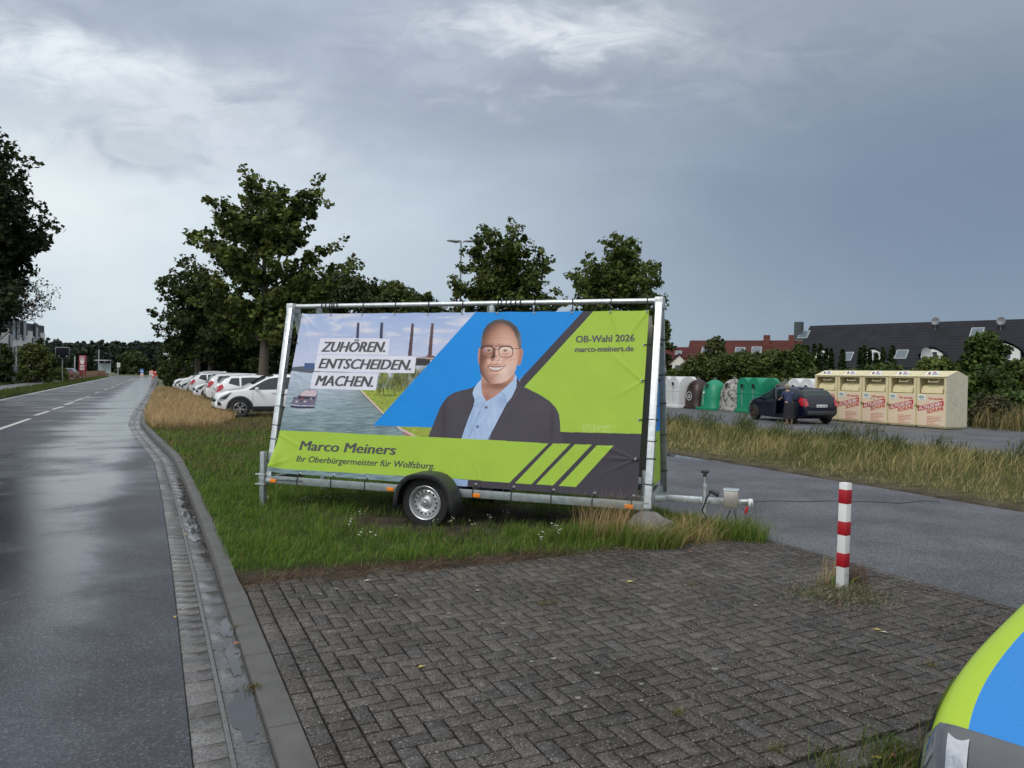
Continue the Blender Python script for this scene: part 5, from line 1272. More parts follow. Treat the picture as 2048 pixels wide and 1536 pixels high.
def make_car(kind, label, paint_, loc, heading, group=None, wb=.62, wr=.325, clad=False, rails=False, rim=None, plate_col=None, cat='car', spokes=5, name='parked_car', dark_tail=False, body_mats=None):
    c = HATCH[kind]; t = thing(name, label, cat, loc, math.atan2(heading[1], heading[0]), group)
    L2 = c.L / 2
    bo = c.body(64).build('body', body_mats or paint_, t, smooth=40)
    if kind == 'own': bo.modifiers.new('round', 'SUBSURF').render_levels = 2; bo.data.polygons.foreach_set('use_smooth', [True] * len(bo.data.polygons))
    wx = (wb * L2 + .02, -wb * L2 + (-.02))
    for sgn in (-1, 1):
        for x in wx:
            mb = MB(); zb = .17
            pts = circ(x, wr, wr + .055, R(-22), R(202), 22)
            pts = [(a, max(b, float(np.interp(a, *zip(*c.under))) + .012)) for a, b in pts]
            V, F = c.side(pts, .006, 2, sgn); mb.add(V, F); kind == 'own' or mb.build('wheel_arch', darkin, t, smooth=0, recalc=False)
            if clad:
                mb = MB(); o_ = circ(x, wr, wr + .12, R(-12), R(192), 24); i_ = circ(x, wr, wr + .05, R(192), R(-12), 24)
                V, F = c.side([(a, max(b, .30)) for a, b in o_] + [(a, max(b, .30)) for a, b in i_], .012, 1, sgn); mb.add(V, F); mb.build('arch_cladding', blackp, t, smooth=0, recalc=False)
            car_wheel(t, x, sgn * (c.W / 2 - .065), wr, sgn, spokes, rim or alloy)
        if clad:
            mb = MB(); V, F = c.side([(-wb * L2 + wr + .05, .235), (wb * L2 - wr - .05, .235), (wb * L2 - wr - .03, .42), (-wb * L2 + wr + .03, .42)], .014, 6, sgn); mb.add(V, F); mb.build('sill_cladding', blackp, t, smooth=0, recalc=False)
        for P in side_windows(c):
            mb = MB(); V, F = c.side(P, .006, 3, sgn); mb.add(V, F); mb.build('side_window', glass, t, smooth=0, recalc=False)
        b0 = float(np.interp(.28 * L2, *zip(*c.belt)))
        mb = MB(); mx = (.36 if kind != 'own' else .02) * L2; my = c.sy(mx, b0) + .10
        P = []; mb.box((mx, sgn * my, b0 + .075), (.12, .17, .115), 0, .04); mb.bar((mx, sgn * (my - .14), b0 + .03), (mx, sgn * (my - .05), b0 + .06), .05, .03, 0); mb.build('mirror', paint_, t)
        for hx in (.10 * L2, -.36 * L2):
            mb = MB(); z = float(np.interp(hx, *zip(*c.belt))) - .07; mb.box((hx - .05, sgn * (c.sy(hx, z) + .012), z), (.17, .03, .028), 0, .01); mb.build('door_handle', paint_, t)
        for hx in (.42 * L2, -.04 * L2, -.52 * L2):
            z1 = float(np.interp(hx, *zip(*c.belt))); mb = MB(); V, F = c.side([(hx - .004, .30), (hx + .004, .30), (hx + .004, z1), (hx - .004, z1)], .0035, 8, sgn); mb.add(V, F); mb.build('door_seam', darkin, t, smooth=0, recalc=False)
        # lamps
        zf = c.zt(L2 - .12)
        HL = [(L2 - .50, c.zt(L2 - .5) - .06), (L2 - .14, zf - .075), (L2 - .015, zf - .24), (L2 - .03, zf - .30), (L2 - .30, zf - .19)]
        HL = [(x, min(z, c.zt(x) - .03)) for x, z in HL]
        mb = MB(); V, F = c.side(HL, .010, 5, sgn); mb.add(V, F, 0)
        hl = mb.build('headlight', clearlamp, t, smooth=0, recalc=False)
        mb = MB(); V, F = c.side([(x * .999 + (.02 if i in (0, 4) else -.0), z - .02) for i, (x, z) in enumerate(HL)][:1] + [(L2 - .2, zf - .11), (L2 - .08, zf - .2), (L2 - .28, zf - .17)], .013, 4, sgn); mb.add(V, F); mb.build('headlight_inner', darkin, hl, smooth=0, recalc=False)
        mb = MB(); V, F = c.side([(L2 - .16, .44), (L2 - .03, .46), (L2 - .02, .58), (L2 - .12, .56)], .012, 3, sgn); mb.add(V, F); mb.build('fog_lamp', darkin, t, smooth=0, recalc=False)
        zr = c.zt(-L2 + .10)
        TL = [(-L2 + .005, zr - .30), (-L2 + .12, zr - .32), (-L2 + .30, zr - .10), (-L2 + .25, zr + .03), (-L2 + .09, zr + .02)]
        TL = [(x, min(z, c.zt(x) - .02)) for x, z in TL]
        mb = MB(); V, F = c.side(TL, .010, 4, sgn); mb.add(V, F)
        y1 = c.half(-L2); xr_ = lambda z: float(np.interp(z, *zip(*[(z_, x_) for x_, z_ in c.prof if x_ < -.5 * L2]))) - (.058 if z < c.zt(-L2) else .014)
        mb.add([(xr_(zr - .32), sgn * y1 * 1.0, zr - .32), (xr_(zr - .28), sgn * y1 * .80, zr - .28), (xr_(zr - .05), sgn * y1 * .84, zr - .05), (xr_(zr - .03), sgn * y1 * 1.0, zr - .03)], [(0, 1, 2, 3)])
        mb.build('tail_light', redlamp, t, smooth=0, recalc=False)
        if rails:
            mb = MB(); xs = np.linspace(-.62 * L2, .12 * L2, 9); mb.tube([(x, sgn * c.W * .345, c.sz(x, c.W * .345) + .045) for x in xs], .016, 6); mb.build('roof_rail', blackp, t)
    # windscreen, rear window
    ps = [p for p in c.prof]; xw0 = max(x for x, z in ps if x < .6 * L2 and z > ps[-8][1] + .30) if False else None
    roof_f = [x for x, z in ps if z > .95 * max(z for _, z in ps)]; rf, rr = max(roof_f), min(roof_f)
    base_f = rf + (.80 if kind != 'city' else .72)
    mb = MB(); V, F = c.top(rf + .06, base_f, c.W * .335, c.W * .385, .010); mb.add(V, F); mb.build('windscreen', glass, t, smooth=60, recalc=False)
    mb = MB(); V, F = c.top(rr - .03, -L2 + .15, c.W * .335, c.W * .37, .010); mb.add(V, F); mb.build('rear_window', glass, t, smooth=60, recalc=False)
    mb = MB(); mb.box((rr + .02, 0, c.zt(rr) + .0), (.20, c.W * .62, .03), 0, .01); mb.build('roof_spoiler', paint_, t)
    # bumpers, grille, plates
    if kind == 'own':
        for sgn in (-1, 1):
            mb = MB(); wn = c.half(L2); xs_ = L2 + .056; F4 = []
            V, F = c.side([(L2 - .30, .62), (L2 - .16, .64), (L2 - .06, .62), (L2 - .004, .50), (L2 - .02, .40), (L2 - .16, .40), (L2 - .26, .50)], .012, 6, sgn); mb.add(V, F)
            mb.build('headlight', lens_m, t, smooth=60, recalc=False)
            mb = MB(); V, F = [], []
            for i in range(9):
                for j in range(7):
                    x = L2 - .15 + .148 * j / 6; w_ = c.half(x) * (.985 - .40 * i / 8 * (1 - .35 * j / 6)); V.append((x + .004, sgn * w_, c.sz(x, w_) + .010))
            for i in range(8):
                for j in range(6): q_ = i * 7 + j; F.append((q_, q_ + 1, q_ + 8, q_ + 7))
            o_ = len(V)
            for i in range(9):
                w_ = c.half(L2) * (.985 - .26 * i / 8)
                for z, dx_ in ((c.zt(L2) + .0, .006), (.47, .05), (.40, .058)): V.append((L2 + dx_, sgn * w_, z - .01))
            for i in range(8):
                for j in range(2): q_ = o_ + i * 3 + j; F.append((q_, q_ + 1, q_ + 4, q_ + 3))
            mb.add(V, F); hf = mb.build('headlight_front', lens_m, t, smooth=60, recalc=False)
            for y0_, y1_, x0_, x1_ in ((.90, .83, .115, .03),):
                mb = MB(); V = []; F = []
                for i in range(7):
                    for j in range(5):
                        f_ = i / 6; x = L2 - x0_ + (x0_ - x1_) * j / 4 + .012 * math.sin(f_ * 3.1); w_ = c.half(x) * (y0_ + (y1_ - y0_) * f_); V.append((x + .006, sgn * w_, c.sz(x, w_) + .013 + .004 * math.sin(f_ * 3.14) * math.sin(j / 4 * 3.14)))
                for i in range(6):
                    for j in range(4): q_ = i * 5 + j; F.append((q_, q_ + 1, q_ + 6, q_ + 5))
                mb.add(V, F); mb.build('reflector', refl_m, hf, smooth=60, recalc=False)
        return t
    mb = MB(); mb.box((L2 + .035, 0, .60), (.03, c.W * .52, .13), 0, .012); mb.box((L2 + .02, 0, .36), (.05, c.W * .66, .10), 0, .012); mb.build('grille', darkin, t)
    mb = MB(); mb.box((-L2 - .03, 0, .44), (.05, c.W * .74, .17), 0, .02); mb.build('rear_bumper_trim', blackp, t)
    for sx, z in ((1, .47), (-1, .70)):
        mb = MB(); mb.box((sx * (L2 + .060), 0, z), (.008, .46, .10), 0, .002)
        pl = mb.build('number_plate', plate, t)
        mb = MB()
        for k, w_ in enumerate((.05, .05, .0, .045, .045, .0, .04, .04, .04)):
            if w_: mb.box((sx * (L2 + .0645), -.17 + k * .043, z), (.001, w_ * .6, .058), 0)
        mb.build('plate_characters', darkin, pl)
    if dark_tail:
        mb = MB(); V, F = c.top(-L2 + .15, -L2 + .03, c.W * .36, c.W * .33, .012); mb.add(V, F); mb.build('tailgate_panel', blackp, t, smooth=0, recalc=False)
    return t
ROWD = Vector((-.89, -.46, 0)).normalized()
GRP = 'white cars parked side by side under the trees'
def at_nose(px, pyground, kind, head, dnose):
    p = G(px, pyground); return p - Vector(head) * dnose
L_suv, L_h, L_c = 2.06, 2.02, 1.8
# nearest car: nose towards the road
pa = G(432, 834); make_car('suv', 'white compact SUV nearest the trailer, front wheel and headlight showing', whitep, (pa + -ROWD * 2.0).to_tuple(), ROWD, GRP, clad=True, wr=.335, spokes=5)
def rear_at(px, py, kind, label, **kw):
    p = G(px, py); c = HATCH[kind]; return make_car(kind, label, whitep, (p - ROWD * (c.L / 2)).to_tuple(), -ROWD, GRP, **kw)
def nose_at(px, py, kind, label, **kw):
    p = G(px, py); c = HATCH[kind]; return make_car(kind, label, whitep, (p - ROWD * (c.L / 2)).to_tuple(), ROWD, GRP, **kw)
rear_at(428, 818, 'hatch', 'white hatchback parked tail out behind the nearest SUV, red tail lamp over its bonnet')
rear_at(411, 808, 'city', 'small white car parked tail out with a dark glass tailgate', dark_tail=True)
nose_at(388, 800, 'city', 'small white car parked nose out with a big front lamp, fourth from the trailer')
rear_at(378, 793, 'hatch', 'white estate car with black roof rails parked tail out', rails=True)
nose_at(360, 788, 'hatch', 'white car parked nose out, second farthest of the white row')
nose_at(347, 784, 'suv', 'white car parked nose out, farthest of the white row by the hedge', rails=True)
# dark car on the recycling yard
hd = Vector((math.sin(R(-15)), math.cos(R(-15)), 0))
pr = D(1641, 846, 29.0); cr_ = G(1641, 849) 
NC = (cr_ + hd * 1.75 + Vector((hd.y, -hd.x, 0)) * -.10)
make_car('small', 'dark navy hatchback with open rear door standing in front of the containers', navyp, NC.to_tuple(), hd, None, wr=.30, rim=pm('bronze_rim', (.10, .075, .05), .5, .5, .3), name='navy_car')
navy = bpy.data.objects['navy_car']
dl = Matrix.Translation((-.05, 1.0 * .86, 0))
c = HATCH['small']
mb = MB(); hinge = Vector((-.12, c.W / 2 - .02, 0)); ang = R(28)
def dp(u, z, o=0.0):  # open rear door panel: u metres behind the hinge
    return (hinge.x - u * math.cos(ang), hinge.y + u * math.sin(ang) + o, z)
for o_ in (0, .05): mb.add([dp(0, .30, o_), dp(.82, .34, o_), dp(.92, .60, o_), dp(.90, .90, o_), dp(0, .90, o_)], [(0, 1, 2, 3, 4)])
mb.add([dp(.82, .34), dp(.82, .34, .05), dp(.92, .60, .05), dp(.92, .60), dp(.90, .90), dp(.90, .90, .05)], [(0, 1, 2, 3), (3, 2, 5, 4)])
mb.bar(dp(.0, .9, .025), dp(.12, 1.36, .025), .05, .04); mb.bar(dp(.12, 1.36, .025), dp(.62, 1.34, .025), .05, .04); mb.bar(dp(.62, 1.34, .025), dp(.90, .9, .025), .05, .04)
dr = mb.build('rear_door', navyp, navy)
mb = MB(); mb.add([dp(.05, .9, .02), dp(.88, .9, .02), dp(.62, 1.33, .02), dp(.14, 1.34, .02)], [(0, 1, 2, 3)]); mb.build('door_window', glass, dr, smooth=0)

# ================================================================== WOMAN AT THE OPEN DOOR
def skin_body(name, pts, edges, mats, parent, rootv=0, sub=2):
    me = bpy.data.meshes.new(name); me.from_pydata([p[0] for p in pts], edges, []); o = bpy.data.objects.new(name, me); COL.objects.link(o); o.parent = parent
    bm = bmesh.new(); bm.from_mesh(me); bm.verts.layers.skin.verify(); bm.to_mesh(me); bm.free()
    for v, p in zip(me.skin_vertices[0].data, pts): v.radius = p[1] if isinstance(p[1], tuple) else (p[1], p[1])
    me.skin_vertices[0].data[rootv].use_root = True
    sk = o.modifiers.new('skin', 'SKIN'); sk.use_smooth_shade = True; ss_ = o.modifiers.new('sub', 'SUBSURF'); ss_.levels = sub; ss_.render_levels = sub
    dg = bpy.context.evaluated_depsgraph_get(); nm = bpy.data.meshes.new_from_object(o.evaluated_get(dg)); o.modifiers.clear(); o.data = nm
    nm.materials.clear()
    for m in (mats if isinstance(mats, list) else [mats]): nm.materials.append(m)
    nm.polygons.foreach_set('material_index', [0] * len(nm.polygons)); nm.polygons.foreach_set('use_smooth', [True] * len(nm.polygons)); nm.update()
    return o
skin_m = pm('skin', (.42, .26, .19), .55, 0, .06)
pw = G(1578, 848.5)
face = (NC - pw).normalized(); wy = math.atan2(face.y, face.x) + .5
per = thing('person', 'grey haired woman in dark floral top and long black skirt at the open car door', 'person', pw, wy)
per.scale = (.94, .94, .94)
# body frame: +x forward. lightly bent forward, arms reaching into the car
hip = (0, 0, .80); chest = (.10, 0, 1.16); neck = (.17, 0, 1.32)
pts = [(hip, (.15, .12)), (((.05), 0, .98), (.145, .11)), (chest, (.165, .115)), (neck, .055), ((.20, 0, 1.375), .05),
       ((.11, .17, 1.24), .06), ((.24, .21, 1.04), .045), ((.42, .17, .98), .034), ((.11, -.17, 1.24), .06), ((.22, -.22, 1.04), .045), ((.40, -.18, .96), .034),
       ((0, .09, .74), .10), ((.02, .10, .44), .065), ((-.02, .10, .10), .038), ((-.03, .10, .05), .04), ((.10, .115, .035), .032),
       ((0, -.09, .74), .10), ((.03, -.11, .44), .065), ((.02, -.12, .10), .038), ((.01, -.12, .05), .04), ((.14, -.135, .035), .032)]
edges = [(0, 1), (1, 2), (2, 3), (3, 4), (2, 5), (5, 6), (6, 7), (2, 8), (8, 9), (9, 10), (0, 11), (11, 12), (12, 13), (13, 14), (14, 15), (0, 16), (16, 17), (17, 18), (18, 19), (19, 20)]
skin_body('body', pts, edges, skin_m, per)
for sg in (1, -1):   # hands: palm, four fingers and a thumb
    w0 = Vector((.42, .17 * sg, .98) if sg > 0 else (.40, -.18, .96)); mb = MB()
    mb.tube([w0, w0 + Vector((.05, 0, -.01)), w0 + Vector((.085, 0, -.018))], [.030, .038, .032], 8)
    for k in range(4):
        b_ = w0 + Vector((.085, (-.027 + .018 * k), -.018)); L_ = (.055, .066, .070, .060)[k]
        mb.tube([b_, b_ + Vector((L_ * .6, 0, -.012)), b_ + Vector((L_ * .85, 0, -.04))], [.010, .009, .006], 6)
    mb.tube([w0 + Vector((.03, -.03 * sg, -.01)), w0 + Vector((.06, -.052 * sg, -.02)), w0 + Vector((.085, -.055 * sg, -.035))], [.012, .010, .007], 6)
    mb.build('hand', skin_m, per, smooth=60)
hc = Vector((.235, 0, 1.465))
mb = MB(); P = []
bm = bmesh.new(); bmesh.ops.create_uvsphere(bm, u_segments=20, v_segments=14, radius=1)
for v in bm.verts:
    x, y, z = v.co; v.co = Vector((hc.x + x * .098 * (1 - .10 * (z < -.3) * 1), hc.y + y * .078 * (1 - .18 * max(0, -z)), hc.z + z * .118))
    if x > .9 and -.35 < z < .05: v.co.x += .014
mb.add([tuple(v.co) for v in bm.verts], [tuple(q_.index for q_ in f.verts) for f in bm.faces]); bm.free()
for sg in (-1, 1): mb.lathe([(0, .012), (.018, .008), (.02, 0)], 10, 0, Matrix.Translation((hc.x - .005, sg * .075, hc.z - .01)) @ Matrix.Rotation(R(-90 * sg), 4, 'X'))
mb.build('head', skin_m, per, smooth=80)
mb = MB()
for sg in (-1, 1): mb.box((hc.x + .088, sg * .032, hc.z + .005), (.012, .024, .010), 0, .003)
mb.build('eyes', darkin, per)
bm = bmesh.new(); bmesh.ops.create_uvsphere(bm, u_segments=24, v_segments=16, radius=1); mb = MB(); hp = []
for v in bm.verts:
    x, y, z = v.co; n_ = 1.12 + .10 * math.sin(9 * y + 7 * z) * math.sin(8 * x)
    c_ = Vector((hc.x - .014 + x * .104 * n_, y * .092 * n_, hc.z + .022 + z * .112 * n_))
    if x > .55 and z < .45: c_.x = min(c_.x, hc.x + .05)
    if z < -.55: c_.z = max(c_.z, hc.z - .075)
    hp.append(tuple(c_))
mb.add(hp, [tuple(q_.index for q_ in f.verts) for f in bm.faces]); bm.free(); mb.build('hair', pm('grey_blond_hair', (.26, .22, .17), .7, 0, .4, 40, .6, 90), per, smooth=80)
top_m = pm('floral_top', (.018, .025, .075), .8, 0, .2, 8, dirt=((.20, .25, .36), .60, .64, 9))
pts = [((0, 0, .76), (.175, .145)), ((.05, 0, .98), (.165, .13)), ((.10, 0, 1.17), (.185, .135)), ((.15, 0, 1.285), (.10, .08)), ((.11, .19, 1.23), .078), ((.19, .235, 1.09), .066), ((.11, -.19, 1.23), .078), ((.18, -.24, 1.09), .066)]
skin_body('blouse', pts, [(0, 1), (1, 2), (2, 3), (2, 4), (4, 5), (2, 6), (6, 7)], top_m, per)
mb = MB(); N = 26; V = []; F = []
for z, rx, ry in ((.86, .15, .18), (.70, .185, .21), (.5, .19, .215), (.30, .20, .225), (.235, .205, .23)):
    for k in range(N):
        t = 2 * math.pi * k / N; w_ = 1 + (.05 * math.sin(6 * t)) * (1 - z); V.append((.01 + rx * math.cos(t) * w_, ry * math.sin(t) * w_, z))
for i in range(4):
    for k in range(N): F.append((i * N + k, i * N + (k + 1) % N, (i + 1) * N + (k + 1) % N, (i + 1) * N + k))
mb.add(V, F); mb.build('skirt', pm('black_skirt', (.012, .012, .015), .85, 0, .2, 12), per, smooth=60)
for sg, x in ((1, .03), (-1, .07)):
    mb = MB(); mb.box((x, .11 * sg * 1.05, .012), (.24, .09, .022), 0, .008); mb.box((x + .05, .11 * sg * 1.05, .055), (.03, .095, .03), 0, .01); mb.build('sandal', pm('tan_sandal', (.25, .17, .11), .6), per)

# ================================================================== OWN CAR IN THE FOREGROUND CORNER
mc = bpy.data.materials.new('lime_blue_wrap'); mc.use_nodes = True; t_ = mc.node_tree; t_.nodes.clear(); q = NT(t_)
oo = q.n('ShaderNodeOutputMaterial'); bb = q.n('ShaderNodeBsdfPrincipled'); q.l(bb.outputs[0], oo.inputs[0])
vv = q.n('ShaderNodeTexCoord').outputs['Object']; sx = q.n('ShaderNodeSeparateXYZ'); q.l(vv, sx.inputs[0])
ay = q.m('ABSOLUTE', sx.outputs[1])
tpr = q.m('POWER', q.m('MAXIMUM', q.m('DIVIDE', q.m('SUBTRACT', q.m('DIVIDE', sx.outputs[0], 2.025), .55), .45), 0.0), 2.98)
half_ = q.m('MULTIPLY', .89, q.m('SUBTRACT', 1.0, q.m('MULTIPLY', tpr, .167)))
blue = q.m('MULTIPLY', q.m('LESS_THAN', ay, q.m('SUBTRACT', half_, .125)), q.m('GREATER_THAN', sx.outputs[2], .60))
q.l(q.mix(blue, (.36, .53, .010), (.006, .20, .58)), bb.inputs['Base Color']); bb.inputs['Roughness'].default_value = .42
bb.inputs['Coat Weight'].default_value = .35; bb.inputs['Coat Roughness'].default_value = .15
vo = q.n('ShaderNodeTexVoronoi'); vo.inputs['Scale'].default_value = 95; vo.inputs['Randomness'].default_value = 1; q.l(vv, vo.inputs['Vector'])
sc_ = q.n('ShaderNodeSeparateColor'); q.l(vo.outputs['Color'], sc_.inputs[0])
drop = q.m('MULTIPLY', q.mr(vo.outputs['Distance'], .42, .18), q.mr(sc_.outputs[0], .80, .82))
bn = q.n('ShaderNodeBump'); bn.inputs['Strength'].default_value = .5; bn.inputs['Distance'].default_value = .0025; q.l(drop, bn.inputs['Height']); q.l(bn.outputs[0], bb.inputs['Normal'])
OWN_H = Vector((math.cos(R(215.2)), math.sin(R(215.2)), 0))
HATCH['own'] = CarShape(4.05, 1.78, [(-2.02, .78), (-1.98, .95), (-1.90, 1.02), (-1.55, 1.38), (-1.30, 1.45), (-.6, 1.485), (.1, 1.465), (.38, 1.41), (.80, 1.12), (.98, .985), (1.4, .881), (1.9, .757), (1.96, .72), (2.0, .66), (2.025, .53)],
   [(-2.02, .90), (-1.6, .97), (0, .93), (.98, .915), (1.4, .811), (1.9, .687), (1.96, .65), (2.0, .59), (2.025, .46)], [(-2.02, .38), (-1.7, .22), (0, .18), (1.6, .2), (2.02, .28)], nose=.833, pw=2.98)
OWN_P = Vector((3.205, 2.584, 0))
make_car('own', 'lime green and bright blue wrapped car bonnet at the lower right corner', mc, OWN_P.to_tuple(), OWN_H, None, name='wrapped_car')

# ================================================================== RECYCLING CONTAINERS
m_hole = darkin
def igloo(label, px, py, mat, w=1.25, h=1.62, tag_mat=None, logo=None, base_mat=None):
    t = thing('igloo_container', label, 'recycling container', G(px, py), RZ, 'bottle and paper banks along the back of the yard')
    r = w / 2
    mb = MB(); n = 40
    prof = [(r * 1.02, .10), (r * 1.0, .14), (r * .985, .55), (r * .94, .92), (r * .84, 1.18), (r * .64, 1.40), (r * .36, 1.53), (r * .14, 1.575), (0, 1.58)]
    V = []; F = []
    def sq(t_, k): # rounded square section
        c_, s__ = math.cos(t_), math.sin(t_); e = .62 + .38 * k; return (math.copysign(abs(c_) ** e, c_), math.copysign(abs(s__) ** e, s__))
    for i, (rr, z) in enumerate(prof):
        k = i / (len(prof) - 1)
        for j in range(n): x, y = sq(2 * math.pi * j / n, k); V.append((rr * x, rr * y, z * h / 1.62))
    for i in range(len(prof) - 1):
        for j in range(n): F.append((i * n + j, i * n + (j + 1) % n, (i + 1) * n + (j + 1) % n, (i + 1) * n + j))
    mb.add(V, F); mb.build('shell', mat, t, smooth=50)
    mb = MB(); mb.box((0, 0, .07), (w * 1.12, w * 1.12, .14), 0, .03); mb.build('base_rim', base_mat or mat, t)
    mb = MB(); mb.tube([(-.07, 0, h * .965), (-.07, 0, h * 1.02), (.07, 0, h * 1.02), (.07, 0, h * .965)], .016, 8); mb.build('lifting_eye', galv_d, t)
    # opening faces the yard (-x) near the top
    mb = MB(); M = Matrix.Translation((-r * .80, 0, h * .765)) @ Matrix.Rotation(R(-62), 4, 'Y'); mb.lathe([(.16, -.05), (.155, .03), (.13, .035), (.125, .0)], 20, 0, M); mb.build('opening_collar', mat, t)
    mb = MB(); mb.lathe([(0, .012), (.124, .012)], 20, 0, M); mb.build('opening', m_hole, t, smooth=0)
    if logo: 
        mb = MB(); M = Matrix.Translation((-r * .985 - .006, -.0, h * .42)) @ Matrix.Rotation(R(-90), 4, 'Y'); mb.lathe([(.20, 0), (.235, 0)], 28, 0, M)
        for k in (-1, 0, 1): mb.box((-r * .985 - .006, 0, h * .42 + k * .07 - .02), (.004, .30 - abs(k) * .1, .03), 0)
        mb.box((-r * .985 - .006, 0, h * .29), (.004, .16, .02), 0); mb.build('logo', logo, t, smooth=0)
    if tag_mat:
        mb = MB(); M = Matrix.Translation((-r * .98, .12, h * .56)) @ Matrix.Rotation(R(-84), 4, 'Y'); mb.lathe([(0, .012), (.075, .012)], 18, 0, M); mb.build('sticker', tag_mat, t, smooth=0)
        mb = MB()
        for k in range(9): mb.box((-r * .995 - .006, .16, h * .46 - k * .055), (.006, .05, .03), 0)
        mb.build('print', tag_mat, t, smooth=0)
    return t
def double_bank(label, px, py, mat, loc=None):
    t = thing('double_container', label, 'recycling container', loc or G(px, py), RZ, 'bottle and paper banks along the back of the yard')
    W2, Dp, Hh = 1.5, 1.35, 1.72; mb = MB()
    def arch(w, z0, z1, n=14): r_ = w / 2; return [(-r_, z0), (r_, z0)] + [(r_ * math.cos(a_), z1 - r_ + r_ * math.sin(a_)) for a_ in np.linspace(0, math.pi, n)]
    MY = Matrix.Rotation(R(90), 4, 'Z')
    # two lobes facing the yard (-x), each a round-topped barrel running front to back
    for sg in (-1, 1):
        M = Matrix.Translation((0, sg * W2 / 4, 0)) @ MY
        mb.prism(arch(W2 / 2 - .02, .12, Hh), -Dp / 2 + .0, Dp / 2, 0, M)
    # cross barrel
    mb.prism(arch(Dp - .10, .12, Hh - .01), -W2 / 2 - .02, W2 / 2 + .02, 0, Matrix.Identity(4))
    mb.build('shell', mat, t, smooth=40)
    mb = MB(); mb.box((0, 0, .08), (Dp * 1.14, W2 * 1.10, .16), 0, .03); mb.build('base_rim', mat, t)
    mb = MB(); mb.box((0, 0, .95), (Dp * 1.03, W2 * 1.035, .05), 0, .015); mb.build('shoulder_band', mat, t)
    grey = pm('label_grey', (.35, .36, .37), .6)
    for sg in (-1, 1):
        M = Matrix.Translation((-Dp / 2 - .004, sg * W2 / 4, Hh - .42)) @ Matrix.Rotation(R(-90), 4, 'Y')
        mb = MB(); mb.lathe([(.16, 0), (.16, .03), (.12, .035), (.115, .0)], 22, 0, M); mb.build('opening_collar', mat, t)
        mb = MB(); mb.lathe([(0, .004), (.115, .004)], 22, 0, M); mb.build('opening', m_hole, t, smooth=0)
        mb = MB(); M = Matrix.Translation((-Dp * 1.03 / 2 - .004, sg * W2 / 4, .80 + .26)) @ Matrix.Rotation(R(-90), 4, 'Y'); mb.lathe([(.055, .0), (.075, .0)], 18, 0, M)
        for k in range(9): mb.box((-Dp / 2 - .004, sg * W2 / 4 + .02, .88 - k * .065), (.006, .045, .035), 0)
        mb.build('print', grey, t, smooth=0)
    return t
gw = pm('bank_white', (.62, .63, .63), .5, 0, .08, 4, dirt=((.40, .39, .36), .6, .8, 3))
gg = pm('bank_green', (.006, .22, .115), .45, 0, .12, 4)
gb = pm('bank_brown', (.030, .012, .012), .45, 0, .15, 4)
gs = pm('bank_weathered', (.34, .33, .31), .8, 0, .25, 6, .3, 30, dirt=((.085, .08, .075), .46, .58, 5))
gl = pm('bank_light_green', (.10, .42, .08), .45, 0, .12, 4)
wsticker = pm('sticker_white', (.60, .62, .62), .6)
igloo('bright green igloo container half hidden behind the trailer end', 1312, 813, gl)
double_bank('white twin igloo container with two round holes, next to the brown one', 1357, 815, gw)
igloo('dark brown igloo container with round white emblem', 1396, 817, gb, logo=wsticker)
igloo('green single igloo container between brown and weathered ones', 1429, 820, gg, tag_mat=wsticker)
igloo('weathered grey and white igloo container with peeling paint', 1468, 822, gs, w=1.3, h=1.68)
double_bank('green twin igloo container with two round holes beside the navy car', 1516, 826, gg)
igloo('dark grey igloo container hidden behind the navy car roof', 1570, 829, pm('bank_dark', (.06, .06, .055), .6, 0, .3, 5))
double_bank('white twin igloo container behind the navy car next to the clothes banks', 1620, 832, gw)
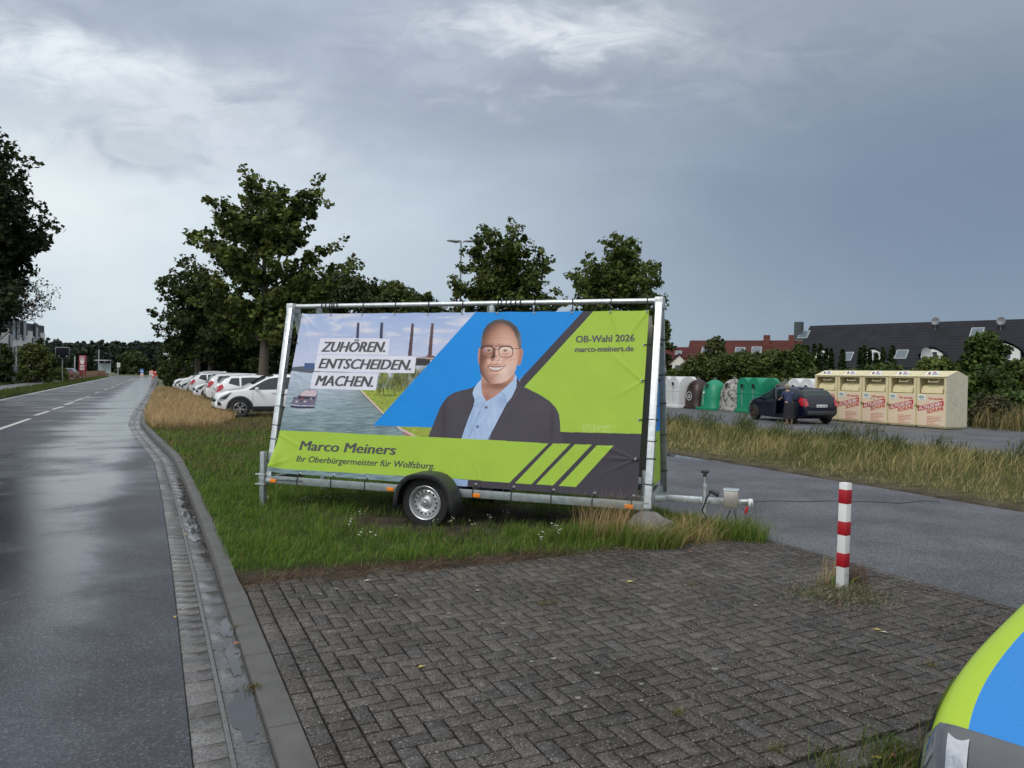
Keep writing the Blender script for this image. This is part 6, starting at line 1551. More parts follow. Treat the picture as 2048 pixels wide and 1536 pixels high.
# clothes containers
cream = pm('cream_paint', (.66, .58, .34), .45, 0, .06, 2.5, dirt=((.42, .36, .22), .60, .80, 1.7))
creaml = pm('cream_poster', (.72, .58, .42), .55, 0, .05, 3)
cred = pm('poster_red', (.50, .02, .03), .5, 0, .1, 10)
cwht = pm('poster_white', (.74, .72, .66), .5)
cshade = pm('cream_side', (.50, .47, .36), .5, 0, .08, 2.5, dirt=((.32, .31, .26), .58, .75, 2.2))  # greyer cream: shade of the right-hand wall put into its colour
m_teal = pm('sticker_teal', (.10, .25, .26), .6)
CLN = toAS(*G(1892.5, 859.5).xy); CLW = 1.165
ORD = ['rightmost cream clothes container with scribbled grey side wall', 'cream clothes container second from the right in the row of five', 'middle cream clothes container of the row of five', 'cream clothes container second from the left in the row of five', 'leftmost cream clothes container, partly behind the navy car']
def clothes(i):
    # local frame: +x along s (away), front face towards -a
    t = thing('clothes_container', ORD[i], 'clothes container', AS(CLN[0] + .575, CLN[1] + CLW * (i + .5), 0), RZ, 'five cream clothes containers in a row')
    W_, Dd, He, Hr = CLW - .025, 1.15, 1.86, 2.05      # local: x = depth (front at -Dd/2), y = along row
    hx, hy = Dd / 2, W_ / 2
    zo0, zo1 = 1.24, 1.80; rec = .50
    mb = MB()
    # side walls (pentagon), back, roof, lower front, frame round the opening
    for sg in (-1, 1):
        y = sg * (hy - .015); P = [(-hx, .08), (hx, .08), (hx, He), (0, Hr), (-hx, He)]
        mb.prism(P, y - .015, y + .015, 1 if sg < 0 else 0)
    mb.box((hx - .015, 0, (He + .08) / 2), (.03, W_ - .06, He - .08)); mb.box((-hx + .015, 0, (zo0 + .08) / 2), (.03, W_ - .06, zo0 - .08)); mb.box((-hx + .015, 0, (zo1 + He) / 2), (.03, W_ - .06, He - zo1))
    for sg in (-1, 1): mb.box((-hx + .016, sg * (hy - .065), (zo0 + zo1) / 2), (.034, .07, zo1 - zo0))
    mb.box((-hx + rec, 0, (zo0 + zo1) / 2), (.02, W_ - .06, zo1 - zo0)); mb.box((-hx + rec / 2 + .015, 0, zo0 - .012), (rec, W_ - .06, .02)); mb.box((0, 0, .06), (Dd - .06, W_ - .06, .05))
    mb.build('casing', [cream, cshade if i == 0 else cream], t, smooth=0)
    mb = MB()
    for sg in (-1, 1):
        a_, b_ = Vector((sg * (hx + .03), 0, He - .005)), Vector((0, 0, Hr + .012)); mb.bar(a_, b_, W_ + .005, .022, 0, up=(0, 0, 1))
    mb.build('roof', pm('cream_roof', (.66, .60, .36), .4, 0, .06, 3, dirt=((.45, .40, .25), .5, .8, 2)), t, smooth=0)
    mb = MB(); V = []; F = []; n = 12
    for k in range(n + 1):
        a_ = math.pi / 2 * k / n; x, z = -hx + .40 - .34 * math.sin(a_) * .9, zo0 + .02 + .34 * math.cos(a_)
        V += [(x, -hy + .22, z), (x, hy - .10, z)]
    for k in range(n): F.append((2 * k, 2 * k + 1, 2 * k + 3, 2 * k + 2))
    mb.add(V, F); mb.prism([(v[0], v[2]) for v in V[::2]] + [(-hx + .40, zo0 + .02)], -hy + .215, -hy + .225, 0); mb.build('drum_flap', cream, t, smooth=40)
    mb = MB(); mb.tube([(-hx + .12, -.22, zo1 - .03), (-hx + .05, -.18, zo1 - .13), (-hx + .05, .16, zo1 - .13), (-hx + .12, .20, zo1 - .03)], .014, 8); mb.build('pull_handle', pm('handle_cream', (.72, .68, .50), .4), t)
    # lower door with poster
    fx = -hx - .004
    mb = MB(); mb.box((-hx - .006, 0, .66), (.012, W_ - .10, 1.10), 0, .002); door = mb.build('door', creaml, t, smooth=0)
    fx = -hx - .0125; uy = Vector((0, -1, 0)); up_ = Vector((0, 0, 1))
    # text runs along -y when seen from the yard (viewer looks along +x; right hand is -y)
    mb = MB(); put_text(mb, 'Wir sammeln', (fx - .002, hy - .46, 1.035), uy, up_, .55, .075, 0, .03); mb.build('poster_heading', cred, door, smooth=0, recalc=False)
    sl = Vector((0, -math.cos(.245), math.sin(.245))); sup = Vector((0, math.sin(.10), math.cos(.10)))
    mb = MB(); o_ = Vector((fx - .002, hy - .06, .60)); mb.add([o_, o_ + sl * (W_ - .12), o_ + sl * (W_ - .12) + sup * .17, o_ + sl * .04 + sup * .17], [(0, 1, 2, 3)]); mb.build('poster_banner', cred, door, smooth=0, recalc=False)
    mb = MB(); put_text(mb, 'ALTKLEIDER+', o_ + sl * .05 + sup * .028 + Vector((-.0025, 0, 0)), sl, sup, W_ - .22, .115, 0, .03); mb.build('poster_lettering', cwht, door, smooth=0, recalc=False)
    mb = MB(); put_text(mb, 'SCHUHE', o_ + sl * .36 - sup * .155, sl, sup, W_ - .50, .125, 0, .035); mb.build('poster_lettering', cred, door, smooth=0, recalc=False)
    mb = MB()
    for k, w_ in enumerate((.62, .50, .60, .42, .34, .55)):
        for j in range(int(w_ / .07)): mb.box((fx - .001, hy - .42 - j * .07 - .03, .42 - k * .055), (.003, .055, .017), 0)
    mb.build('poster_small_print', cred, door, smooth=0)
    mb = MB(); mb.box((fx - .001, hy - .21, 1.10), (.004, .30, .20), 0); stk = mb.build('sticker', cwht, door, smooth=0)
    mb = MB(); mb.lathe([(.035, 0), (.085, 0)], 20, 0, Matrix.Translation((fx - .0045, hy - .20, 1.12)) @ Matrix.Rotation(R(-90), 4, 'Y') @ Matrix.Diagonal((.55, 1.1, 1, 1))); mb.box((fx - .004, hy - .22, 1.04), (.002, .16, .014)); mb.build('sticker_emblem', m_teal, stk, smooth=0)
    mb = MB(); mb.box((fx - .02, hy - .04, .82), (.04, .16, .05), 0, .01, (R(8), 0, 0)); mb.box((fx - .03, hy - .06, .77), (.03, .03, .06), 0, .006); mb.build('door_lock', pm('lock_brass', (.38, .32, .16), .4, .3, .2), t)
    # arched sign on the front roof slope
    mb = MB(); sw = .27; P = [(-sw, 0), (sw, 0), (sw, .13)] + [(sw * math.cos(a_), .13 + .07 * math.sin(a_)) for a_ in np.linspace(0, math.pi, 10)] + [(-sw, .13)]
    Mx = Matrix.Translation((-hx - .02, .05, He + .0)) @ Matrix.Rotation(R(-78), 4, 'Y') @ Matrix.Rotation(R(90), 4, 'Z')
    V = [Matrix.Translation((-hx + .06, .05, He + .035)) @ Vector((u * 0 + v * .55, -u, v * .85)) for u, v in P]; V2 = [v + Vector((.015, 0, -.01)) for v in V]
    tri = tessellate_polygon([[Vector((a_, b_, 0)) for a_, b_ in P]]); n = len(P)
    mb.add([tuple(v) for v in V + V2], [tuple(f) for f in tri] + [(i_, (i_ + 1) % n, (i_ + 1) % n + n, i_ + n) for i_ in range(n)]); sg_ = mb.build('sign', cwht, t, smooth=0)
    mb = MB(); f2 = lambda u, v: (-hx + .06 + v * .55 - .004, .05 - u, He + .035 + v * .85 + .003)
    for u0, u1, v0, v1, mi in ((-.16, -.08, .06, .12, 0), (-.14, -.10, .12, .15, 0), (-.2, -.05, .03, .05, 1), (.02, .12, .12, .16, 2), (0, .22, .07, .10, 3), (0, .20, .03, .055, 3)): mb.add([f2(u0, v0), f2(u1, v0), f2(u1, v1), f2(u0, v1)], [(0, 1, 2, 3)], mi)
    mb.build('sign_print', [darkin, pm('print_amber', (.6, .3, .05)), cred, pm('print_bluegrey', (.25, .32, .5))], sg_, smooth=0, recalc=False)
    if i == 0:
        mb = MB(); r_ = random.Random(4); yy = -hy - .0015
        for k in range(26):
            x, z = r_.uniform(-.45, .4), r_.uniform(.6, 1.75); dx_, dz_ = (r_.uniform(.04, .2), .004) if r_.random() < .5 else (.004, r_.uniform(.04, .22)); mb.box((x, yy, z), (dx_, .002, dz_), 0)
        mb.build('scribbles', pm('marker_grey', (.12, .12, .11), .7), t, smooth=0)
    if i == 2:
        mb = MB(); r_ = random.Random(6)
        for k in range(14): mb.box((fx - .004, r_.uniform(-.3, .3), r_.uniform(.5, 1.1)), (.002, .006 if k % 2 else r_.uniform(.05, .3), r_.uniform(.1, .35) if k % 2 else .006), 0)
        mb.build('scribbles', pm('marker_grey', (.12, .12, .11), .7), t, smooth=0)
    return t
for i in range(5): clothes(i)
# ================================================================== TREES AND SHRUBS
def leaves(cent, rad, cnt, size, cols, seed, droop=.3, out=None):
    """leaf quads round clump centres -> V (n,4,3), C"""
    r = np.random.default_rng(seed); cent = np.asarray(cent, float); rad = np.asarray(rad, float); cnt = np.asarray(cnt, int)
    idx = np.repeat(np.arange(len(cent)), cnt); n = len(idx)
    d = r.normal(0, 1, (n, 3)); d /= np.linalg.norm(d, axis=1)[:, None]; rr = r.random(n) ** .45
    P = cent[idx] + d * (rr * rad[idx])[:, None] * np.array((1, 1, .8))
    nrm = d * .55 + r.normal(0, .6, (n, 3)) + np.array((0, 0, .55)); nrm /= np.linalg.norm(nrm, axis=1)[:, None]
    tt = np.cross(nrm, r.normal(0, 1, (n, 3))); tt /= np.linalg.norm(tt, axis=1)[:, None] + 1e-9; bb = np.cross(nrm, tt)
    sz = size * r.uniform(.6, 1.35, n); L, Wd = (sz * .62)[:, None], (sz * .46)[:, None]
    V = np.stack([P - tt * L, P - bb * Wd + tt * L * .15 - nrm * L * .18, P + tt * L - nrm * L * .30, P + bb * Wd + tt * L * .15 - nrm * L * .18], 1)
    cols = np.asarray(cols, float); ci = r.integers(0, len(cols), len(cent)); k = r.uniform(.72, 1.28, len(cent))
    C = cols[ci][idx] * (k[idx] * r.uniform(.75, 1.3, n))[:, None]
    hi = r.random(n) < .06; C[hi] *= 1.6
    return V, np.clip(C, 0, 1)
def leafmesh(name, V, C, parent, mat=None):
    n = len(V); F = np.arange(n * 4).reshape(n, 4)
    return npmesh(name, V.reshape(-1, 3), F, mat or LEAF, cols=np.repeat(C, 4, 0), parent=parent)
G_MAPLE = [(.060, .088, .020), (.080, .112, .025), (.046, .070, .017), (.105, .126, .032)]
G_DARK = [(.034, .052, .015), (.046, .066, .018), (.026, .042, .012)]
G_SHRUB = [(.068, .092, .024), (.088, .110, .030), (.052, .074, .020)]
def tree(label, base, H, trunk_r, spread, seed, tips=None, n_tips=26, leaf=.21, per=70, clump=.62, crown0=.28, cols=G_MAPLE, name='maple_tree', cat='tree', group=None, barkm=None, lean=0.0, wood=True):
    r = random.Random(seed); t = thing(name, label, cat, base, 0, group)
    bx, by_, bz = base
    ctr = Vector((lean, 0, H * .55))
    if tips is None:
        tips = []
        for k in range(n_tips):
            z = H * (crown0 + .12 + (1 - crown0 - .12) * (k + .5) / n_tips); q_ = (z / H - crown0) / (1 - crown0)
            prof = math.sin(math.pi * min(1, q_ * .82 + .18) ** .9) ** .7; a = k * 2.39996 + r.uniform(-.4, .4)
            rr = spread * prof * r.uniform(.72, 1.15); tips.append(Vector((lean * q_ + rr * math.cos(a), rr * math.sin(a), min(z + r.uniform(-.3, .3), H))))
        tips.append(Vector((lean, 0, H)))
    else: tips = [Vector(p) - Vector(base) for p in tips]
    mb = MB(); top = Vector((lean * .6, 0, H * .80)); tp = [Vector((0, 0, -.1)), Vector((r.uniform(-.06, .06), r.uniform(-.06, .06), H * .14)), Vector((lean * .15 + r.uniform(-.1, .1), 0, H * .32)), Vector((lean * .4 + r.uniform(-.15, .15), r.uniform(-.1, .1), H * .55)), top]
    mb.tube(tp, [trunk_r * 1.25, trunk_r, trunk_r * .82, trunk_r * .5, trunk_r * .12], 10)
    cent = []; rad = []; cnt = []
    for tip in tips:
        zst = max(H * crown0 * .8, min(H * .62, tip.z - (tip.xy - ctr.xy).length * r.uniform(.5, .9))); f = zst / (H * .80)
        st = Vector((lean * .6 * f, 0, zst)); mid = (st + tip) / 2 + Vector((r.uniform(-.3, .3), r.uniform(-.3, .3), r.uniform(-.1, .35)))
        if wood: mb.tube([st, mid, tip], [trunk_r * .30, trunk_r * .17, .012], 6)
        Lb = (tip - st).length; m = max(2, int(Lb / (clump * .85)))
        for i in range(m + 1):
            q_ = .28 + .72 * i / m; p = st.lerp(mid, q_ * 2) if q_ < .5 else mid.lerp(tip, q_ * 2 - 1)
            w = clump * (1.0 - .42 * q_) * r.uniform(.8, 1.2)
            cent.append(p + Vector((r.gauss(0, w * .3), r.gauss(0, w * .3), r.gauss(0, w * .25)))); rad.append(w); cnt.append(int(per * (w / clump) ** 2 * r.uniform(.7, 1.2)))
            if q_ < .85:
                for _ in range(2):
                    d = Vector((r.gauss(0, 1), r.gauss(0, 1), r.gauss(0, .6))).normalized() * w * r.uniform(1.0, 1.7); e_ = p + d
                    cent.append(e_); rad.append(w * .66); cnt.append(int(per * .5 * r.uniform(.7, 1.2)))
                    if wood and r.random() < .35: mb.tube([p, e_], [trunk_r * .07, .006], 4)
    mb.build('trunk', barkm or bark, t, smooth=50)
    V, C = leaves(cent, rad, cnt, leaf, cols, seed); leafmesh('crown', V, C, t); return t
def pxtips(base_px, Y, pts, jit, seed, extra=0, span=None):
    r = random.Random(seed); out_ = []
    for px, py in pts: out_.append(D(px, py, Y + r.uniform(-jit, jit)))
    return out_
# the large maple behind the cars
b = D(526, 800, 36.0); b.z = 0
T1 = [(490, 338), (513, 352), (545, 372), (566, 380), (645, 358), (628, 388), (606, 398), (652, 402), (413, 398), (452, 400), (430, 430), (386, 460), (380, 480), (410, 480), (690, 475), (705, 515), (722, 532), (690, 548), (470, 420), (520, 420), (575, 430), (620, 455), (440, 500), (400, 545), (640, 530), (660, 580), (560, 500), (500, 520), (420, 590), (600, 610), (640, 630), (470, 600), (540, 590), (385, 600), (620, 560), (590, 655), (460, 655), (500, 560), (430, 640), (550, 640)]
tree('tallest maple with spiky open crown behind the parked white cars', b, 11.6, .24, 4.2, 11, pxtips(None, 36, T1, 2.4, 1), leaf=.20, per=54, clump=.56, crown0=.34)
b = D(394, 790, 58); b.z = 0
T2 = [(365, 515), (345, 540), (330, 560), (322, 560), (388, 510), (400, 540), (325, 600), (312, 628), (335, 640), (350, 590), (375, 560), (318, 652), (345, 670), (372, 620), (398, 600), (420, 560), (430, 620), (405, 650), (380, 665), (442, 590), (450, 650), (352, 620)]
tree('dark maple at the left end of the trees with overhanging crown', b, 10.2, .22, 3.5, 12, pxtips(None, 57, T2, 2.5, 2), leaf=.25, per=52, clump=.85, crown0=.3, cols=G_DARK)
b = D(421, 790, 61); b.z = 0
tree('slim trunked maple just right of the dark maple', b, 9.6, .18, 3.0, 13, None, 18, leaf=.25, per=50, clump=.85, cols=G_DARK)
b = D(1010, 760, 43); b.z = 0
T4 = [(965, 452), (985, 458), (1022, 442), (1040, 450), (998, 470), (1085, 492), (1098, 515), (930, 500), (950, 478), (925, 530), (905, 560), (900, 562), (1090, 545), (1120, 575), (1060, 490), (1010, 500), (970, 520), (940, 570), (1030, 540), (1075, 570), (985, 570), (910, 600), (1110, 610), (1050, 600), (960, 610), (1000, 630), (1128, 600), (900, 620), (1080, 625)]
tree('maple behind the middle of the banner beside the street lamp', b, 9.4, .2, 3.3, 14, pxtips(None, 43, T4, 2.0, 4), leaf=.20, per=60, clump=.62, crown0=.3)
b = D(1228, 760, 42); b.z = 0
T5 = [(1232, 466), (1245, 476), (1270, 478), (1256, 492), (1278, 500), (1210, 490), (1180, 512), (1168, 525), (1145, 545), (1140, 548), (1305, 528), (1318, 536), (1322, 560), (1200, 540), (1240, 530), (1280, 545), (1160, 580), (1215, 580), (1265, 580), (1305, 590), (1330, 590), (1325, 615), (1148, 600), (1190, 615), (1290, 630), (1240, 620), (1322, 640), (1320, 668), (1150, 560)]
tree('maple behind the right end of the banner', b, 9.2, .2, 3.0, 15, pxtips(None, 42, T5, 2.0, 5), leaf=.20, per=60, clump=.62, crown0=.28)
# woodland edge behind the cars
def shrub(label, px, pyTop, wpx, Y, seed, cols=G_SHRUB, name='shrub', cat='shrub', group=None, leaf=.20, dens=1.0, z0=0.0, stems=True, clump=None):
    r = random.Random(seed); b = D(px, 760, Y); b.z = 0; top = D(px, pyTop, Y).z; hw = wpx / 2 / FOC * Y
    t = thing(name, label, cat, b, 0, group); cl = clump or max(.35, min(hw * .34, .95)); cent = []; rad = []; cnt = []
    n = int(46 * dens); mb = MB()
    for k in range(n):
        a = k * 2.39996; q_ = (k + .5) / n; z = top * (.06 + .94 * q_ ** .85) - cl * .35
        prof = math.sqrt(max(0, 1 - (max(0, q_ - .30) / .70) ** 2.2)) * r.uniform(.55, 1.12)
        p = Vector((hw * prof * math.cos(a), hw * .8 * prof * math.sin(a), max(.15, z + r.uniform(-.15, .15))))
        cent.append(p); rad.append(cl * r.uniform(.6, 1.15)); cnt.append(int(75 * dens * (cl / .5) ** 1.0 * r.uniform(.6, 1.2)))
        if q_ > .8 and r.random() < .6:
            e_ = p + Vector((r.uniform(-.3, .3), r.uniform(-.2, .2), r.uniform(.3, .7) * cl)); cent.append(e_); rad.append(cl * .35); cnt.append(20)
        if k % 4 == 0 and stems: mb.tube([(0, 0, -.05), p * .5 + Vector((0, 0, .1)), p], [.05, .03, .01], 5)
    if stems: mb.build('stems', bark, t)
    V, C = leaves(cent, rad, cnt, leaf, cols, seed); leafmesh('foliage', V, C, t); return t
WG = 'dense trees and bushes behind the parked cars'
wood = [(470, 600, 150, 64, G_DARK, 'dark bushy tree behind the parked cars, left of the tallest maple'), (600, 562, 190, 62, G_DARK, 'dark bushy tree directly right of the tallest maple trunk'), (700, 553, 190, 60, [(.036, .050, .016), (.046, .058, .018), (.03, .04, .012)], 'olive green bushy tree above the left end of the banner'), (782, 566, 160, 62, G_SHRUB, 'rounded green bushy tree above the banner between the tall maples'), (842, 590, 110, 64, G_SHRUB, 'small bushy tree left of the street lamp above the banner'),
        (540, 640, 140, 70, G_DARK, 'low dark thicket behind the tallest maple trunk'), (440, 640, 110, 72, G_DARK, 'low dark thicket behind the farthest white cars')]
for k, (px, py, w, Y, c_, lb) in enumerate(wood): shrub(lb, px, py, w, Y, 100 + k, c_, 'bushy_tree', 'tree', WG, leaf=.26, dens=1.5)
shrub('bright green bush beside the zone sign at the end of the car row', 362, 672, 70, 62, 120, [(.060, .085, .022), (.075, .10, .026), (.045, .068, .018)], leaf=.2)
shrub('low leafy bush right behind the zone sign pole', 348, 722, 40, 72, 121, [(.060, .090, .026), (.075, .10, .03)], leaf=.18)
shrub('narrow dark spruce tip rising behind the zone sign', 331, 682, 30, 90, 122, G_DARK, 'spruce_tree', 'tree', None, .25)
shrub('small bushy tree behind the right trailer post', 1322, 640, 44, 50, 124, G_MAPLE, 'bushy_tree', 'tree', None, .2)
# oak and birch at the left edge
b = D(-70, 770, 40); b.z = 0
TO = [(0, 275), (18, 290), (-30, 262), (28, 318), (48, 325), (60, 388), (78, 402), (92, 440), (105, 455), (98, 470), (75, 430), (40, 380), (10, 340), (-20, 330), (60, 470), (85, 478), (30, 430), (0, 420), (50, 520), (30, 560), (62, 540), (15, 500), (-20, 480), (0, 560), (20, 585), (38, 598), (64, 535), (-10, 590), (-40, 400), (-60, 300), (-100, 280), (-140, 330), (-170, 420), (-150, 500), (-90, 420), (-70, 540), (25, 470), (5, 385), (-120, 580)]
tree('tall dark oak at the left edge of the picture above the road', b, 14.5, .40, 5.0, 16, pxtips(None, 40, TO, 3.0, 6), leaf=.24, per=64, clump=.80, crown0=.22, cols=[(.020, .030, .011), (.027, .039, .014), (.015, .024, .009)], name='oak_tree')
b = D(-8, 770, 43); b.z = 0
TB = [(55, 552), (80, 558), (98, 568), (112, 580), (88, 590), (70, 600), (60, 575), (104, 596), (40, 560), (45, 610), (20, 540), (0, 560)]
tree('pale birch with thin hanging twigs below the dark oak', b, 9.0, .14, 2.5, 17, pxtips(None, 43, TB, 1.2, 7), leaf=.10, per=26, clump=.50, crown0=.4, cols=[(.085, .082, .055), (.065, .065, .042), (.11, .10, .07)], name='birch_tree', barkm=pm('birch_bark', (.40, .38, .34), .8, 0, .4, 6))
# small trees and bushes by the building on the left
shrub('round yellow green bush in front of the white building', 70, 688, 70, 78, 130, [(.065, .085, .022), (.08, .095, .026)], leaf=.24)
shrub('conical dark conifer rising in front of the white building corner', 80, 678, 24, 82, 131, G_DARK, 'conifer_tree', 'tree', None, .2)
shrub('dark bush at the left edge in front of the building', 6, 690, 34, 70, 132, G_DARK, leaf=.24)
shrub('dark green bush beside the corner of the white building', 104, 706, 36, 95, 133, G_DARK, leaf=.24)
shrub('small yellow green hedge bush near the dark speed display', 121, 736, 26, 92, 134, [(.11, .13, .035), (.13, .15, .045)], leaf=.2)
shrub('broad green tree on the far side of the junction', 265, 702, 56, 190, 135, [(.040, .062, .020), (.05, .075, .024)], 'bushy_tree', 'tree', None, .5, z0=0, clump=1.3)
# ---- far forest
cent = []; rad = []; cnt = []; r_ = random.Random(44)
for k in range(520):
    px = r_.uniform(-160, 470); Y = r_.uniform(262, 330); topy = 706 - 14 * fbm(np.array([px]), np.array([Y * .02]), .03, 3, 4)[0] + r_.uniform(-6, 8)
    b = D(px, 740, Y); top = max(4, D(px, topy - 4, Y).z); con = r_.random() < .4; top = max(4, D(px, topy - 4 - (r_.uniform(0, 11) if con else 0), Y).z)
    for i in range(7):
        q_ = i / 6; z = 1 + (top - 1) * q_; w = (3.4 * (1 - q_ * .8) if con else 4.2 * math.sqrt(max(.1, 1 - (q_ * .9) ** 2))); m = 1 if con and q_ > .6 else 2
        for _ in range(m): cent.append((b.x + r_.gauss(0, w * .35), b.y + r_.gauss(0, 1.5), z)); rad.append(max(.7, w * .55)); cnt.append(26 if not con else 20)
V, C = leaves(cent, rad, cnt, 1.15, [(.026, .042, .032), (.034, .050, .036), (.022, .036, .030), (.044, .058, .036)], 5)  # greens shifted towards blue, distance haze put into the leaf colour
o = leafmesh('forest', V, C, None); tag(o, 'dark mixed forest closing the view beyond the road junction', 'forest', kind='stuff')

# ================================================================== YARD HEDGES, THUJAS, HOUSES
HG = 'thick hedge bushes behind the recycling containers'
for k, (px, py, w, Y, c_, lb) in enumerate([(1345, 740, 80, 55, G_SHRUB, 'dark hedge bush behind the trailer end and white twin container'), (1405, 714, 110, 54, G_SHRUB, 'tall hedge bush behind the brown igloo container'), (1428, 676, 54, 56, [(.06, .075, .024), (.075, .09, .03)], 'loose hedge bush with thin top shoots before the long red roof'), (1480, 706, 110, 53, G_SHRUB, 'hedge bush behind the green igloo container'), (1545, 702, 110, 52, G_SHRUB, 'broad hedge bush behind the green twin container'), (1600, 694, 50, 50, [(.06, .10, .024), (.075, .115, .03), (.05, .08, .02)], 'bright green tall bush left of the thuja columns'),
        (1625, 742, 90, 48, [(.055, .08, .022), (.07, .095, .028)], 'low green bush in front of the thuja columns'), (1700, 742, 110, 47, G_SHRUB, 'low bush behind the middle of the clothes containers'), (1765, 728, 90, 46, [(.06, .09, .026), (.075, .105, .032)], 'leafy bush behind the second clothes container from the right')]):
    shrub(lb, px, py, w, Y, 140 + k, c_, group=HG, leaf=.17, dens=1.6)
th = [(1613, 690, 15, 57), (1627, 687, 13, 58), (1639, 686, 13, 58), (1651, 696, 11, 58), (1661, 696, 12, 58), (1684, 698, 17, 57), (1719, 694, 14, 58), (1727, 690, 13, 58.5), (1738, 701, 12, 58), (1752, 706, 13, 58), (1764, 694, 13, 58), (1783, 690, 18, 58)]
names = ['first', 'second', 'third', 'fourth', 'fifth', 'sixth', 'seventh', 'eighth', 'ninth', 'tenth', 'eleventh', 'twelfth']
for k, (px, py, w, Y) in enumerate(th):
    b = D(px, 770, Y); b.z = 0; top = D(px, py, Y).z; hw = w / 2 / FOC * Y * 1.15; r = random.Random(200 + k)
    t = thing('thuja', f'{names[k]} narrow dark thuja column from the left before the black roofed row house', 'thuja', b, 0, 'thuja columns in the row house gardens')
    mb = MB(); mb.tube([(0, 0, 0), (0, 0, top * .9)], [.05, .01], 6); mb.build('trunk', bark, t)
    cent = []; rad = []; cnt = []
    for i in range(22):
        q_ = i / 21; rr = hw * min(1, (1.04 - q_) * 3.2) ** .6 * .7
        for j in range(3): a = r.uniform(0, 6.28); cent.append((rr * .6 * math.cos(a), rr * .6 * math.sin(a), .2 + (top - .3) * q_)); rad.append(rr * .62 + .05); cnt.append(34)
    V, C = leaves(cent, rad, cnt, .16, [(.026, .046, .014), (.034, .056, .017), (.021, .038, .012)], 300 + k); leafmesh('foliage', V, C, t)
shrub('big maple bush with pointed top behind the rightmost clothes container', 1965, 668, 90, 41, 160, [(.05, .085, .018), (.065, .10, .024), (.04, .065, .015)], leaf=.2, dens=1.7)
shrub('dark green bush between satellite dish and the big maple bush', 1872, 716, 100, 42, 161, G_MAPLE, leaf=.18, dens=1.5)
shrub('lower maple bush to the right of the clothes containers', 1975, 735, 110, 37, 162, [(.045, .075, .017), (.06, .095, .022), (.035, .058, .014)], leaf=.18, dens=1.6)
shrub('yellow green flowering bush at the right edge below the white gable', 2025, 722, 80, 44, 163, [(.17, .19, .03), (.12, .15, .035), (.08, .11, .03)], leaf=.16, dens=1.4)
shrub('dark bramble bush at the right edge behind the dry grass', 2035, 790, 130, 31, 164, [(.04, .07, .018), (.055, .085, .022)], leaf=.14, dens=1.5)
shrub('brown green bramble thicket beside the rightmost clothes container', 1985, 800, 80, 29, 165, [(.07, .07, .035), (.09, .08, .04), (.05, .06, .025)], leaf=.12, dens=1.2)
def roofmat(name, col, sc=1.0):
    m = bpy.data.materials.new(name); m.use_nodes = True; t = m.node_tree; t.nodes.clear(); q = NT(t)
    o = q.n('ShaderNodeOutputMaterial'); b = q.n('ShaderNodeBsdfPrincipled'); q.l(b.outputs[0], o.inputs[0]); v = q.n('ShaderNodeTexCoord').outputs['Object']
    s3 = q.n('ShaderNodeSeparateXYZ'); q.l(v, s3.inputs[0])
    rows = q.m('FRACT', q.m('MULTIPLY', s3.outputs[2], 3.6 * sc)); colm = q.m('FRACT', q.m('MULTIPLY', s3.outputs[0], 3.3))
    line_ = q.m('MULTIPLY', q.mr(rows, .0, .22), q.mr(q.m('ABSOLUTE', q.m('SUBTRACT', colm, .5)), .5, .40, .75, 1.0))
    f = q.m('MULTIPLY', q.mr(line_, 0, 1, .45, 1.0), q.mr(q.noise(v, .8, 5, .6), .3, .7, .8, 1.2))
    rgb = q.n('ShaderNodeRGB'); rgb.outputs[0].default_value = (*col, 1)
    q.l(q.mix(1.0, rgb.outputs[0], q.comb(f, f, f), 'MULTIPLY'), b.inputs['Base Color']); b.inputs['Roughness'].default_value = .75; b.inputs['Specular IOR Level'].default_value = .25
    bn = q.n('ShaderNodeBump'); bn.inputs['Strength'].default_value = .6; bn.inputs['Distance'].default_value = .04; q.l(line_, bn.inputs['Height']); q.l(bn.outputs[0], b.inputs['Normal']); return m
r_dark = roofmat('roof_tiles_dark', (.015, .016, .021)); r_red = roofmat('roof_tiles_red', (.072, .018, .014)); r_red2 = roofmat('roof_tiles_crimson', (.066, .010, .011))
wallw = pm('render_white', (.68, .68, .66), .8, 0, .06, 1); wally = pm('render_yellow', (.62, .45, .20), .8, 0, .06, 1)
win = pm('window_pane', (.05, .06, .07), .08, 0, .1, spec=.8); winl = pm('skylight_pane', (.10, .125, .15), .15, 0, .1, spec=.5); wframe = pm('window_frame', (.75, .76, .75), .4)
def house(name, label, p0, p1, depth, eave, ridge, roofm, wallm, over=.4):
    """p0->p1 front wall line on the ground (left to right seen from the yard); local x along the front, y away"""
    p0, p1 = Vector(p0), Vector(p1); d = (p1 - p0).xy.to_3d() if False else Vector((p1.x - p0.x, p1.y - p0.y, 0)); L = d.length
    t = thing(name, label, 'house', (p0.x, p0.y, 0), math.atan2(d.y, d.x))
    mb = MB(); mb.box((L / 2, depth / 2, eave / 2), (L, depth, eave)); w_ = mb.build('wall', wallm, t, smooth=0)
    mb = MB(); T = Matrix.Rotation(R(90), 4, 'Z')
    for x0, x1 in ((0, .2), (L - .2, L)): mb.prism([(0.01, eave), (depth - .01, eave), (depth / 2, ridge - .12)], -x1, -x0, 0, T)
    mb.build('gable', wallm, t, smooth=0)
    mb = MB(); sl = (ridge - eave) / (depth / 2); th_ = .14
    e0 = eave - over * sl
    P = [(-over, e0), (depth / 2, ridge), (depth + over, e0), (depth + over, e0 + th_), (depth / 2, ridge + th_), (-over, e0 + th_)]
    mb.prism(P, -L - over, over, 0, T); mb.build('roof', roofm, t, smooth=0)
    t['_'] = 0; del t['_']
    return t, L, (lambda x, y, o=.0: Vector((x, y, eave + sl * y + th_ + o))), sl
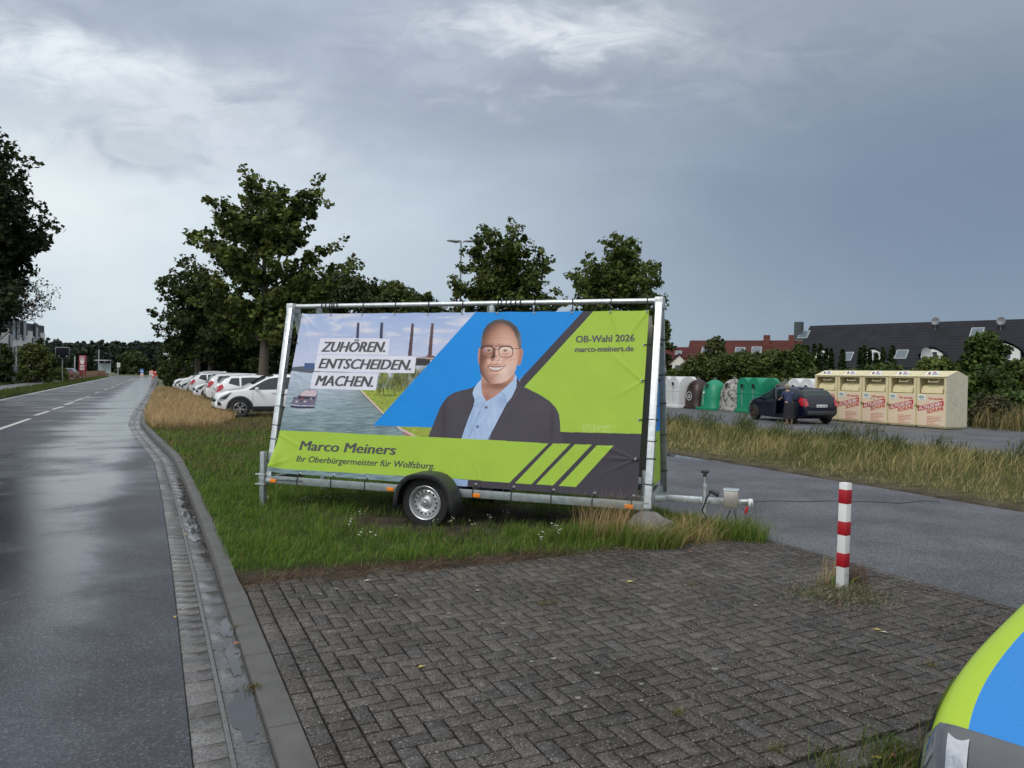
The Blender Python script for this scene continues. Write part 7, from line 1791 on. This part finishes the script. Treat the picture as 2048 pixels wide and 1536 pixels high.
def skylight(t, S, x, y, w=.8, h=1.1):
    mb = MB(); sl_ = (S(x, y + .5) - S(x, y)).normalized(); c_ = S(x, y, .05); ax = Vector((1, 0, 0)); n = ax.cross(sl_)
    f = lambda k: [c_ + ax * (-w / 2 * k) - sl_ * (h / 2 * k), c_ + ax * (w / 2 * k) - sl_ * (h / 2 * k), c_ + ax * (w / 2 * k) + sl_ * (h / 2 * k), c_ + ax * (-w / 2 * k) + sl_ * (h / 2 * k)]
    a = f(1); b_ = [v - n * .12 for v in a]; mb.add(a + b_, [(0, 1, 2, 3), (0, 1, 5, 4), (1, 2, 6, 5), (2, 3, 7, 6), (3, 0, 4, 7)]); s_ = mb.build('skylight', galv_d, t, smooth=0)
    mb = MB(); mb.add([v + n * .01 for v in f(.84)], [(0, 1, 2, 3)]); mb.build('pane', winl, s_, smooth=0)
def xof(t, px, y_local, S, zguess, L):
    """local x on a house where the image column px meets local depth y_local"""
    M = t.matrix_basis.inverted(); o = M @ CP; d = M.to_3x3() @ ray(px, 700); k = (y_local - o.y) / d.y; return (o + d * k).x
# long dark roofed row
pL, pR = D(1590, 760, 72.0), D(2160, 760, 57.0)
th_, L, S, sl = house('row_house', 'long white row house under one black tiled roof with arched dormers', pL, pR, 9.0, 3.0, 6.9, r_dark, wallw)
for k, (px, zz_) in enumerate([(1645, 0), (1748, 0), (1866, 0), (2008, 0)]):
    x = xof(th_, px, .6, S, 4, L); y0 = .35; zb = S(x, y0).z - .1; w = 1.75 if k < 3 else 2.3; h = 1.25 if k < 3 else 1.7
    mb = MB(); n = 12; arc = [(-w / 2, zb), (w / 2, zb), (w / 2, zb + h * .45)] + [(w / 2 * math.cos(a), zb + h * .45 + h * .45 * (.6 * (1 - abs(math.cos(a))) + .4 * math.sin(a))) for a in np.linspace(0, math.pi, n)][1:-1] + [(-w / 2, zb + h * .45)]
    mb.prism([(a + x, b_) for a, b_ in arc], y0, y0 + 2.6, 0); dm = mb.build('dormer', wallw, th_, smooth=0)
    mb = MB(); V = []; F = []; oc = [(w * .62, zb + h * .36)] + [(w * .56 * math.cos(a), zb + h * .47 + h * .53 * (.6 * (1 - abs(math.cos(a))) + .4 * math.sin(a))) for a in np.linspace(.05, math.pi - .05, n)] + [(-w * .62, zb + h * .36)]
    for a, b_ in oc: V += [(x + a, y0 - .15, b_), (x + a, y0 + 2.8, b_), (x + a, y0 - .15, b_ + .09), (x + a, y0 + 2.8, b_ + .09)]
    for i in range(len(oc) - 1): o_ = i * 4; F += [(o_, o_ + 1, o_ + 5, o_ + 4), (o_ + 2, o_ + 3, o_ + 7, o_ + 6), (o_, o_ + 4, o_ + 6, o_ + 2)]
    mb.add(V, F); mb.build('dormer_roof', r_dark, dm, smooth=0)
    mb = MB(); ww, hh = w * .52, h * .62; mb.box((x, y0 - .03, zb + .12 + hh / 2), (ww, .07, hh)); mb.build('window_frame', wframe, dm, smooth=0)
    mb = MB()
    for sg in (-1, 1): mb.box((x + sg * ww * .235, y0 - .068, zb + .12 + hh / 2), (ww * .38, .01, hh * .82))
    mb.build('window_pane', win, dm, smooth=0)
for px, y in ((1607, 3.4), (1694, .75), (1803, .95), (1953, 3.2)): skylight(th_, S, xof(th_, px, y, S, 5, L), y, 1.0, 1.25)
x = xof(th_, 1596, 3.6, S, 6, L); mb = MB(); mb.box((x, 3.7, 6.5), (.7, .7, 1.8), 0); mb.build('chimney', pm('slate_clad', (.05, .06, .07), .6), th_, smooth=0)
for px, y in ((1869, 3.6), (2000, 3.4)):
    x = xof(th_, px, y, S, 6, L); mb = MB(); mb.tube([(x, y, S(x, y).z - .1), (x, y, S(x, y).z + 1.0)], .03, 6); mb.lathe([(0, 0), (.2, .02), (.34, .09)], 20, 0, Matrix.Translation((x + .05, y - .1, S(x, y).z + .75)) @ Matrix.Rotation(R(78), 4, 'X')); mb.build('satellite_dish', pm('dish_grey', (.16, .17, .19), .5), th_)
for px in (1668, 1795, 1815, 1905):
    x = xof(th_, px, 0, S, 2, L); mb = MB(); mb.box((x, -.03, 1.9), (1.3, .06, 1.2)); wf = mb.build('window', wframe, th_, smooth=0); mb = MB(); mb.box((x, -.065, 1.9), (1.1, .012, 1.0)); mb.build('pane', win, wf, smooth=0)
# big round satellite dish on a mast in the garden
p = D(1848, 712, 52); t = thing('satellite_dish', 'large pale satellite dish on a mast in the garden behind the clothes containers', 'satellite dish', (p.x, p.y, 0), 0)
mb = MB(); mb.tube([(0, 0, 0), (0, 0, p.z)], .05, 8); mb.build('mast', galv_d, t)
mb = MB(); mb.lathe([(0, 0), (.25, .03), (.45, .10), (.56, .17)], 28, 0, Matrix.Translation((0, -.12, p.z)) @ Matrix.Rotation(R(80), 4, 'X') @ Matrix.Rotation(R(20), 4, 'Y')); mb.build('dish', pm('dish_pale', (.42, .43, .44), .5), t)
# red roofed houses farther left
t2, L2_, S2, sl2 = house('red_roof_house', 'long red tiled house with yellow gable behind the hedge', D(1374, 760, 84), D(1640, 760, 79), 9.5, 2.6, 5.85, r_red, wally)
for px, y in ((1413, 3.0), (1480, 2.9), (1513, 3.0)): skylight(t2, S2, xof(t2, px, y, S2, 5, L2_), y, 1.1, 1.4)
for px in (1533, 1583): x = xof(t2, px, 4.0, S2, 6, L2_); mb = MB(); mb.box((x, 4.2, 5.8), (.7, .7, 1.5), 0); mb.build('chimney', pm('brick_red', (.12, .032, .024), .8, 0, .2, 6), t2, smooth=0)
t3, L3_, S3, sl3 = house('red_roof_house', 'small crimson roofed house with white dormer gable left of the long red house', D(1318, 760, 92), D(1376, 760, 91), 8.0, 3.3, 5.3, r_red2, wallw)
skylight(t3, S3, xof(t3, 1357, 2.4, S3, 5, L3_), 2.4, .8, 1.2)
x = xof(t3, 1359, -.5, S3, 4, L3_); mb = MB(); mb.prism([(x - 1.25, 1), (x + 1.25, 1), (x + 1.25, 3.1), (x, 4.3), (x - 1.25, 3.1)], -.9, 2.0, 0); dm = mb.build('dormer', wallw, t3, smooth=0)
mb = MB(); mb.bar((x - 1.5, .5, 3.0), (x, .5, 4.45), 3.2, .12, 0, up=(0, 0, 1)); mb.bar((x + 1.5, .5, 3.0), (x, .5, 4.45), 3.2, .12, 0, up=(0, 0, 1)); mb.build('dormer_roof', r_red2, dm, smooth=0)
mb = MB(); mb.box((x, -.93, 2.6), (.9, .06, .9)); mb.build('window_pane', win, dm, smooth=0)
# thin masts far behind the roofs
for px, lb in ((1680, 'left one of two hair thin antenna masts above the black roof'), (1703, 'right one of two hair thin antenna masts above the black roof')):
    p = D(px, 612, 150); t = thing('antenna_mast', lb, 'mast', (p.x, p.y, 0), 0); mb = MB(); mb.tube([(0, 0, 0), (0, 0, p.z)], [.05, .03], 6); mb.build('pole', pm('mast_grey', (.4, .43, .46), .6), t)

# ================================================================== LEFT BACKGROUND
# white building with dark upper storey
p0, p1 = D(-190, 760, 62), D(89, 760, 96)
d = Vector((p1.x - p0.x, p1.y - p0.y, 0)); L = d.length; t = thing('apartment_building', 'white modern building with dark clad top storey behind the grey fence', 'building', (p0.x, p0.y, 0), math.atan2(d.y, d.x))
zr = D(89, 652, 96).z; zm = D(89, 676, 96).z
mb = MB(); mb.box((L / 2, 6, zm / 2), (L, 12, zm)); mb.build('wall', wallw, t, smooth=0)
darkc = pm('anthracite_cladding', (.035, .040, .055), .6, 0, .1, 1)
mb = MB(); mb.box((L / 2 - .1, 6.1, (zm + zr) / 2 - .4), (L + .1, 12.1, zr - zm + .8)); mb.build('top_storey', darkc, t, smooth=0)
mb = MB(); mb.box((L * .72, 4, zr + .7), (6, 5, 1.8)); mb.build('roof_plant', darkc, t, smooth=0)
for fx_ in (.62, .84, .97): mb = MB(); mb.box((L * fx_, .6, zm / 2 + .3), (1.3, 1.5, zm + .6)); mb.build('stair_bay', wallw, t, smooth=0)
for fx_ in (.50, .56, .68, .72, .78, .90):
    mb = MB(); mb.box((L * fx_, -.02, (zm + zr) / 2 - .2), (.9, .3, 2.2)); mb.build('window', win, t, smooth=0)
for fx_ in (.645, .86): mb = MB(); mb.box((L * fx_, -.25, zm * .62), (.7, .12, zm * .7)); mb.build('window', win, t, smooth=0)
for k in range(12): mb = MB(); mb.box((L * (.40 + .028 * k), -1.2, zm * .36), (.16, .16, zm * .72)); mb.build('facade_post', pm('facade_post', (.16, .15, .15), .7), t, smooth=0)
# grey fence with posts
a0_, s0_, s1_ = -13.6, 58, 122
t = thing('fence', 'grey translucent mesh fence along the footpath on the left', 'fence', AS(a0_, s0_), RZ)
m_f = pm('fence_mesh', (.30, .32, .34), .6, 0, .2, 1.2, dirt=((.10, .12, .07), .52, .6, .25)); mb = MB(); mb.box((0, (s1_ - s0_) / 2, .85), (.03, s1_ - s0_, 1.6)); mb.build('fence_panel', m_f, t, smooth=0)
s = 0
while s <= s1_ - s0_: mb = MB(); mb.box((.03, s, .9), (.06, .06, 1.8)); mb.build('fence_post', pm('fence_post', (.42, .43, .44), .5, .3), t, smooth=0); s += 4
# wooden bollards
m_wood = pm('weathered_wood', (.16, .085, .055), .8, 0, .3, 8, .4, 30)
bol = [(140, 763), (147.5, 762), (152, 760.5), (158, 759.5), (163.5, 758.5), (168, 757.6), (173, 756.7), (177, 756), (181, 755.2), (184.5, 754.6), (188, 754.1), (191.5, 753.5), (194.5, 753.1), (197.5, 752.6), (200, 752.2), (202.5, 751.8), (205, 751.5), (207.5, 751.1), (210, 750.8), (212.5, 750.4), (215, 750.1)]
proto = None
for k, (px, py) in enumerate(bol):
    p = G(px, py + 1.0)
    lb = 'short brown wooden post in the line beside the footpath on the left'
    if proto is None:
        proto = thing('wooden_bollard', lb, 'bollard', p, RZ, 'row of wooden posts between path and road')
        mb = MB(); mb.box((0, 0, .53), (.20, .20, 1.06), 0, .015); mb.build('post', m_wood, proto); mb = MB(); mb.lathe([(.14, 1.06), (.12, 1.10), (0, 1.13)], 4, 0, Matrix.Rotation(R(45), 4, 'Z')); mb.build('cap', m_wood, proto, smooth=0)
    else:
        c_ = copy_tree(proto); c_.location = p
        dsc = (p - CP).length
# speed display
p = G(124.5, 764); z0, z1 = D(124, 716, p.y).z, D(124, 695, p.y).z
t = thing('speed_display', 'black backed electronic speed display on a pole beside the road', 'sign', p, RZ)
mb = MB(); mb.tube([(0, 0, 0), (0, 0, z1)], .045, 8); mb.build('pole', galv_d, t)
mb = MB(); mb.box((0, -.08, (z0 + z1) / 2), (1.28, .14, z1 - z0), 0, .04); mb.build('display', pm('display_black', (.007, .008, .011), .7, spec=.2), t)
mb = MB(); mb.box((0, -.08, (z0 + z1) / 2), (1.36, .08, z1 - z0 + .08), 0, .04); mb.build('display_frame', galv_d, t)
mb = MB()
for x in (-.32, .42): mb.disc((x, -.154, z0 + .20), .09, 12)
mb.build('display_lamp', clearlamp, t, smooth=0)
# red stele with white crest
p = D(165.5, 746, 130); p.z = 0; H_ = D(165, 711, 130).z; w = 13.5 / FOC * 130
t = thing('red_stele', 'tall dark red information pillar with a white crest and lines of print', 'sign', p, RZ * .2)
mb = MB(); mb.box((0, 0, H_ / 2), (w, .45, H_), 0, .05); mb.build('pillar', pm('stele_red', (.20, .006, .022), .45), t)
mb = MB(); yy = -.235; cz = H_ * .68
sh = [(-.34, cz + .30), (.34, cz + .30), (.36, cz + .05), (.24, cz - .22), (0, cz - .36), (-.24, cz - .22), (-.36, cz + .05)]
mb.prism(sh, yy - .01, yy + .01, 0); mb.prism([(-.42, cz + .34), (.42, cz + .34), (.3, cz + .5), (.1, cz + .44), (0, cz + .58), (-.1, cz + .44), (-.3, cz + .5)], yy - .01, yy + .01, 0)
for k, ww in enumerate((.78, .72, .80, .7)): mb.box((0, yy, cz - .55 - k * .24), (w * ww * .85, .02, .12), 0)
for k, ww in enumerate((.75, .9)): mb.box((0, yy, H_ - .25 - k * .28), (w * ww * .85, .02, .11), 0)
mb.build('crest_and_print', pm('stele_white', (.62, .58, .58), .6), t, smooth=0)
# poles and small signs at the junction
def pole_sign(label, px, pyb, pyt, Y, plate_px=None, name='street_sign', mark=True):
    p = D(px, pyb, Y); p.z = 0; H_ = D(px, pyt, Y).z; t = thing(name, label, 'sign', p, 0); mb = MB(); mb.tube([(0, 0, 0), (0, 0, H_)], .06 * Y / 120 + .02, 8); mb.build('pole', galv_d, t)
    x0, y0, x1, y1 = plate_px; za, zb = D(px, y1, Y).z, D(px, y0, Y).z; w_ = (x1 - x0) / FOC * Y; cx = ((x0 + x1) / 2 - px) / FOC * Y
    mb = MB(); mb.box((cx, -.12, (za + zb) / 2), (w_, .05, zb - za), 0, .02); pl = mb.build('plate', pm('sign_white', (.62, .63, .62), .5), t)
    mb = MB(); mb.box((cx, -.148, (za + zb) / 2 + (zb - za) * .12), (w_ * .42, .008, (zb - za) * .36), 0); mb.build('symbol', pm('sign_grey', (.18, .19, .2), .6), pl, smooth=0)
    return t
pole_sign('white bus stop style sign at the far left of the junction', 236, 749, 725, 140, (234.5, 726, 241, 734.5))
pole_sign('small white sign partly behind the zone sign pole', 326, 762, 728, 100, (323.5, 728.5, 329, 737))
for px, pyt, Y, lb in ((149.5, 712, 125, 'thin grey pole left of the red pillar'), (197.5, 699, 140, 'tall grey pole right of the red pillar')):
    p = D(px, 748, Y); p.z = 0; t = thing('street_pole', lb, 'pole', p, 0); H_ = D(px, pyt, Y).z; mb = MB(); mb.tube([(0, 0, 0), (0, 0, H_)], .09, 8); mb.build('shaft', pm('pole_pale', (.34, .36, .36), .5), t); mb = MB(); mb.lathe([(.11, 0), (.11, .5), (.09, .55)], 8, 0); mb.build('base', galv_d, t)
# glass bus shelter and a parked dark car by the fence
p = D(206, 748, 150); p.z = 0; t = thing('bus_shelter', 'small pale bus shelter behind the wooden posts', 'bus shelter', p, 0)
mb = MB(); mb.box((0, 0, 3.1), (2.6, 1.4, .18)); mb.build('roof', pm('shelter_roof', (.40, .42, .42), .5), t, smooth=0)
for x in (-1.2, 0, 1.2): mb = MB(); mb.box((x, .6, 1.5), (.09, .09, 3.0)); mb.build('post', galv_d, t, smooth=0)
mb = MB(); mb.box((0, .64, 1.5), (2.4, .02, 2.0)); mb.build('pane', pm('shelter_glass', (.25, .30, .32), .1), t, smooth=0)
make_car('hatch', 'dark car standing beside the fence near the speed display', pm('dark_blue_paint', (.015, .02, .03), .3, coat=.6), D(139, 757, 100).xy.to_3d() if False else (G(139, 758).x, G(139, 758).y, 0), (-.3, .95), None, name='dark_car')
# traffic island sign
p = G(284, 753.5); Y = p.y
t = thing('island_sign', 'blue keep right arrow above a red and white striped beacon', 'traffic sign', p, 0); k = Y / FOC
mb = MB(); mb.tube([(0, 0, 0), (0, 0, 15.5 * k)], .05, 8); mb.build('pole', galv_d, t)
M = Matrix.Translation((-1.0 * k * 0, -.10, 11.5 * k)) @ Matrix.Rotation(R(90), 4, 'X')
mb = MB(); mb.lathe([(0, .03), (4.2 * k, .03), (4.4 * k, 0)], 28, 0, M); ds = mb.build('disc', pm('sign_blue', (.02, .12, .42), .4), t)
mb = MB(); mb.bar((-1.8 * k, -.145, 13.2 * k), (1.6 * k, -.145, 9.8 * k), 1.3 * k, .01, 0, up=(0, 1, 0)); mb.add([(2.6 * k, -.146, 8.8 * k), (2.4 * k, -.146, 12.2 * k), (-.8 * k, -.146, 9.0 * k)], [(0, 1, 2)]); mb.build('arrow', cwht, ds, smooth=0)
mb = MB(); mb.box((.2 * k, -.05, 3.7 * k), (6.0 * k, .08, 7.2 * k), 0, .02); bc = mb.build('beacon', cwht, t)
mb = MB()
for i in (-1, 0, 1):
    z = 3.7 * k + i * 2.9 * k; mb.add([(-2.8 * k, -.094, z + .9 * k), (-2.8 * k, -.094, z + 2.1 * k) if i < 1 else (-2.8 * k, -.094, z + .7 * k), (3.2 * k, -.094, z - .6 * k), (3.2 * k, -.094, z - 2.0 * k) if i > -1 else (3.2 * k, -.094, z - .7 * k)], [(0, 1, 2, 3)])
mb.build('red_stripe', pm('stripe_red', (.40, .015, .02), .5), bc, smooth=0)
# road works barriers
p = G(309, 753); k = p.y / FOC; t = thing('road_barrier', 'red and white roadworks barrier closing the lane ahead', 'barrier', p, 0)
m_or = pm('barrier_red', (.55, .03, .03), .5)
for x0, x1, z0, z1, mt, nm in ((-10, -2.5, 2.5, 11, cwht, 'board'), (-2, 11.5, 7.0, 11.0, m_or, 'board'), (-1, 11.5, 1.8, 5.6, m_or, 'board'), (-9.6, -3, 8.6, 10, m_or, 'stripe'), (-9.6, -3, 5.6, 7, m_or, 'stripe'), (1, 9, 8.2, 9.6, cwht, 'stripe')):
    mb = MB(); mb.box(((x0 + x1) / 2 * k, -.1 - (.06 if nm == 'stripe' else 0), (z0 + z1) / 2 * k), ((x1 - x0) * k, .08 if nm == 'board' else .05, (z1 - z0) * k), 0, .02); mb.build(nm, mt, t)
for x in (-9, -3, 10.5): mb = MB(); mb.box((x * k, 0, 5 * k), (.10, .10, 10 * k)); mb.box((x * k, 0, .06), (.4, .9, .12)); mb.build('barrier_leg', galv_d, t, smooth=0)
for x in (-4.5, 11): mb = MB(); mb.lathe([(0, 13 * k), (.14, 12.6 * k), (.14, 11.2 * k), (0, 11.0 * k)], 12, 0, Matrix.Translation((x * k, -.1, 0))); mb.build('warning_lamp', orange, t)
p = G(306, 756); t = thing('traffic_cone', 'small red and white traffic cone in front of the roadworks barrier', 'traffic cone', p, 0)
mb = MB(); mb.lathe([(.16, .04), (.11, .34), (.07, .62), (.03, .78), (0, .78)], 16); mb.box((0, 0, .02), (.42, .42, .04)); cn = mb.build('cone', m_or, t); mb = MB(); mb.lathe([(.117, .32), (.083, .54)], 16); mb.build('white_band', cwht, cn)
# end of speed zone sign
p = G(335, 770); Y = p.y; k = Y / FOC; za, zb = D(336, 723.5, Y).z, D(336, 706, Y).z; W_ = 18.6 * k
t = thing('zone_sign', 'grey square end of thirty zone sign on a thin pole above the dry grass', 'traffic sign', p, R(-8))
mb = MB(); mb.tube([(0, 0, 0), (0, 0, zb)], .04, 8); mb.build('pole', galv, t)
cz = (za + zb) / 2; mb = MB(); mb.box((.05, -.07, cz), (W_, .04, zb - za), 0, .015); pl = mb.build('plate', pm('sign_white2', (.50, .52, .53), .5), t)
mb = MB(); M = Matrix.Translation((.05, -.094, cz + .02)) @ Matrix.Rotation(R(90), 4, 'X'); mb.lathe([(W_ * .29, 0), (W_ * .37, 0)], 32, 0, M); mb.bar((.05 - W_ * .36, -.0955, cz - W_ * .34), (.05 + W_ * .36, -.0955, cz + W_ * .36), W_ * .075, .002, 0, up=(0, 1, 0))
put_text(mb, '30', (.05 - W_ * .17, -.095, cz - W_ * .10), (1, 0, 0), (0, 0, 1), W_ * .34, W_ * .26, 0, .03); mb.build('symbol', pm('sign_dark', (.10, .105, .11), .6), pl, smooth=0)
# back of a tall narrow sign among the trees
p = D(383, 752, 66); p.z = 0; t = thing('sign_board', 'tall narrow dark sign board seen edge on beside the bush', 'sign', p, 0); H_ = D(383, 704, 66).z
mb = MB(); mb.box((0, 0, H_ * .70), (.30, .10, H_ * .6), 0, .02); mb.build('board', pm('board_grey', (.11, .13, .15), .6), t); mb = MB(); mb.tube([(0, .05, 0), (0, .05, H_)], .05, 8); mb.build('pole', galv_d, t)
# street lamp with twin heads
Y = 52; p = D(918, 760, Y); p.z = 0; H_ = D(918, 484, Y).z
t = thing('street_lamp', 'tall grey street lamp with three flat heads above the banner', 'street lamp', p, 0)
mb = MB(); mb.tube([(0, 0, 0), (0, 0, H_)], [.10, .055], 10); mb.build('pole', pm('lamp_grey', (.26, .29, .30), .5, .3), t)
for x, y, z, a in ((-.55, -.25, .02, 2), (.62, -.1, .05, -2), (-.30, .5, .12, 2)):
    mb = MB(); mb.tube([(0, 0, H_ - .04), (x * .5, y * .5, H_ + z)], .035, 6); h_ = mb.build('arm', galv_d, t)
    mb = MB(); mb.lathe([(0, .10), (.16, .085), (.30, .02), (.28, -.05), (.15, -.09), (0, -.10)], 18, 0, Matrix.Translation((x, y, H_ + z)) @ Matrix.Rotation(math.atan2(y, x), 4, 'Z') @ Matrix.Diagonal((1.55, .75, .8, 1))); mb.build('lamp_head', pm('lamp_head_grey', (.30, .31, .32), .4), h_)
